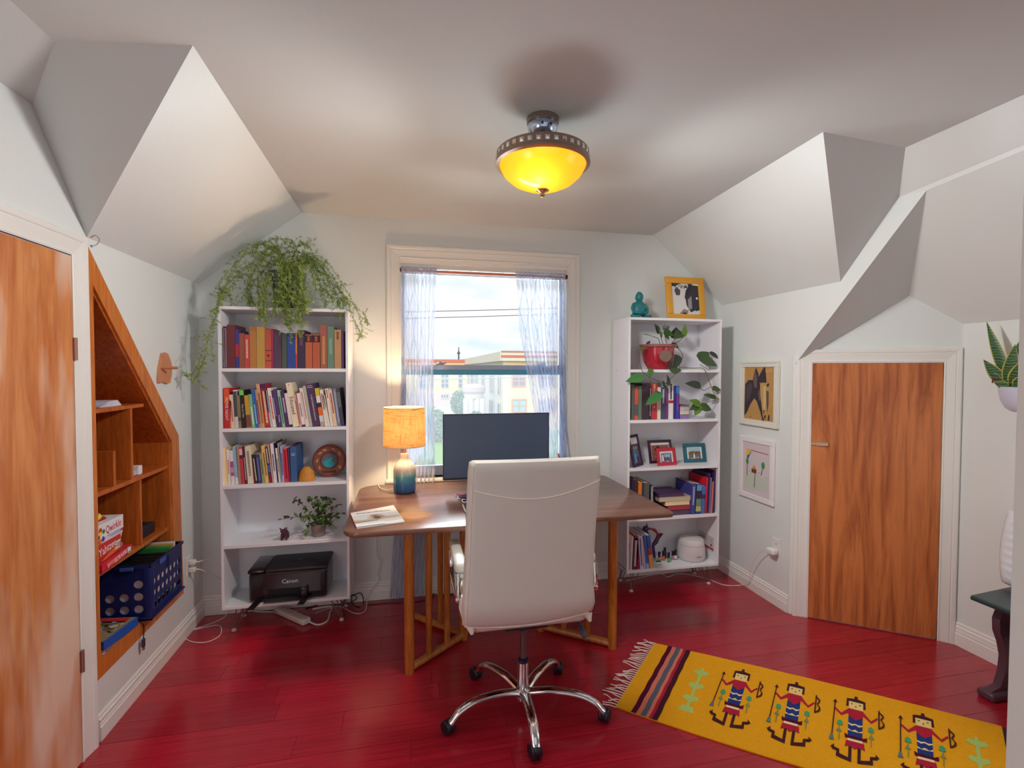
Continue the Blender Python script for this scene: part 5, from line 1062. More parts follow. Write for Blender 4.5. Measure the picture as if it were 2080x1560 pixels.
# ------------------------------------------------------------------ framed pictures on the right wall
def wallpic(label, yl, yr, z0l, z1l, fw, col, polys, mcol, step2):
    """yl>yr; picture hangs on the wall X = XR"""
    zc_ = z0l; o = thing('framed_picture', (XR, (yl+yr)/2, z0l), label, 'picture')
    xi = XR-.001
    def rail(nm, a, b_): part(nm, mat(col, .4, vary=.03), o, lambda m: m.box((xi, a[0], a[1]), (xi-.020, b_[0], b_[1]), .003))
    rail('frame_rail', (yr, z0l), (yl, z0l+fw)); rail('frame_rail', (yr, z1l-fw), (yl, z1l)); rail('frame_stile', (yr, z0l+fw), (yr+fw, z1l-fw)); rail('frame_stile', (yl-fw, z0l+fw), (yl, z1l-fw))
    if step2:
        def rail2(nm, a, b_): part(nm, mat(col, .4, vary=.03), o, lambda m: m.box((xi-.02, a[0], a[1]), (xi-.026, b_[0], b_[1]), .002))
        g_ = fw*.35
        for nm, a, b_ in (('bead', (yr, z0l), (yl, z0l+g_)), ('bead', (yr, z1l-g_), (yl, z1l)), ('bead', (yr, z0l+g_), (yr+g_, z1l-g_)), ('bead', (yl-g_, z0l+g_), (yl, z1l-g_))): rail2(nm, a, b_)
    part('backing', mat(mcol, .8), o, lambda m: m.box((xi-.002, yr+fw*.6, z0l+fw*.6), (xi-.010, yl-fw*.6, z1l-fw*.6)))
    flat('print', (xi-.0101, yl-fw, z0l+fw), (0, -1, 0), (0, 0, 1), polys, o)
    return o
W1, H1 = .29, .385
def sc_(pts, w_, h_): return [(a*w_, b_*h_) for a, b_ in pts]
INK = (58, 50, 62); GR = (112, 96, 90)
# horse charcoal: coordinates read off the drawing (0..1 from lower left)
horse = [((190, 146, 84), sc_([(0, 0), (1, 0), (1, 1), (0, 1)], W1, H1)),
 (INK, sc_([(0, .05), (.10, .12), (.22, .28), (.36, .40), (.50, .60), (.50, .86), (.40, .98), (.34, .86), (.30, .74), (.14, .74), (.02, .66)], W1, H1)),
 (INK, sc_([(.36, .40), (.46, .34), (.60, .12), (.66, .0), (.72, .0), (.66, .2), (.60, .46), (.56, .66), (.46, .80)], W1, H1)),
 ((84, 72, 78), sc_([(.08, .30), (.2, .42), (.3, .62), (.2, .70), (.06, .6)], W1, H1)),
 (GR, sc_([(.32, .72), (.38, .92), (.46, .78), (.44, .60), (.36, .60)], W1, H1)),
 (INK, sc_([(.48, .78), (.66, .96), (.72, 1.0), (.76, .84), (.78, .70), (.62, .70), (.5, .68)], W1, H1)),
 ((196, 158, 98), sc_([(.56, .66), (.76, .70), (.84, .6), (.82, .4), (.80, .2), (.76, .08), (.68, .06), (.62, .3), (.58, .46)], W1, H1)),
 ((214, 184, 128), sc_([(.68, .64), (.76, .64), (.77, .3), (.72, .14), (.68, .3)], W1, H1)),
 ((96, 84, 78), sc_([(.78, .56), (.86, .54), (.86, .3), (.82, .16), (.79, .3)], W1, H1)),
 (INK, sc_([(.49, .66), (.55, .68), (.56, .63), (.5, .63)], W1, H1)), (INK, sc_([(.78, .66), (.86, .70), (.87, .65), (.80, .62)], W1, H1)),
 ((120, 84, 54), sc_([(.68, .2), (.74, .2), (.73, .13), (.69, .13)], W1, H1)), (INK, sc_([(.70, .1), (.76, .02), (.78, .12), (.74, .1)], W1, H1)), (INK, sc_([(.84, .02), (.90, .02), (.90, .12), (.86, .12)], W1, H1)), ((110, 90, 84), sc_([(.5, .5), (.56, .6), (.60, .36), (.54, .36)], W1, H1)),
 ((170, 90, 40), circ(.25*W1, .05*H1, .007, 8)), ((200, 160, 100), sc_([(.74, .92), (.98, .96), (.98, .9), (.76, .88)], W1, H1))]
wallpic('white moulded frame with a charcoal horse head on brown paper', 3.243, 2.857, 1.206, 1.668, .042, (228, 226, 216), horse, (190, 146, 84), True)
W2, H2 = .29, .35
kid = [((214, 204, 208), sc_([(0, 0), (1, 0), (1, 1), (0, 1)], W2, H2)), ((200, 208, 196), sc_([(.08, .12), (.9, .12), (.9, .36), (.7, .42), (.5, .46), (.3, .44), (.1, .34)], W2, H2)),
 ((200, 50, 56), sc_([(.16, .92), (.90, .90), (.90, .885), (.16, .905)], W2, H2)), ((240, 190, 40), sc_([(.13, .92), (.30, .915), (.22, .80), (.13, .75)], W2, H2)), ((40, 100, 160), sc_([(.15, .78), (.22, .80), (.32, .90), (.30, .86), (.2, .72), (.15, .70)], W2, H2)),
 ((90, 60, 50), sc_([(.155, .36), (.175, .36), (.175, .60), (.155, .60)], W2, H2)), ((60, 150, 80), circ(.165*W2, .66*H2, .05*W2, 10, 1.6)), ((90, 60, 50), sc_([(.66, .44), (.68, .44), (.72, .58), (.70, .58)], W2, H2)), ((60, 150, 80), circ(.73*W2, .65*H2, .06*W2, 10, 1.5)),
 ((130, 64, 44), sc_([(.33, .45), (.5, .45), (.5, .53), (.33, .53)], W2, H2)), ((214, 150, 70), sc_([(.34, .53), (.5, .53), (.42, .62)], W2, H2)), ((120, 120, 120), sc_([(.42, .16), (.45, .16), (.46, .45), (.44, .45)], W2, H2)), ((60, 130, 70), circ(.25*W2, .46*H2, .012*W2, 6)), ((90, 70, 110), circ(.6*W2, .48*H2, .014*W2, 6)), ((60, 130, 70), circ(.86*W2, .42*H2, .012*W2, 6))]
wallpic('plain white frame with a child drawing of trees and a house', 3.243, 2.888, .668, 1.116, .036, (238, 236, 236), kid, (214, 204, 208), False)
# outlets
def outlet(wall, y, z, label):
    s = 1 if wall == 'L' else -1; x = XL if wall == 'L' else XR
    o = thing('wall_outlet', (x, y, z-.058), label, 'outlet')
    part('cover_plate', mat((232, 230, 224), .4), o, lambda m: m.box((x+s*.0006, y-.036, z-.058), (x+s*.0065, y+.036, z+.058), .002))
    for dz in (-.022, .022):
        r = part('receptacle', mat((226, 222, 206), .45), o, lambda m: m.box((x+s*.006, y-.017, z+dz-.015), (x+s*.0085, y+.017, z+dz+.015), .002))
        part('slots', mat((90, 80, 70), .6), r, lambda m: (m.box((x+s*.0085, y-.008, z+dz-.004), (x+s*.0089, y-.006, z+dz+.006)), m.box((x+s*.0085, y+.006, z+dz-.004), (x+s*.0089, y+.008, z+dz+.006)), m.box((x+s*.0085, y-.002, z+dz-.01), (x+s*.0089, y+.002, z+dz-.007))))['kind'] = 'stuff'
    return o
outlet('L', 3.284, .41, 'white double outlet on the left wall beside the niche')
outlet('R', 2.862, .40, 'white double outlet below the child drawing')
ad = thing('power_adapter', (XR-.03, 2.862, .36), 'white plug adapter in the outlet below the child drawing', 'adapter')
part('plug_body', mat((236, 234, 236), .35), ad, lambda m: m.box((XR-.009, 2.835, .352), (XR-.06, 2.90, .392), .010))
part('strain_relief', mat((236, 234, 236), .35), ad, lambda m: m.tube([(XR-.045, 2.90, .37), (XR-.05, 2.925, .362)], [.005, .003], 8))
def cable(name, pts, r, c, label, cat='cable', n=8):
    return single(name, mat(c, .45), lambda m: m.tube(spline(pts, n), r, 8), label, cat)
F_ = lambda x, y, z=.003: P(x, y, Z=z)
cable('white_cable', [(XR-.05, 2.925, .362), (XR-.055, 3.0, .28), (XR-.045, 3.06, .17), (XR-.03, 3.1, .06), F_(1502, 1189), F_(1470, 1188), F_(1440, 1177), F_(1400, 1167), F_(1375, 1166), F_(1355, 1172), F_(1338, 1166), (1.62, 3.42, .003)], .0026, (236, 224, 226), 'thin white cord running from the adapter along the floor under the bookcase')
for zz, lab in ((.432, 'upper white plug in the outlet beside the niche'), (.386, 'lower white plug in the outlet beside the niche')):
    o = thing('wall_plug', (XL+.01, 3.284, zz-.012), lab, 'plug', 'plugs beside the niche')
    part('plug_body', mat((234, 232, 226), .4), o, lambda m: m.box((XL+.009, 3.27, zz-.013), (XL+.045, 3.298, zz+.013), .004))
    part('collar', mat((226, 222, 214), .4), o, lambda m: m.tube([(XL+.045, 3.284, zz), (XL+.06, 3.29, zz-.003)], [.006, .0035], 8))
cable('looping_cable', [(XL+.06, 3.29, .429), (XL+.10, 3.33, .425), (XL+.15, 3.38, .36), (XL+.17, 3.40, .25), (XL+.18, 3.42, .14), (XL+.165, 3.43, .03), F_(440, 1262), F_(392, 1279), F_(440, 1270), F_(450, 1279), F_(444, 1293), F_(420, 1304), F_(392, 1304), F_(376, 1297)], .0022, (240, 226, 226), 'thin white cord looping on the floor beside the baseboard')
cable('extension_lead', [(XL+.06, 3.29, .383), (XL+.12, 3.33, .33), (XL+.19, 3.38, .24), (XL+.23, 3.44, .10), (XL+.30, 3.46, .02), (-.85, 3.44, .006), (-.72, 3.42, .006)], .0042, (206, 200, 190), 'grey white extension lead slanting down behind the fern bookcase')
# power strip and floor cables
ps_ = thing('power_strip', tuple(F_(592, 1256, 0)), 'white power strip on the floor under the printer', 'power strip')
pa, pb = F_(565, 1243, 0), F_(622, 1268, 0); d_ = (pb-pa).normalized(); T0 = Matrix.Translation(pa) @ Matrix(((d_.x, -d_.y, 0, 0), (d_.y, d_.x, 0, 0), (0, 0, 1, 0), (0, 0, 0, 1))); LL = (pb-pa).length
def psb(m): m.T = T0; m.box((0, -.028, .001), (LL, .028, .036), .007)
part('housing', mat((222, 212, 206), .4), ps_, psb)
def pse(m): m.T = T0; m.box((LL-.035, -.030, .0005), (LL+.01, .030, .038), .010)
part('end_cap', mat((232, 226, 222), .4), ps_, pse)
for k in range(3):
    def sk(m): m.T = T0; m.box((.03+.05*k, -.014, .036), (.06+.05*k, .014, .0385), .002)
    part('socket', mat((196, 186, 182), .5), ps_, sk)
def pbn(m): m.T = T0; m.box((.02, -.0295, .014), (.03, -.027, .022), .001)
part('switch', DARK, ps_, pbn)
cable('thick_white_cable', [F_(627, 1262, .015), F_(645, 1269, .006), F_(664, 1262, .006), F_(670, 1245, .006), F_(672, 1232, .008), (-.62, 3.40, .02)], .0055, (226, 214, 214), 'thick white cord curving out of the power strip')
cable('grey_cable', [(-.20, 3.46, .78), P(766, 1118, Y=3.46), P(774, 1140, Y=3.47), P(768, 1165, Y=3.48), (-.20, 3.475, .14), P(748, 1210, Y=3.46), F_(742, 1240), F_(722, 1246), F_(690, 1232), F_(668, 1236), F_(640, 1246)], .003, (206, 196, 196), 'grey cord hanging from the desk and lying across the floor by the bookcase leg')
cable('tangled_cable', [F_(700, 1236, .006), (-.42, 3.42, .05), P(728, 1205, Y=3.44), P(736, 1210, Y=3.44), F_(738, 1225), F_(728, 1233), F_(715, 1225), P(716, 1208, Y=3.45), P(724, 1216, Y=3.45), F_(700, 1228), F_(660, 1226), F_(620, 1236)], .0032, (44, 22, 44), 'black tangled cord on the floor behind the bookcase leg')
cable('black_cable', [F_(745, 1228), F_(800, 1224), F_(850, 1222), F_(880, 1212), (.17, 3.44, .03), (.24, 3.45, .006), (.36, 3.46, .006)], .003, (40, 24, 44), 'black cord lying along the back baseboard under the desk')

# ------------------------------------------------------------------ desk
DZ = .82; DWOOD = wood((72, 42, 34), (132, 92, 74), (1.2, 14, 8), .30, coat=.35, dist=1.0, sharp=(.3, .7)); DLEG = wood((150, 76, 22), (200, 120, 46), (20, 20, 2.5), .38, coat=.25)
dx0, dx1, dy0, dy1 = -.312, 1.436, 2.43, 3.425
desk = thing('desk', ((dx0+dx1)/2, (dy0+dy1)/2, 0), 'dark walnut desk with rounded corners on slatted orange wood trestles', 'desk')
def rr_poly(x0, y0, x1, y1, r, n=8):
    pts = []
    for cx_, cy_, a0, rad in ((x1, y1, 0, r[0]), (x0, y1, 90, r[1]), (x0, y0, 180, r[2]), (x1, y0, 270, r[3])):
        ox = cx_-rad if cx_ == x1 else cx_+rad; oy = cy_-rad if cy_ == y1 else cy_+rad
        for k in range(n+1):
            a = math.radians(a0+90*k/n); pts.append((ox+rad*math.cos(a), oy+rad*math.sin(a)))
    return pts
def slab(b, pts, z0, z1, ch, Tm=None):
    cx_ = sum(p[0] for p in pts)/len(pts); cy_ = sum(p[1] for p in pts)/len(pts)
    rows = []
    for off, z in ((ch, z0), (0, z0+ch), (0, z1-ch), (ch*.4, z1-ch*.3), (ch, z1)):
        rows.append([(cx_+(x-cx_)*(1-off/max(.01, math.hypot(x-cx_, y-cy_))), cy_+(y-cy_)*(1-off/max(.01, math.hypot(x-cx_, y-cy_))), z) for x, y in pts])
    n = len(pts); vs = [v for r in rows for v in r]
    fs = [(i*n+k, i*n+(k+1) % n, (i+1)*n+(k+1) % n, (i+1)*n+k) for i in range(len(rows)-1) for k in range(n)]
    fs += [tuple(range(n-1, -1, -1)), tuple((len(rows)-1)*n+k for k in range(n))]
    if Tm is not None: b.T = Tm
    b.add(vs, fs)
part('tabletop', DWOOD, desk, lambda m: slab(m, rr_poly(dx0, dy0, dx1, dy1, (.05, .12, .09, .02)), DZ-.026, DZ, .006), 35)
def trestle(x, xm, s):
    y0_, ym, y1_ = 2.607, 2.88, 3.20
    for nm, ya, yb in (('front', y0_, ym), ('rear', y1_, ym)):
        def lerp(t): return Vector((x+(xm-x)*t, ya+(yb-ya)*t, 0))
        part('bottom_rail', DLEG, desk, lambda m: m.tube([lerp(0.02)+Vector((0, 0, .024)), lerp(.97)+Vector((0, 0, .024))], .021, 12))
        part('top_rail', DLEG, desk, lambda m: m.tube([lerp(0.02)+Vector((0, 0, .772)), lerp(.97)+Vector((0, 0, .772))], .019, 12))
        for t in ((0, .33, .665) if nm == 'front' else (0, .59)):
            r = .027 if t == 0 else .018
            part('leg' if t == 0 else 'slat_post', DLEG, desk, lambda m: m.tube([lerp(t)+Vector((0, 0, .0 if t == 0 else .03)), lerp(t)+Vector((0, 0, .4)), lerp(t)+Vector((0, 0, .793))], [r*.93, r, r], 16))
    part('leg', DLEG, desk, lambda m: m.tube([(xm, ym, 0), (xm, ym, .793)], .026, 16))
trestle(.005, .325, 1); trestle(1.150, .80, -1)
part('stretcher', DLEG, desk, lambda m: m.box((.335, 2.87, .735), (.79, 2.89, .79), .003))

# table lamp
lx, ly = -.02, 3.2
SHADE = bpy.data.materials.new('burlap_shade'); SHADE.use_nodes = True; t = SHADE.node_tree; t.nodes.clear(); lk = t.links.new
tcn = t.nodes.new('ShaderNodeTexCoord'); 
def strand(scl):
    mp = t.nodes.new('ShaderNodeMapping'); mp.inputs['Scale'].default_value = scl; n = t.nodes.new('ShaderNodeTexNoise'); n.inputs['Scale'].default_value = 1; n.inputs['Detail'].default_value = 3
    lk(tcn.outputs['Object'], mp.inputs[0]); lk(mp.outputs[0], n.inputs['Vector']); r = t.nodes.new('ShaderNodeValToRGB'); r.color_ramp.elements[0].position = .56; r.color_ramp.elements[1].position = .68; lk(n.outputs['Fac'], r.inputs[0]); return r.outputs[0]
ma = t.nodes.new('ShaderNodeMath'); ma.operation = 'MAXIMUM'; lk(strand((14, 14, 260)), ma.inputs[0]); lk(strand((230, 230, 12)), ma.inputs[1])
mc = t.nodes.new('ShaderNodeMixRGB'); mc.inputs[1].default_value = lin((240, 208, 160)); mc.inputs[2].default_value = lin((168, 118, 66)); lk(ma.outputs[0], mc.inputs[0])
tl = t.nodes.new('ShaderNodeBsdfTranslucent'); df = t.nodes.new('ShaderNodeBsdfDiffuse'); ms = t.nodes.new('ShaderNodeMixShader'); ms.inputs[0].default_value = .72; o_ = t.nodes.new('ShaderNodeOutputMaterial')
mt = t.nodes.new('ShaderNodeMixRGB'); mt.blend_type = 'MULTIPLY'; mt.inputs[0].default_value = 1; mt.inputs[2].default_value = (.50, .54, .58, 1); lk(mc.outputs[0], mt.inputs[1])
lk(mt.outputs[0], tl.inputs[0]); lk(mc.outputs[0], df.inputs[0]); lk(df.outputs[0], ms.inputs[1]); lk(tl.outputs[0], ms.inputs[2]); lk(ms.outputs[0], o_.inputs[0])
CER = bpy.data.materials.new('ombre_glaze'); CER.use_nodes = True; t = CER.node_tree; b_ = t.nodes['Principled BSDF']; tcn = t.nodes.new('ShaderNodeTexCoord'); sp = t.nodes.new('ShaderNodeSeparateXYZ'); lk = t.links.new
nz = t.nodes.new('ShaderNodeTexNoise'); mp = t.nodes.new('ShaderNodeMapping'); mp.inputs['Scale'].default_value = (60, 60, 3); lk(tcn.outputs['Object'], mp.inputs[0]); lk(mp.outputs[0], nz.inputs['Vector'])
md = t.nodes.new('ShaderNodeMath'); md.operation = 'MULTIPLY_ADD'; md.inputs[1].default_value = .045; lk(nz.outputs['Fac'], md.inputs[0]); lk(tcn.outputs['Object'], sp.inputs[0]); lk(sp.outputs[2], md.inputs[2])
mr = t.nodes.new('ShaderNodeMapRange'); mr.inputs['From Min'].default_value = .02; mr.inputs['From Max'].default_value = .27; lk(md.outputs[0], mr.inputs[0])
r = t.nodes.new('ShaderNodeValToRGB'); lk(mr.outputs[0], r.inputs[0]); r.color_ramp.elements[0].color = lin((20, 60, 112)); r.color_ramp.elements[0].position = .0; r.color_ramp.elements[1].color = lin((240, 216, 196)); r.color_ramp.elements[1].position = .74
for p_, c_ in ((.22, (24, 104, 150)), (.42, (84, 150, 150)), (.56, (196, 190, 164))): e = r.color_ramp.elements.new(p_); e.color = lin(c_)
lk(r.outputs[0], b_.inputs['Base Color']); b_.inputs['Roughness'].default_value = .12; b_.inputs['Coat Weight'].default_value = .6
lamp = thing('table_lamp', (lx, ly, DZ), 'lit table lamp with burlap drum shade and cream to blue ceramic base', 'lamp')
part('base', CER, lamp, lambda m: m.lathe((lx, ly, DZ), [(.062, 0), (.069, .004), (.071, .02), (.071, .14), (.066, .165), (.052, .188), (.036, .202), (.027, .213), (.025, .225), (.025, .246), (.021, .25)], 36), 50)
part('stem', mat((206, 150, 90), .3, metal=.8), lamp, lambda m: (m.lathe((lx, ly, DZ), [(.013, .25), (.013, .256), (.011, .258), (.011, .30), (.016, .303), (.016, .345), (.012, .35)], 16)))
sh_ = part('lamp_shade', SHADE, lamp, lambda m: m.lathe((lx, ly, 0), [(.130, 1.118), (.1325, 1.118), (.128, 1.362), (.1262, 1.362), (.130, 1.118)], 48), 60)
for zz, rr in ((1.116, .1322), (1.358, .1285)): part('hem', mat((226, 200, 160), .8), lamp, lambda m: m.lathe((lx, ly, zz), [(rr-.003, 0), (rr+.0008, 0), (rr+.0008, .005), (rr-.003, .005), (rr-.003, 0)], 48))
part('harp', STEEL, lamp, lambda m: [m.tube([(lx, ly, 1.345), (lx+.124*math.cos(a), ly+.124*math.sin(a), 1.352)], .0016, 5) for a in (0, 2.09, 4.19)])['kind'] = 'stuff'
bulb = bpy.data.materials.new('bulb'); bulb.use_nodes = True; bulb.node_tree.nodes['Principled BSDF'].inputs['Emission Color'].default_value = (1, .72, .42, 1); bulb.node_tree.nodes['Principled BSDF'].inputs['Emission Strength'].default_value = 12
part('bulb', bulb, lamp, lambda m: m.ball((lx, ly, 1.19), (.024, .024, .03), 12, 8))
cable('pale_cable', [(lx-.06, ly+.02, DZ+.006), (-.12, 3.23, DZ+.005), (-.17, 3.29, DZ+.005), (-.19, 3.36, DZ+.006), (-.196, 3.432, DZ+.006), (-.2, 3.45, .79), (-.2, 3.47, .70)], .0032, (226, 214, 196), 'pale lamp flex running off the back of the desk')

# magazine
mg = thing('magazine', (-.17, 2.72, DZ), 'white landscape magazine lying on the left front of the desk', 'magazine')
ma_, mb_, mc_, md_ = P(711, 1043, Z=DZ+.004), P(799, 1027, Z=DZ+.004), P(822, 1060, Z=DZ+.004), P(724, 1073, Z=DZ+.004)
for v_ in (ma_, mb_, mc_, md_): v_.z = DZ
part('pages', mat((232, 226, 220), .6), mg, lambda m: m.prism([v+Vector((0, 0, .001)) for v in (md_, mc_, mb_, ma_)], (0, 0, .005)), 0)
part('cover', mat((238, 236, 234), .35), mg, lambda m: m.prism([v+Vector((0, 0, .006)) for v in (md_, mc_, mb_, ma_)], (0, 0, .0007)), 0)
part('spine', mat((190, 30, 70), .5), mg, lambda m: m.prism([ma_+Vector((-.001, 0, .0005)), md_+Vector((-.001, 0, .0005)), md_+Vector((0.0015, 0, .0005)), ma_+Vector((.0015, 0, .0005))], (0, 0, .0066)), 0)
mo = md_+Vector((0, 0, .0067)); mu = mc_-md_; mv = ma_-md_
tw = [(.36+.0*k, .46) for k in range(1)]
flat('cover_photo', mo, mu, mv, [((206, 214, 220), [(.0, .16), (1, .16), (1, .72), (0, .72)]), ((196, 176, 146), [(.0, .28), (1, .34), (1, .5), (.6, .5), (.2, .42), (0, .46)]), ((150, 132, 108), [(0, .26), (.5, .29), (.5, .33), (0, .34)])]+[((120, 92, 58), [(.5, .38), (.52, .38), (.5+.2*math.cos(a)*1.0+.0, .40+.30*math.sin(a)), (.49+.2*math.cos(a), .42+.28*math.sin(a))]) for a in [.25+.19*k for k in range(15)]]+[((236, 236, 236), [(.0, .0), (.6, .0), (.6, .16), (.0, .16)])], mg)
text('ENGLISH JOURNAL', .021, mo+mu*.5+mv*.87+Vector((0, 0, .0006)), mu, mv.cross(mu).cross(mu)*-1 if 0 else mv, mat((70, 66, 74), .5), mg)

# monitor
MONF = mat((40, 46, 60), .3); SCR = mat((78, 94, 120), .32, spec=.5)  # blue-grey reflection is put into the screen's base colour
mx0, mx1, mz0, mz1, my = .222, .93, .889, 1.316, 3.165
mon = thing('monitor', ((mx0+mx1)/2, my, DZ), 'wide thin dark computer monitor standing on the desk before the window', 'monitor')
part('housing', mat((34, 36, 48), .45), mon, lambda m: m.box((mx0, my, mz0), (mx1, my+.022, mz1), .004))
part('bezel', MONF, mon, lambda m: (m.box((mx0, my-.003, mz0), (mx1, my, mz0+.014)), m.box((mx0, my-.003, mz1-.006), (mx1, my, mz1)), m.box((mx0, my-.003, mz0+.014), (mx0+.006, my, mz1-.006)), m.box((mx1-.006, my-.003, mz0+.014), (mx1, my, mz1-.006))))
part('screen', SCR, mon, lambda m: m.box((mx0+.006, my-.002, mz0+.014), (mx1-.006, my-.0005, mz1-.006)))
part('stand_neck', MONF, mon, lambda m: m.box((.55, my+.02, DZ+.008), (.61, my+.05, 1.05), .006))
part('stand_foot', MONF, mon, lambda m: m.lathe((.58, my+.035, DZ), [(.11, .0005), (.11, .006), (.10, .009), (0, .010)], 32, sy=.8))
# things peeking out beside the chair
ea = thing('wired_earphones', (.30, 2.95, DZ), 'tangled blue and white earphone cable coiled left of the chair on the desk', 'earphones')
for k, (cx_, cy_, r_, c) in enumerate(((.335, 3.02, .05, (110, 130, 180)), (.338, 2.96, .04, (226, 230, 240)), (.345, 2.90, .036, (60, 60, 110)), (.350, 2.85, .04, (230, 232, 242)))):
    part('cable_loop', mat(c, .4), ea, lambda m: m.tube([(cx_+r_*math.cos(a*PI/10), cy_+r_*.8*math.sin(a*PI/10), DZ+.004+.004*k+.005*math.sin(a*.9)) for a in range(21)], .0028, 6, False))
part('cable_tie', mat((140, 40, 90), .4), ea, lambda m: m.box((.30, 2.975, DZ+.002), (.345, 3.0, DZ+.018), .004)); part('earbud', mat((56, 40, 90), .4), ea, lambda m: m.ball((.335, 2.935, DZ+.014), (.03, .018, .013)))
kb = thing('keyboard', (.50, 2.72, DZ), 'dark keyboard with silver rim lying on the desk behind the chair', 'keyboard')
part('case', mat((190, 184, 190), .4), kb, lambda m: m.box((.303, 2.645, DZ+.0005), (.73, 2.785, DZ+.014), .003))
part('keys', mat((52, 46, 60), .5), kb, lambda m: [m.box((.310+.0235*i, 2.655+.0245*j, DZ+.014), (.330+.0235*i, 2.676+.0245*j, DZ+.021), .0015) for i in range(17) for j in range(5)])['kind'] = 'stuff'
ms_ = thing('mouse', (.325, 2.56, DZ), 'small dark plum computer mouse before the keyboard', 'mouse')
part('body', mat((60, 36, 50), .35), ms_, lambda m: m.ball((.318, 2.565, DZ+.012), (.022, .036, .0115)), 60)
part('button_seam', BLACK, ms_, lambda m: m.box((.3175, 2.545, DZ+.0215), (.3185, 2.585, DZ+.0238)))
pn = thing('pen', (.985, 3.1, DZ), 'red pen tip sticking up behind the chair back', 'pen')
ptip = P(1134, 921, Y=3.12)
part('barrel', mat((200, 24, 70), .3), pn, lambda m: m.tube([ptip, ptip+Vector((.012, -.004, -.06))], [.0045, .005], 10))
part('cap', mat((190, 200, 220), .3), pn, lambda m: m.tube([ptip+Vector((.012, -.004, -.06)), ptip+Vector((.022, -.008, -.11))], [.0054, .0054], 10))
ch_ = thing('pen_cup', (ptip.x+.024, 3.11, DZ), 'small grey pen cup hidden behind the chair on the desk', 'cup')
part('wall', mat((150, 150, 156), .4), ch_, lambda m: m.lathe((ptip.x+.024, 3.11, DZ), [(.03, .0005), (.032, .075), (.030, .075), (.028, .004), (0, .003)], 20))

# ------------------------------------------------------------------ office chair
cx_, cy_ = .527, 2.205
LEA = mat((222, 218, 210), .42, vary=.03, scale=6, bump=.25, bscale=140, spec=.4); LEAS = mat((236, 230, 216), .45)
chair = thing('office_chair', (cx_, cy_, 0), 'cream leather office chair with chrome star base turned to the desk', 'chair')
YB0 = 2.0
def wl(z): # half outlines from the photograph, x as function of height, left and right
    t = (z-.50)/(1.222-.50)
    L_ = [(0, .228), (.04, .226), (.12, .222), (.3, .229), (.5, .236), (.8, .243), (.93, .246), (1, .252)]
    R__ = [(0, .800), (.03, .815), (.1, .821), (.2, .813), (.35, .812), (.6, .822), (.9, .838), (1, .83)]
    def ev(T):
        for i in range(len(T)-1):
            if t <= T[i+1][0]: u = (t-T[i][0])/(T[i+1][0]-T[i][0]); return T[i][1]*(1-u)+T[i+1][1]*u
        return T[-1][1]
    return ev(L_), ev(R__)
def back(m):
    nu, nv = 40, 44; th = .075
    def pt(u, v, side):
        z = .497+v*.725
        if v > .94: z = .497+.94*.725+(.06*.725)*math.sin((v-.94)/.06*PI/2)
        xl, xr = wl(z); ed = .032
        e = 1.0
        # rounded edges
        du = min(u, 1-u)*(xr-xl); dv = min((1.0-v)*.725, 9)
        db = v*.725
        k = min(1, du/ed); kk = math.sqrt(max(0, 1-(1-k)**2)); kt = min(1, dv/ed); ktt = math.sqrt(max(0, 1-(1-kt)**2)); kb = min(1, (db+.006)/.02); kbb = math.sqrt(max(0, 1-(1-kb)**2))
        half = th/2*kk*ktt*kbb
        bow = .03*math.sin(PI*min(1, v*1.05))+.0*u
        base = YB0+.035+(.05*(1-v)**2)*0+.04*(v-.4)**2*-1+.01*(2*u-1)**2*2
        if v < .16: base += .05*(1-v/.16)**2          # lower edge tucks towards the seat
        dip = .012*math.sin(PI*u); 
        x = xl+(xr-xl)*u
        zz = z-(.014*math.sin(PI*u)*(1-v)**6) + .010*(u-.2)*(1-v)**6
        return Vector((x, base-side*half, zz))
    def f(u, v): return pt(u, v, 1)
    m.grid(lambda u, v: pt(u, v, 1), nu, nv); m.grid(lambda u, v: pt(u, v, -1), nu, nv)
part('backrest', LEA, chair, back, 60)
def seam(fn, r=.003, n=40): return lambda m: m.tube([fn(i/n) for i in range(n+1)], r, 6)
def bsurf(x, z):
    xl, xr = wl(z); u = (x-xl)/(xr-xl); v = (z-.497)/.725
    base = YB0+.035-.04*(v-.4)**2+.02*(2*u-1)**2
    if v < .16: base += .05*(1-v/.16)**2
    du = min(u, 1-u)*(xr-xl); k = min(1, max(0, du/.032)); kk = math.sqrt(max(0, 1-(1-k)**2))
    return Vector((x, base-.0375*kk-.0005, z))
def headseam(t):
    xl, xr = wl(1.10); x = xl+.022+(xr-xl-.030)*t; z = 1.118-.072*math.sin(PI*(.08+.84*t))+.022*t
    return bsurf(x, z)
part('head_seam', LEAS, chair, seam(headseam, .0036), 60)
part('side_seam', LEAS, chair, seam(lambda t: bsurf(wl(.52+.68*t)[0]+.018, .52+.68*t), .0018), 60)
part('side_seam', LEAS, chair, seam(lambda t: bsurf(wl(.52+.68*t)[1]-.012, .52+.68*t), .0018), 60)
part('bottom_piping', LEAS, chair, seam(lambda t: (lambda q: Vector((q.x, q.y+.004, q.z-.014*math.sin(PI*t)*.9)))(bsurf(wl(.502)[0]+.012+(wl(.502)[1]-wl(.502)[0]-.024)*t, .503+.012*t)), .0045), 60)
part('seat', LEA, chair, lambda m: m.box((.245, 2.06, .455), (.805, 2.56, .555), .045), 60)
for xx, lab in ((.262, 1), (.795, 1)): part('corner_tuft', LEAS, chair, lambda m: m.tube([(xx, 2.07, .50), (xx+.004, 2.05, .472)], [.022, .006], 8), 60)
part('seat_side_fold', LEAS, chair, lambda m: m.tube(spline([(.236, 2.10, .62), (.228, 2.11, .57), (.238, 2.11, .53), (.250, 2.09, .49)], 5), .013, 8), 60)
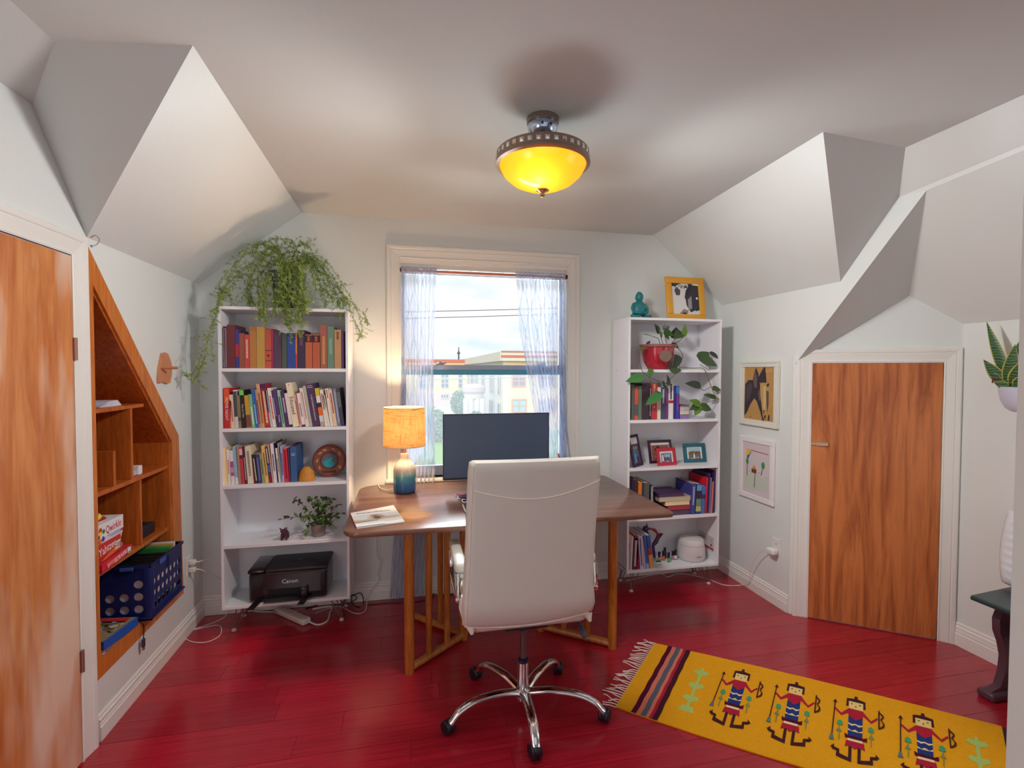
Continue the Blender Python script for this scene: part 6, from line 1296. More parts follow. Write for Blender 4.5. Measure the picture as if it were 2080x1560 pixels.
for s, xa in ((-1, .238), (1, .862)):
    ya, yb = (2.20, 2.55)
    part('armrest_pad', mat((226, 224, 214), .4), chair, lambda m: m.box((xa-.030, ya, .672), (xa+.026, yb, .722), .018), 60)
    part('arm_frame', CHROME, chair, lambda m: m.tube(spline([(xa+s*.022, yb-.03, .672), (xa+s*.022, yb-.04, .60), (xa+s*.022, yb-.10, .565), (xa+s*.022, 2.30, .560), (xa+s*.022, 2.21, .566), (xa+s*.022, 2.20, .60), (xa+s*.022, 2.21, .675)], 6), .011, 10), 60)
    part('arm_cheek', CHROME, chair, lambda m: m.box((xa-.026, 2.205, .648), (xa+.026, 2.235, .675), .006), 60)
    part('arm_bracket', CHROME, chair, lambda m: (m.box((xa-.030, 2.185, .546), (xa+.030, 2.26, .568), .006), m.tube([(xa, 2.24, .572), (xa-s*.10, 2.26, .575)], .013, 12)), 60)
    part('arm_knob', mat((224, 214, 190), .2, metal=.7), chair, lambda m: m.ball((xa-s*.006, 2.212, .608), (.018, .016, .042)), 60)
part('seat_plate', DARK, chair, lambda m: m.box((cx_-.10, cy_-.08, .425), (cx_+.10, cy_+.16, .455), .006))
lvp = P(1172, 1262, Y=2.2); lvq = P(1190, 1300, Y=2.05)
part('tilt_lever', mat((66, 74, 92), .5), chair, lambda m: m.tube(spline([(cx_+.09, cy_+.02, .44), (lvp.x-.02, 2.22, lvp.z+.01), (lvp.x, 2.2, lvp.z), (lvq.x, 2.1, lvq.z+.02), (lvq.x+.004, 2.07, lvq.z)], 5), [.006]*10+[.008]*4+[.013]*4+[.012]*3, 10), 60)
part('gas_lift', mat((120, 110, 116), .25, metal=.8), chair, lambda m: m.tube([(cx_, cy_, .24), (cx_, cy_, .43)], .0145, 16))
part('lift_rings', mat((90, 84, 92), .3, metal=.6), chair, lambda m: [m.lathe((cx_, cy_, .37+.014*k), [(.0145, 0), (.0165, .003), (.0145, .006)], 16) for k in range(3)])['kind'] = 'stuff'
part('collar', mat((40, 30, 60), .4), chair, lambda m: m.lathe((cx_, cy_, .234), [(.024, 0), (.024, .014), (.016, .018)], 20))
part('column', CHROME, chair, lambda m: m.lathe((cx_, cy_, .09), [(.024, 0), (.030, .02), (.0265, .04), (.0255, .144), (.018, .146)], 24))
part('hub', CHROME, chair, lambda m: m.lathe((cx_, cy_, .058), [(.030, 0), (.036, .006), (.036, .045), (.030, .05), (.027, .055)], 24))
for k, (ax, ay, sw) in enumerate(((.178, 2.120, .6), (.348, 2.476, .5), (.768, 2.430, -.4), (.868, 2.050, -.7), (.512, 1.905, .2))):
    e = Vector((ax, ay, 0)); c0 = Vector((cx_, cy_, .092)); d2 = (e-Vector((cx_, cy_, 0))).normalized(); r_ = (e-Vector((cx_, cy_, 0))).length
    pth = spline([c0+d2*.025, c0+d2*r_*.35+Vector((0, 0, .022)), c0+d2*r_*.68+Vector((0, 0, .022)), c0+d2*r_*.88+Vector((0, 0, -.002)), c0+d2*r_*.97+Vector((0, 0, -.034)), c0+d2*r_+Vector((0, 0, -.042))], 6)
    def arm(m):
        n = len(pth); seg = 14; vs = []
        for i, p in enumerate(pth):
            tt = (pth[min(i+1, n-1)]-pth[max(i-1, 0)]).normalized(); sd = tt.cross(Vector((0, 0, 1))).normalized(); up = sd.cross(tt); w_ = .025-.007*i/n; h_ = .016-.003*i/n
            for q in range(seg): a = 2*PI*q/seg; vs.append(p+sd*(w_*math.cos(a))+up*(h_*math.sin(a)))
        m.add(vs, [(i*seg+q, i*seg+(q+1) % seg, (i+1)*seg+(q+1) % seg, (i+1)*seg+q) for i in range(n-1) for q in range(seg)]+[tuple(range(seg)), tuple((n-1)*seg+q for q in range(seg))])
    lg = part('star_leg', CHROME, chair, arm, 60)
    part('stem', STEEL, lg, lambda m: m.tube([(ax, ay, .04), (ax, ay, .062)], .0055, 8))
    ca, sa = math.cos(sw), math.sin(sw); ofs = Vector((ca, sa, 0))*.012; off2 = Vector((-sa, ca, 0))*.012
    for s in (-1, 1):
        def wh(m): m.T = Matrix.Translation(e+off2+ofs*s+Vector((0, 0, .0305))) @ Matrix.Rotation(sw, 4, 'Z'); m.lathe((0, 0, 0), [(.012, -.011), (.027, -.011), (.0305, -.006), (.0305, .006), (.027, .011), (.012, .011)], 20, 'X')
        part('wheel', mat((28, 22, 40), .4), lg, wh)
    def hood(m): m.T = Matrix.Translation(e+off2*.6+Vector((0, 0, .036))) @ Matrix.Rotation(sw, 4, 'Z'); m.ball((0, 0, .004), (.020, .029, .023), 12, 8)
    part('caster_hood', mat((34, 26, 44), .35), lg, hood, 60)

# ------------------------------------------------------------------ ceiling light
ux, uy = .552, 1.99
cl = thing('ceiling_light', (ux, uy, ZC), 'amber glass bowl ceiling light with a crystal studded metal ring', 'ceiling light')
AMG = bpy.data.materials.new('amber_glass'); AMG.use_nodes = True; t = AMG.node_tree; t.nodes.clear(); lk = t.links.new
tl = t.nodes.new('ShaderNodeBsdfTranslucent'); tl.inputs[0].default_value = (1.0, .40, .03, 1); em = t.nodes.new('ShaderNodeEmission'); em.inputs[0].default_value = (1.0, .44, .008, 1); em.inputs[1].default_value = .40
gs = t.nodes.new('ShaderNodeBsdfGlossy'); gs.inputs['Roughness'].default_value = .15; ad_ = t.nodes.new('ShaderNodeAddShader'); mx_ = t.nodes.new('ShaderNodeMixShader'); mx_.inputs[0].default_value = .06; o_ = t.nodes.new('ShaderNodeOutputMaterial')
lk(tl.outputs[0], ad_.inputs[0]); lk(em.outputs[0], ad_.inputs[1]); lk(ad_.outputs[0], mx_.inputs[1]); lk(gs.outputs[0], mx_.inputs[2]); lk(mx_.outputs[0], o_.inputs[0])
RING = mat((150, 128, 112), .35, metal=.4)
part('canopy', mat((150, 130, 122), .3, metal=.6), cl, lambda m: m.lathe((ux, uy, ZC), [(.066, -.0005), (.068, -.006), (.066, -.022), (.058, -.024)], 36))
part('canopy_cup', mat((190, 206, 230), .12, metal=.9), cl, lambda m: m.lathe((ux, uy, ZC), [(.060, -.024), (.063, -.034), (.060, -.05), (.048, -.066), (.02, -.07)], 36))
part('stem', CHROME, cl, lambda m: m.tube([(ux, uy, ZC-.064), (ux, uy, ZC-.10)], .012, 12))
for s in (-1, 1): part('screw_knob', mat((60, 60, 110), .3), cl, lambda m: m.ball((ux+s*.018, uy-.058, ZC-.045), .006))
RZ = 2.452; RR = .192
part('ring', RING, cl, lambda m: m.lathe((ux, uy, RZ), [(RR-.012, .046), (RR-.004, .048), (RR, .044), (RR+.001, .010), (RR+.004, .006), (RR+.004, -.002), (RR-.010, -.006), (RR-.014, 0), (RR-.012, .046)], 64))
part('top_plate', RING, cl, lambda m: m.lathe((ux, uy, RZ), [(RR-.006, .0465), (.05, .075), (.012, .078)], 48))
cry = mat((226, 224, 222), .08, metal=.9)
for k in range(36):
    a = 2*PI*k/36; c = Vector((ux+math.cos(a)*(RR+.0012), uy+math.sin(a)*(RR+.0012), RZ+.027)); tn = Vector((-math.sin(a), math.cos(a), 0)); nn = Vector((math.cos(a), math.sin(a), 0)); zz = Vector((0, 0, 1)); h_ = .0085
    part('crystal', cry, cl, lambda m: m.add([c-tn*h_-zz*h_, c+tn*h_-zz*h_, c+tn*h_+zz*h_, c-tn*h_+zz*h_, c+nn*.004], [(0, 1, 4), (1, 2, 4), (2, 3, 4), (3, 0, 4), (3, 2, 1, 0)]), 0)
part('glass_bowl', AMG, cl, lambda m: m.lathe((ux, uy, RZ), [(RR-.013, -.002), (RR-.016, -.012), (.160, -.040), (.128, -.068), (.085, -.088), (.04, -.099), (.0, -.101)], 56, op=True), 60)
part('finial', mat((220, 190, 140), .15, metal=.9), cl, lambda m: m.lathe((ux, uy, RZ-.101), [(.0, .004), (.026, .0), (.028, -.004), (.016, -.010), (.008, -.014), (.012, -.020), (.012, -.026), (.006, -.032), (0, -.033)], 24))
for k, (bx_, by_) in enumerate(((-.06, .03), (.06, .03), (-.03, -.07))):
    part('bulb', bulb, cl, lambda m: m.ball((ux+bx_, uy+by_, RZ-.0), (.022, .022, .022), 10, 8))
point('ceiling_bulb', (ux-.03, uy-.06, RZ-.068), .8, (1.0, .74, .42), .02)

# ------------------------------------------------------------------ rug
ra, rb_ = P(1330, 1308, Z=0), P(1250, 1438, Z=0)         # near the fringe: far and near corners
rc_, rd_ = Vector((2.607, 1.653, 0)), Vector((2.09, 1.26, 0))
RT = .006
rug = thing('woven_rug', tuple((ra+rb_+rc_+rd_)/4), 'mustard yellow woven rug with four figures and white fringe', 'rug')
def rp_(u, v, z=RT):
    """u along the rug from the fringe, v across: 0 near edge, 1 far edge"""
    near = rb_.lerp(rd_, u)+Vector((.012, .050, 0))*math.sin(PI*min(1, u*1.1))*-.55; far = ra.lerp(rc_, u)+Vector((.01, .05, 0))*math.sin(PI*u)*.35
    p = near.lerp(far, v); return Vector((p.x, p.y, z))
def rugm(m):
    nu, nv = 60, 12
    m.grid(lambda u, v: rp_(u, v, RT+.0006*math.sin(u*40)), nu, nv); m.grid(lambda u, v: rp_(u, v, .0008), nu, nv)
    for v in (0, 1): m.grid(lambda u, t: rp_(u, v, .0008+(RT-.0008)*t), nu, 1)
    for u in (0, 1): m.grid(lambda v, t: rp_(u, v, .0008+(RT-.0008)*t), nv, 1)
part('weave', mat((236, 166, 30), .95, vary=.10, scale=90, bump=.9, bscale=500, spec=.1), rug, rugm, 50)
def rflat(name, polys, lift=.0009, step=.00012):
    b = MB(); cols = []
    for k, (c, pts) in enumerate(polys):
        if c not in cols: cols.append(c)
        b.cur = cols.index(c); b.add([rp_(u, v, RT+lift+step*k) for u, v in pts], [tuple(range(len(pts)))])
    return b.build(name, [mat(c, .95, bump=.6, bscale=500, spec=.1) for c in cols], rug, 0, solid=1)
def strip(c, u0, u1, n=10): return (c, [(u0+.0018*(i % 2), i/n) for i in range(n+1)]+[(u1+.0018*(i % 2), i/n) for i in range(n, -1, -1)])
U = 1.0
MAR = (84, 20, 44); SAL = (214, 120, 96); BG = (92, 96, 112); RED = (176, 36, 60); NV = (42, 58, 120); CRM = (236, 216, 170); GRN = (70, 160, 110); PGR = (176, 200, 110); DK = (72, 34, 44)
rflat('stripes', [strip(MAR, .050, .066), strip(SAL, .066, .080), strip(BG, .080, .096), strip(SAL, .096, .106), strip(RED, .106, .116), strip((70, 30, 40), .116, .132)])
# rug frame for figures: a metric grid; u spans ~1.42 m, v ~.58
RL, RW = (rd_-rb_).length, (ra-rb_).length
def fig(u0):
    s = 1.0
    def q(pts): return [(u0+a*.76/RL, .45+b_*1.28/RW) for a, b_ in pts]
    P_ = []
    P_ += [((236, 206, 130), q([(-.035, .145), (.035, .145), (.035, .195), (-.035, .195)]))]
    P_ += [(DK, q([(-.048, .155), (-.036, .155), (-.036, .19), (.036, .19), (.036, .155), (.048, .155), (.046, .205), (.008, .212), (.008, .228), (-.008, .228), (-.008, .212), (-.046, .205)]))]
    P_ += [(DK, q([(-.024, .172), (-.016, .172), (-.016, .178), (-.024, .178)])), (DK, q([(.016, .172), (.024, .172), (.024, .178), (.016, .178)])), (DK, q([(-.005, .158), (.005, .158), (0, .166)]))]
    P_ += [(RED, q([(-.034, .142), (.034, .142), (.05, .122), (.074, .096), (.10, .124), (.108, .118), (.076, .080), (.036, .112), (.034, .10), (0, .076), (-.034, .10), (-.036, .112), (-.07, .088), (-.104, .118), (-.098, .128), (-.07, .104)]))]
    P_ += [(NV, q([(-.034, .10), (0, .078), (.034, .10), (.034, .055), (-.034, .055)])), (CRM, q([(-.034, .058), (-.017, .050), (0, .058), (.017, .050), (.034, .058), (.034, .050), (.017, .042), (0, .050), (-.017, .042), (-.034, .050)]))]
    P_ += [(NV, q([(-.034, .050), (-.017, .042), (0, .050), (.017, .042), (.034, .050), (.034, .016), (-.034, .016)])), (CRM, q([(-.034, .024), (-.017, .014), (0, .024), (.017, .014), (.034, .024), (.034, .016), (.017, .006), (0, .016), (-.017, .006), (-.034, .016)]))]
    P_ += [(NV, q([(-.034, .014), (0, .010), (.034, .014), (.034, -.018), (-.034, -.018)])), (MAR, q([(-.05, -.006), (-.034, -.014), (.04, -.014), (.056, -.006), (.056, -.03), (-.046, -.03)])), (CRM, q([(-.034, -.03), (.036, -.03), (.036, -.042), (-.034, -.042)]))]
    P_ += [(RED, q([(-.04, -.042), (.042, -.042), (.048, -.078), (.02, -.066), (.0, -.082), (-.02, -.066), (-.046, -.076)]))]
    for sg in (-1, 1):
        P_ += [(DK, q([(sg*.014, -.07), (sg*.028, -.07), (sg*.028, -.128), (sg*.07, -.118), (sg*.07, -.098), (sg*.096, -.092), (sg*.094, -.078), (sg*.112, -.094), (sg*.10, -.106), (sg*.082, -.108), (sg*.084, -.134), (sg*.014, -.146)]))]
        P_ += [((GRN), q([(sg*.060, .030), (sg*.088, .030), (sg*.086, .052), (sg*.074, .060), (sg*.062, .052)])), ((120, 150, 90), q([(sg*.073, -.05), (sg*.077, -.05), (sg*.077, .03), (sg*.073, .03)])), ((130, 140, 90), q([(sg*.062, -.006), (sg*.090, -.006), (sg*.076, .018)]))]
    P_ += [(DK, q([(-.112, -.04), (-.107, -.04), (-.101, .16), (-.106, .16)])), (DK, q([(-.114, .158), (-.092, .158), (-.103, .178)])), ((90, 120, 120), q([(-.122, -.06), (-.098, -.06), (-.106, -.03), (-.114, -.03)]))]
    P_ += [(DK, q([(.108, .058), (.114, .058), (.114, .17), (.108, .17)])), (DK, q([(.112, .164), (.132, .146), (.134, .134), (.124, .116), (.138, .094), (.134, .074), (.112, .058), (.112, .066), (.127, .080), (.130, .094), (.117, .116), (.127, .136), (.112, .156)]))]
    return P_
def plant_(u0, lean=0):
    def q(pts): return [(u0+(a*.8+lean*b_)/RL, .48+b_*1.2/RW) for a, b_ in pts]
    P_ = [(PGR, q([(-.008, -.15), (.008, -.15), (.008, .16), (-.008, .16)])), (PGR, q([(-.045, -.155), (.045, -.155), (.028, -.12), (-.028, -.12)]))]
    for b0 in (-.09, .0, .10): P_ += [(PGR, q([(-.012, b0), (-.045, b0+.018), (-.034, b0+.04), (.0, b0+.035), (.034, b0+.04), (.045, b0+.018), (.012, b0)]))]
    return P_
for k, u0 in enumerate((.32, .484, .65, .818)): rflat('woven_figure', fig(u0))
rflat('woven_plant', plant_(.196)); rflat('woven_plant', plant_(.938))
rfr = random.Random(3)
def fringe(m):
    for k in range(34):
        v = k/33; p = rp_(0, v, .004); n_ = (rb_-rd_).normalized()
        L_ = rfr.uniform(.05, .10); side = rfr.uniform(-.035, .035); ax_ = Vector((-n_.y, n_.x, 0))
        m.tube(spline([p+n_*-.004, p+n_*L_*.4+ax_*side*.2+Vector((0, 0, .002)), p+n_*L_*.75+ax_*side*.9, p+n_*L_+ax_*side+Vector((0, 0, -.001))], 3), [.0028]*9+[.0018], 5)
fo = part('fringe', mat((238, 214, 206), .9), rug, fringe, 60); fo['kind'] = 'stuff'
part('edge_binding', mat((60, 34, 50), .9), rug, lambda m: m.grid(lambda v, t: rp_(1.0+.010*t, v, .005-.003*t), 12, 1), 0)

# ------------------------------------------------------------------ bench, cushion, wall planter
GRN_ = mat((36, 58, 62), .35, vary=.06, scale=30, coat=.2); PLM = mat((84, 56, 66), .35, vary=.05, scale=20)
bn = thing('wooden_bench', (2.93, 1.75, 0), 'dark green topped bench with shaped plum trestle ends along the side wall', 'bench')
bz = .50
ba, bb, = P(1967, 1205, Z=bz), P(2018, 1194, Z=bz)
part('seat_board', GRN_, bn, lambda m: m.prism([(ba.x-.005, ba.y-.02, bz-.024), (3.08, ba.y+.02, bz-.024), (3.08, .55, bz-.024), (ba.x-.005, .55, bz-.024)], (0, 0, .024)), 30)
part('seat_edge', GRN_, bn, lambda m: m.tube([(ba.x-.004, ba.y-.02, bz-.012), (ba.x-.004, .55, bz-.012)], .012, 10))
f0 = P(1995, 1413, Z=.0)
prof = [(0.0, .0), (.34, .0), (.34, .04), (.27, .06), (.245, .12), (.235, .20), (.255, .27), (.285, .33), (.29, .39), (.265, .44), (.275, .452), (.30, .456), (.30, .476), (.035, .476), (.035, .456), (.06, .452), (.07, .44), (.045, .39), (.05, .33), (.08, .27), (.10, .20), (.09, .12), (.065, .06), (.0, .04)]
for yy in (1.80, .75):
    part('trestle_end', PLM, bn, lambda m: m.prism([(2.765+x*.92, yy, z+.0005) for x, z in prof], (0, .034, 0)), 30)
    part('foot', PLM, bn, lambda m: m.box((2.75, yy-.02, .0005), (3.09, yy+.055, .04), .012))
part('stretcher', PLM, bn, lambda m: m.box((2.90, .80, .27), (2.925, 1.80, .34), .004))
pl_ = thing('white_cushion', (3.0, 1.62, bz), 'white crinkled cushion standing on the bench at the picture edge', 'cushion')
def cush(m):
    c = Vector((3.035, 1.745, bz+.205)); n_ = Vector((-.97, -.2, .14)).normalized(); uu_ = Vector((-.2, .97, 0)).normalized(); vv_ = n_.cross(uu_).normalized()
    if vv_.z < 0: vv_ = -vv_
    def f(s):
        def g(u, v):
            a, b_ = 2*u-1, 2*v-1; e = (1-a**4)*(1-b_**4); w_ = .19*(1-.10*b_*b_); h_ = .205*(1-.10*a*a)
            return c+uu_*(a*w_)+vv_*(b_*h_)+n_*(s*(.055*math.sqrt(max(0, e))+.004*math.sin(v*60+math.sin(u*9)*2)*e))
        return g
    m.grid(f(1), 24, 34); m.grid(f(-1), 24, 34)
part('cover', mat((226, 230, 236), .85, bump=.4, bscale=60), pl_, cush, 70)
part('piping', mat((216, 220, 228), .8), pl_, lambda m: m.tube([Vector((3.005, 1.60, bz+.205))+Vector((.5, .86, 0)).normalized()*(.19*.9*a)+Vector((0, 0, .205*.9*b_)) for a, b_ in ((1, 1), (-1, 1))], .003, 6)) if 0 else None
# planter on the side wall
pxx = XC-.001; a_ = P(2062, 800, X=3.06); wpz = P(2075, 838, X=3.06).z; wpt_ = P(2040, 785, X=3.06).z
pcy = P(2072, 800, X=3.06).y
spn = thing('wall_planter', (XC-.08, pcy, wpt_), 'white half round wall planter holding a snake plant', 'planter')
part('bowl', mat((206, 208, 226), .3), spn, lambda m: m.lathe((XC-.085, pcy, wpt_), [(.0, -.13), (.03, -.128), (.055, -.11), (.074, -.07), (.082, -.03), (.084, 0), (.080, 0), (.078, -.012), (0, -.014)], 32), 50)
part('mount', mat((190, 192, 206), .4), spn, lambda m: m.box((XC-.02, pcy-.04, wpt_-.09), (XC-.0005, pcy+.04, wpt_-.01), .003))
SN = bpy.data.materials.new('snake_leaf'); SN.use_nodes = True; t = SN.node_tree; b_ = t.nodes['Principled BSDF']; tcn = t.nodes.new('ShaderNodeTexCoord'); wv = t.nodes.new('ShaderNodeTexWave'); wv.bands_direction = 'Z'; wv.inputs['Scale'].default_value = 22; wv.inputs['Distortion'].default_value = 6; wv.inputs['Detail'].default_value = 3
r = t.nodes.new('ShaderNodeValToRGB'); r.color_ramp.elements[0].color = lin((34, 70, 46)); r.color_ramp.elements[1].color = lin((96, 130, 80)); t.links.new(tcn.outputs['Object'], wv.inputs['Vector']); t.links.new(wv.outputs['Fac'], r.inputs[0]); t.links.new(r.outputs[0], b_.inputs['Base Color']); b_.inputs['Roughness'].default_value = .4
SE = mat((196, 190, 90), .5)
gx = XC-.10
for (bx_, by_, tx_, ty_, X0, X1, wd) in ((2052, 778, 2004, 652, 3.07, 3.03, .042), (2045, 780, 1998, 730, 3.06, 3.0, .050), (2050, 782, 2072, 690, 3.08, 3.06, .05), (2055, 784, 2085, 725, 3.04, 3.0, .055), (2045, 784, 2062, 700, 3.06, 3.03, .05), (2050, 785, 2018, 775, 3.02, 2.98, .035), (2060, 785, 2090, 760, 3.0, 2.96, .045), (2042, 782, 2014, 752, 3.05, 3.02, .022)):
    A_ = P(bx_, by_, X=X0); B_ = P(tx_, ty_, X=X1); A_.z = min(A_.z, wpt_-.006)
    lfp = part('leaf', SN, spn, lambda m: leafmesh(m, A_, B_-A_, (-.8, -.5, .3), (B_-A_).length, wd, .05, False, 10, .35), 60)
    part('leaf_edge', SE, lfp, lambda m: leafmesh(m, A_+Vector((.0015, .001, 0)), B_-A_, (-.8, -.5, .3), (B_-A_).length*1.006, wd*1.22, .05, False, 10, .35), 60)
part('withered_leaf', mat((110, 40, 56), .7), spn, lambda m: m.tube(spline([P(2040, 783, X=3.05), P(2026, 772, X=3.0), P(2018, 768, X=2.99), P(2016, 778, X=2.985)], 4), [.006]*6+[.004]*7, 6), 60)
part('soil', mat((56, 44, 38), .9), spn, lambda m: m.lathe((XC-.085, pcy, wpt_), [(.079, -.02), (.079, -.0135), (0, -.011)], 20))

# ------------------------------------------------------------------ outside: street and school building across
GZ = -4.2
def EX(x, y, Y): return P(x, y, Y=Y)
GRASS = mat((120, 160, 70), .9, vary=.15, scale=.4, spec=.1)
tag(single('lawn', GRASS, lambda m: m.add([(-60, 8, GZ), (80, 8, GZ), (80, 130, GZ), (-60, 130, GZ)], [(0, 1, 2, 3)]), None, None, smooth=0, origin=(0, 8, GZ)), kind='structure')
def gp(x, y): v = P(x, y, Z=GZ+.02); return v
def road(name, pts, c, dz=.03): tag(single(name, mat(c, .9, vary=.05, scale=2, spec=.1), lambda m: m.prism([(*P(x, y, Z=GZ+dz).xy, GZ+dz-.02) for x, y in pts], (0, 0, .02)), None, None, smooth=0), kind='structure')
road('road', [(700, 868), (700, 846), (880, 836), (940, 838), (1400, 846), (1400, 880), (940, 872), (880, 862)], (176, 182, 200))
road('pavement', [(780, 900), (862, 862), (900, 862), (952, 950), (918, 950), (902, 905), (885, 874), (830, 960), (760, 960)], (206, 200, 196), .05)
road('drive', [(872, 842), (890, 822), (905, 820), (940, 835), (960, 845), (900, 850)], (200, 206, 214), .04)
BRK = mat((222, 196, 158), .85, vary=.07, scale=3, spec=.1); BRK2 = mat((206, 200, 190), .85, vary=.05, scale=3, spec=.1); COP = mat((214, 120, 100), .8); COPL = mat((226, 216, 206), .8); GLW = mat((96, 110, 130), .15); WFR = mat((190, 180, 176), .6)
# near wing: corner at x=1022, frontal face to the right, side face receding to the left
Yc = 46.0; c_top = EX(1022, 714, Yc); zr_ = c_top.z; cxn = c_top.x
farp = P(944, 741, Z=zr_) if False else None
Yf = 84.0; xf = EX(940, 740, Yf).x
sch = thing('school_building', (cxn, Yc, GZ), 'pale brick two storey building across the road, wing nearest the window', 'building')
part('brick_wall', BRK, sch, lambda m: m.prism([(cxn, Yc, GZ), (cxn+34, Yc, GZ), (cxn+34, Yc, zr_-.9), (cxn, Yc, zr_-.9)], (0, .5, 0)), 0)
sv = Vector((xf-cxn, Yf-Yc, 0)); sl = sv.length; sd_ = sv/sl; sn = Vector((-sd_.y, sd_.x, 0)); 
if sn.x > 0: sn = -sn
part('side_wall', BRK2, sch, lambda m: m.prism([Vector((cxn, Yc, GZ)), Vector((xf, Yf, GZ)), Vector((xf, Yf, zr_-.9)), Vector((cxn, Yc, zr_-.9))], -sn*.5), 0)
part('parapet', COPL, sch, lambda m: (m.prism([(cxn-.2, Yc-.25, zr_-.9), (cxn+34, Yc-.25, zr_-.9), (cxn+34, Yc-.25, zr_), (cxn-.2, Yc-.25, zr_)], (0, .6, 0)), m.prism([Vector((cxn, Yc, zr_-.9))+sn*.3, Vector((xf, Yf, zr_-.9))+sn*.3, Vector((xf, Yf, zr_))+sn*.3, Vector((cxn, Yc, zr_))+sn*.3], -sn*.6)), 0)
for za, zb_ in ((.35, .55), (1.35, 1.5)): part('coping_band', COP, sch, lambda m: m.prism([(cxn-.25, Yc-.32, zr_-zb_), (cxn+34, Yc-.32, zr_-zb_), (cxn+34, Yc-.32, zr_-za), (cxn-.25, Yc-.32, zr_-za)], (0, .1, 0)), 0)
part('coping_band', COP, sch, lambda m: m.prism([(cxn-.25, Yc-.32, zr_-.06), (cxn+34, Yc-.32, zr_-.06), (cxn+34, Yc-.32, zr_+.06), (cxn-.25, Yc-.32, zr_+.06)], (0, .1, 0)), 0)
def win_front(x0, y0, x1, y1, Y, nx, ny, parent, col=COP, gl_=GLW):
    A_ = EX(x0, y1, Y); B_ = EX(x1, y0, Y)
    w_ = part('window', col, parent, lambda m: (m.box((A_.x, Y-.12, A_.z), (B_.x, Y-.02, A_.z+.12)), m.box((A_.x, Y-.12, B_.z-.12), (B_.x, Y-.02, B_.z)), [m.box((A_.x+(B_.x-A_.x-.12)*k/nx, Y-.12, A_.z+.12), (A_.x+(B_.x-A_.x-.12)*k/nx+.12, Y-.02, B_.z-.12)) for k in range(nx+1)], [m.box((A_.x+.12, Y-.10, A_.z+(B_.z-A_.z)*k/ny-.05), (B_.x-.12, Y-.03, A_.z+(B_.z-A_.z)*k/ny+.05)) for k in range(1, ny)]), 0)
    part('pane', gl_, w_, lambda m: m.box((A_.x+.1, Y-.05, A_.z+.1), (B_.x-.1, Y-.01, B_.z-.1)), 0)
win_front(1039, 762, 1068, 786, Yc, 2, 2, sch); win_front(1039, 810, 1070, 838, Yc, 2, 2, sch, COP, mat((130, 176, 176), .15)); win_front(1092, 762, 1130, 786, Yc, 2, 2, sch); win_front(1092, 810, 1130, 838, Yc, 2, 2, sch)
def win_side(xp, w_, z0, z1, n=1):
    """window on the receding side wall at picture column xp"""
    d = Fv+Rv*((xp-1040)/FOC); 
    # intersect the ray (in plan) with the side wall
    t_ = (Vector((cxn, Yc, 0)).xy-CAM.xy); det = d.x*(-sd_.y)+d.y*sd_.x
    s_ = (t_.x*(-sd_.y)+t_.y*sd_.x)/det; hit = CAM+d*s_; c_ = Vector((hit.x, hit.y, 0))+sn*.05
    o = part('window', WFR, sch, lambda m: (m.prism([c_-sd_*w_/2+Vector((0, 0, z0)), c_+sd_*w_/2+Vector((0, 0, z0)), c_+sd_*w_/2+Vector((0, 0, z1)), c_-sd_*w_/2+Vector((0, 0, z1))], sn*.06)), 0)
    part('pane', GLW, o, lambda m: [m.prism([c_+sd_*(-w_/2+.12+(w_-.12)/n*k)+sn*.061+Vector((0, 0, z0+.12)), c_+sd_*(-w_/2+(w_-.12)/n*(k+1))+sn*.061+Vector((0, 0, z0+.12)), c_+sd_*(-w_/2+(w_-.12)/n*(k+1))+sn*.061+Vector((0, 0, z1-.12)), c_+sd_*(-w_/2+.12+(w_-.12)/n*k)+sn*.061+Vector((0, 0, z1-.12))], sn*.02) for k in range(n)], 0)
for xp, w_, n in ((1015, 1.3, 1), (1002, 1.0, 1), (997, 1.0, 1), (982, 2.2, 2), (968, 2.6, 3), (960, 2.6, 3), (952, 1.4, 1)):
    win_side(xp, w_, GZ+3.3, GZ+5.3, n); win_side(xp, w_, GZ+.5, GZ+2.6, n)
dpx = EX(992, 730, 60).x
part('downpipe', WFR, sch, lambda m: m.tube([(P(992, 720, Y=58).x-.3, 58, GZ), (P(992, 720, Y=58).x-.3, 58, zr_-.8)], .09, 8))
# portico
pY = 50.0; pa_ = EX(944, 782, pY); pb_ = EX(986, 790, pY)
por = thing('portico', ((pa_.x+pb_.x)/2, pY, GZ), 'round columned entrance porch before the pale brick building', 'porch')
part('canopy', mat((190, 170, 176), .8), por, lambda m: m.lathe(((pa_.x+pb_.x)/2, pY+1.0, pb_.z-.55), [((pb_.x-pa_.x)/2, 0), ((pb_.x-pa_.x)/2+.15, .25), ((pb_.x-pa_.x)/2+.15, .7), ((pb_.x-pa_.x)/2-.2, 1.0), (0, 1.1)], 20))
part('canopy_base', mat((206, 200, 196), .8), por, lambda m: m.lathe(((pa_.x+pb_.x)/2, pY+1.0, pb_.z-1.0), [((pb_.x-pa_.x)/2-.1, 0), ((pb_.x-pa_.x)/2, .45)], 20))
for px_ in (948, 958, 970, 981):
    part('column', mat((206, 202, 200), .8), por, lambda m: m.tube([(EX(px_, 800, pY).x, pY+.4, GZ), (EX(px_, 800, pY).x, pY+.4, pb_.z-1.0)], .32, 12))
part('railing', mat((150, 190, 180), .7), por, lambda m: [m.box((pa_.x+k*.35, pY-.6, GZ), (pa_.x+k*.35+.05, pY-.55, GZ+1.0)) for k in range(12)])['kind'] = 'stuff'
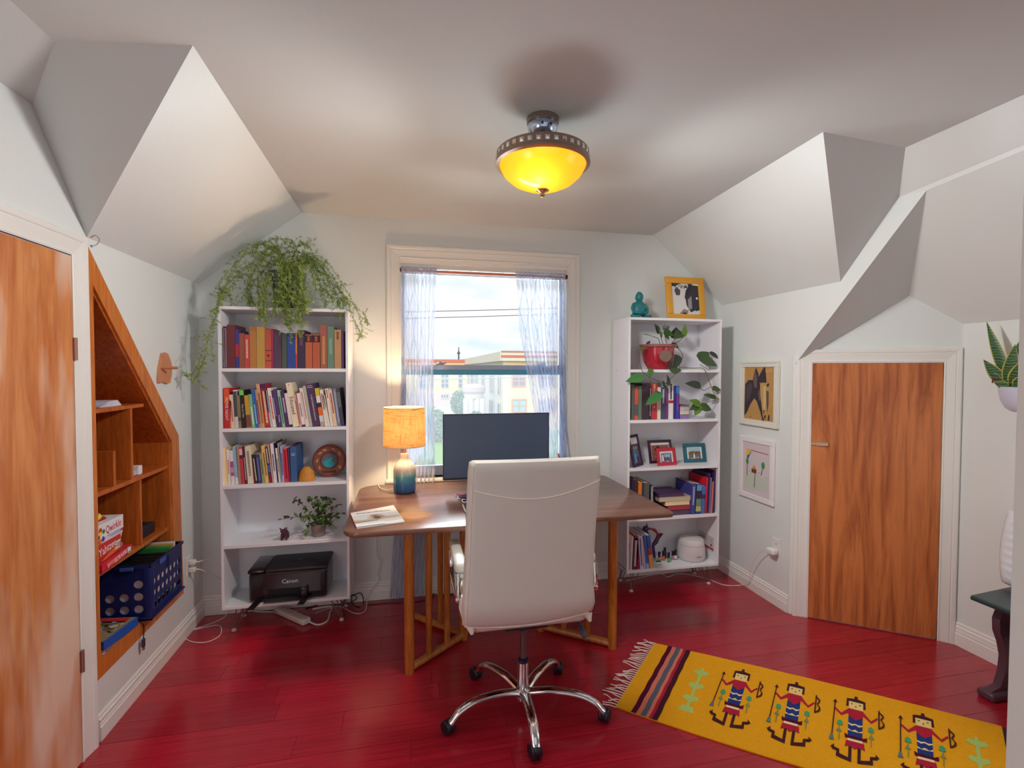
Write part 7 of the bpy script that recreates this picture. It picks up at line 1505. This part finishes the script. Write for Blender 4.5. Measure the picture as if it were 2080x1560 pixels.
# far wing with red coping
Yw = 78.0; zf = EX(900, 730, Yw).z; xl_, xr_ = EX(420, 730, Yw).x, EX(946, 730, Yw).x
fw = thing('far_wing', ((xl_+xr_)/2, Yw, GZ), 'yellow brick wing with red coping farther back behind the lawn', 'building')
part('brick_wall', mat((232, 206, 154), .85, vary=.05, scale=3, spec=.1), fw, lambda m: m.prism([(xl_, Yw, GZ+2.2), (xr_+3, Yw, GZ+2.2), (xr_+3, Yw, zf), (xl_, Yw, zf)], (0, .5, 0)), 0)
part('base_wall', mat((206, 178, 176), .85, vary=.1, scale=3, spec=.1), fw, lambda m: m.prism([(xl_, Yw, GZ), (xr_+3, Yw, GZ), (xr_+3, Yw, GZ+2.2), (xl_, Yw, GZ+2.2)], (0, .5, 0)), 0)
for za, zb_ in ((0, .5), (.9, 1.15)): part('coping_band', COP, fw, lambda m: m.prism([(xl_, Yw-.1, zf-zb_), (xr_+3, Yw-.1, zf-zb_), (xr_+3, Yw-.1, zf-za), (xl_, Yw-.1, zf-za)], (0, .1, 0)), 0)
win_front(895, 757, 912, 789, Yw, 2, 3, fw, WFR); win_front(930, 757, 940, 789, Yw, 1, 3, fw, WFR); win_front(895, 800, 912, 810, Yw, 3, 1, fw, WFR); win_front(850, 757, 868, 789, Yw, 2, 3, fw, WFR); win_front(875, 757, 882, 789, Yw, 1, 3, fw, WFR)
an = EX(933, 722, Yw)
tag(single('roof_vent', mat((90, 80, 84), .7), lambda m: m.lathe((an.x, Yw+1, zf), [(.12, 0), (.12, .9), (.3, 1.0), (.1, 1.3), (.06, 2.0), (0, 2.05)], 10), 'thin grey vent pipe on the roof of the far wing', 'vent'), None)
def bush(x, y, Y, r, h, label, name='shrub', cols=(86, 130, 100)):
    c = EX(x, y, Y); rb = random.Random(int(x)); m = MB()
    for k in range(900):
        d = Vector((rb.gauss(0, 1), rb.gauss(0, 1), rb.gauss(0, 1))).normalized()*rb.uniform(.7, 1); p = Vector((c.x+d.x*r, Y+d.y*r, GZ+h/2+d.z*h/2)); s = Vector((rb.gauss(0, 1), rb.gauss(0, 1), rb.gauss(0, 1))).normalized()*.16; q = s.orthogonal().normalized()*.14
        m.add([p-s, p+q, p+s, p-q], [(0, 1, 2, 3)])
    o = m.build(name, mat(cols, .8, vary=.25, scale=1.2, spec=.1), None, 0, (c.x, Y, GZ), solid=1); return tag(o, label, 'shrub')
bush(937, 815, 62, 1.4, 3.4, 'round green shrub on the lawn left of the entrance porch')
bush(967, 830, 47, .9, 1.8, 'low dark green shrub between the porch columns')
bush(886, 820, 40, 1.0, 2.6, 'grey green shrub at the edge of the left curtain outside', cols=(110, 140, 110))
for k, (ya, yb, z_, lab) in enumerate(((632, 626, 24, 'upper black overhead wire crossing the sky'), (646, 637, 24, 'lower black overhead wire crossing the sky'), (771, 763, 24, 'pale overhead wire crossing before the far brick wing'))):
    A_ = EX(700, ya+4, z_); B_ = EX(1300, yb-5, z_)
    tag(single('overhead_wire', mat((60, 56, 70) if k < 2 else (150, 160, 180), .6), lambda m: m.tube([A_, A_.lerp(B_, .25)-Vector((0, 0, .02)), A_.lerp(B_, .5)-Vector((0, 0, .03)), A_.lerp(B_, .75)-Vector((0, 0, .02)), B_], .016 if k < 2 else .028, 5), lab, 'wire', 'overhead wires'), None)

# ------------------------------------------------------------------ lettering becomes plain meshes
dg_ = bpy.context.evaluated_depsgraph_get(); dg_.update()
for o in FONTS:
    me = bpy.data.meshes.new_from_object(o.evaluated_get(dg_)); nm = o.name
    par = o.parent; ml = o.matrix_local.copy(); bpy.data.objects.remove(o)
    n = bpy.data.objects.new('lettering', me); C.objects.link(n); n.parent = par; n.matrix_local = ml
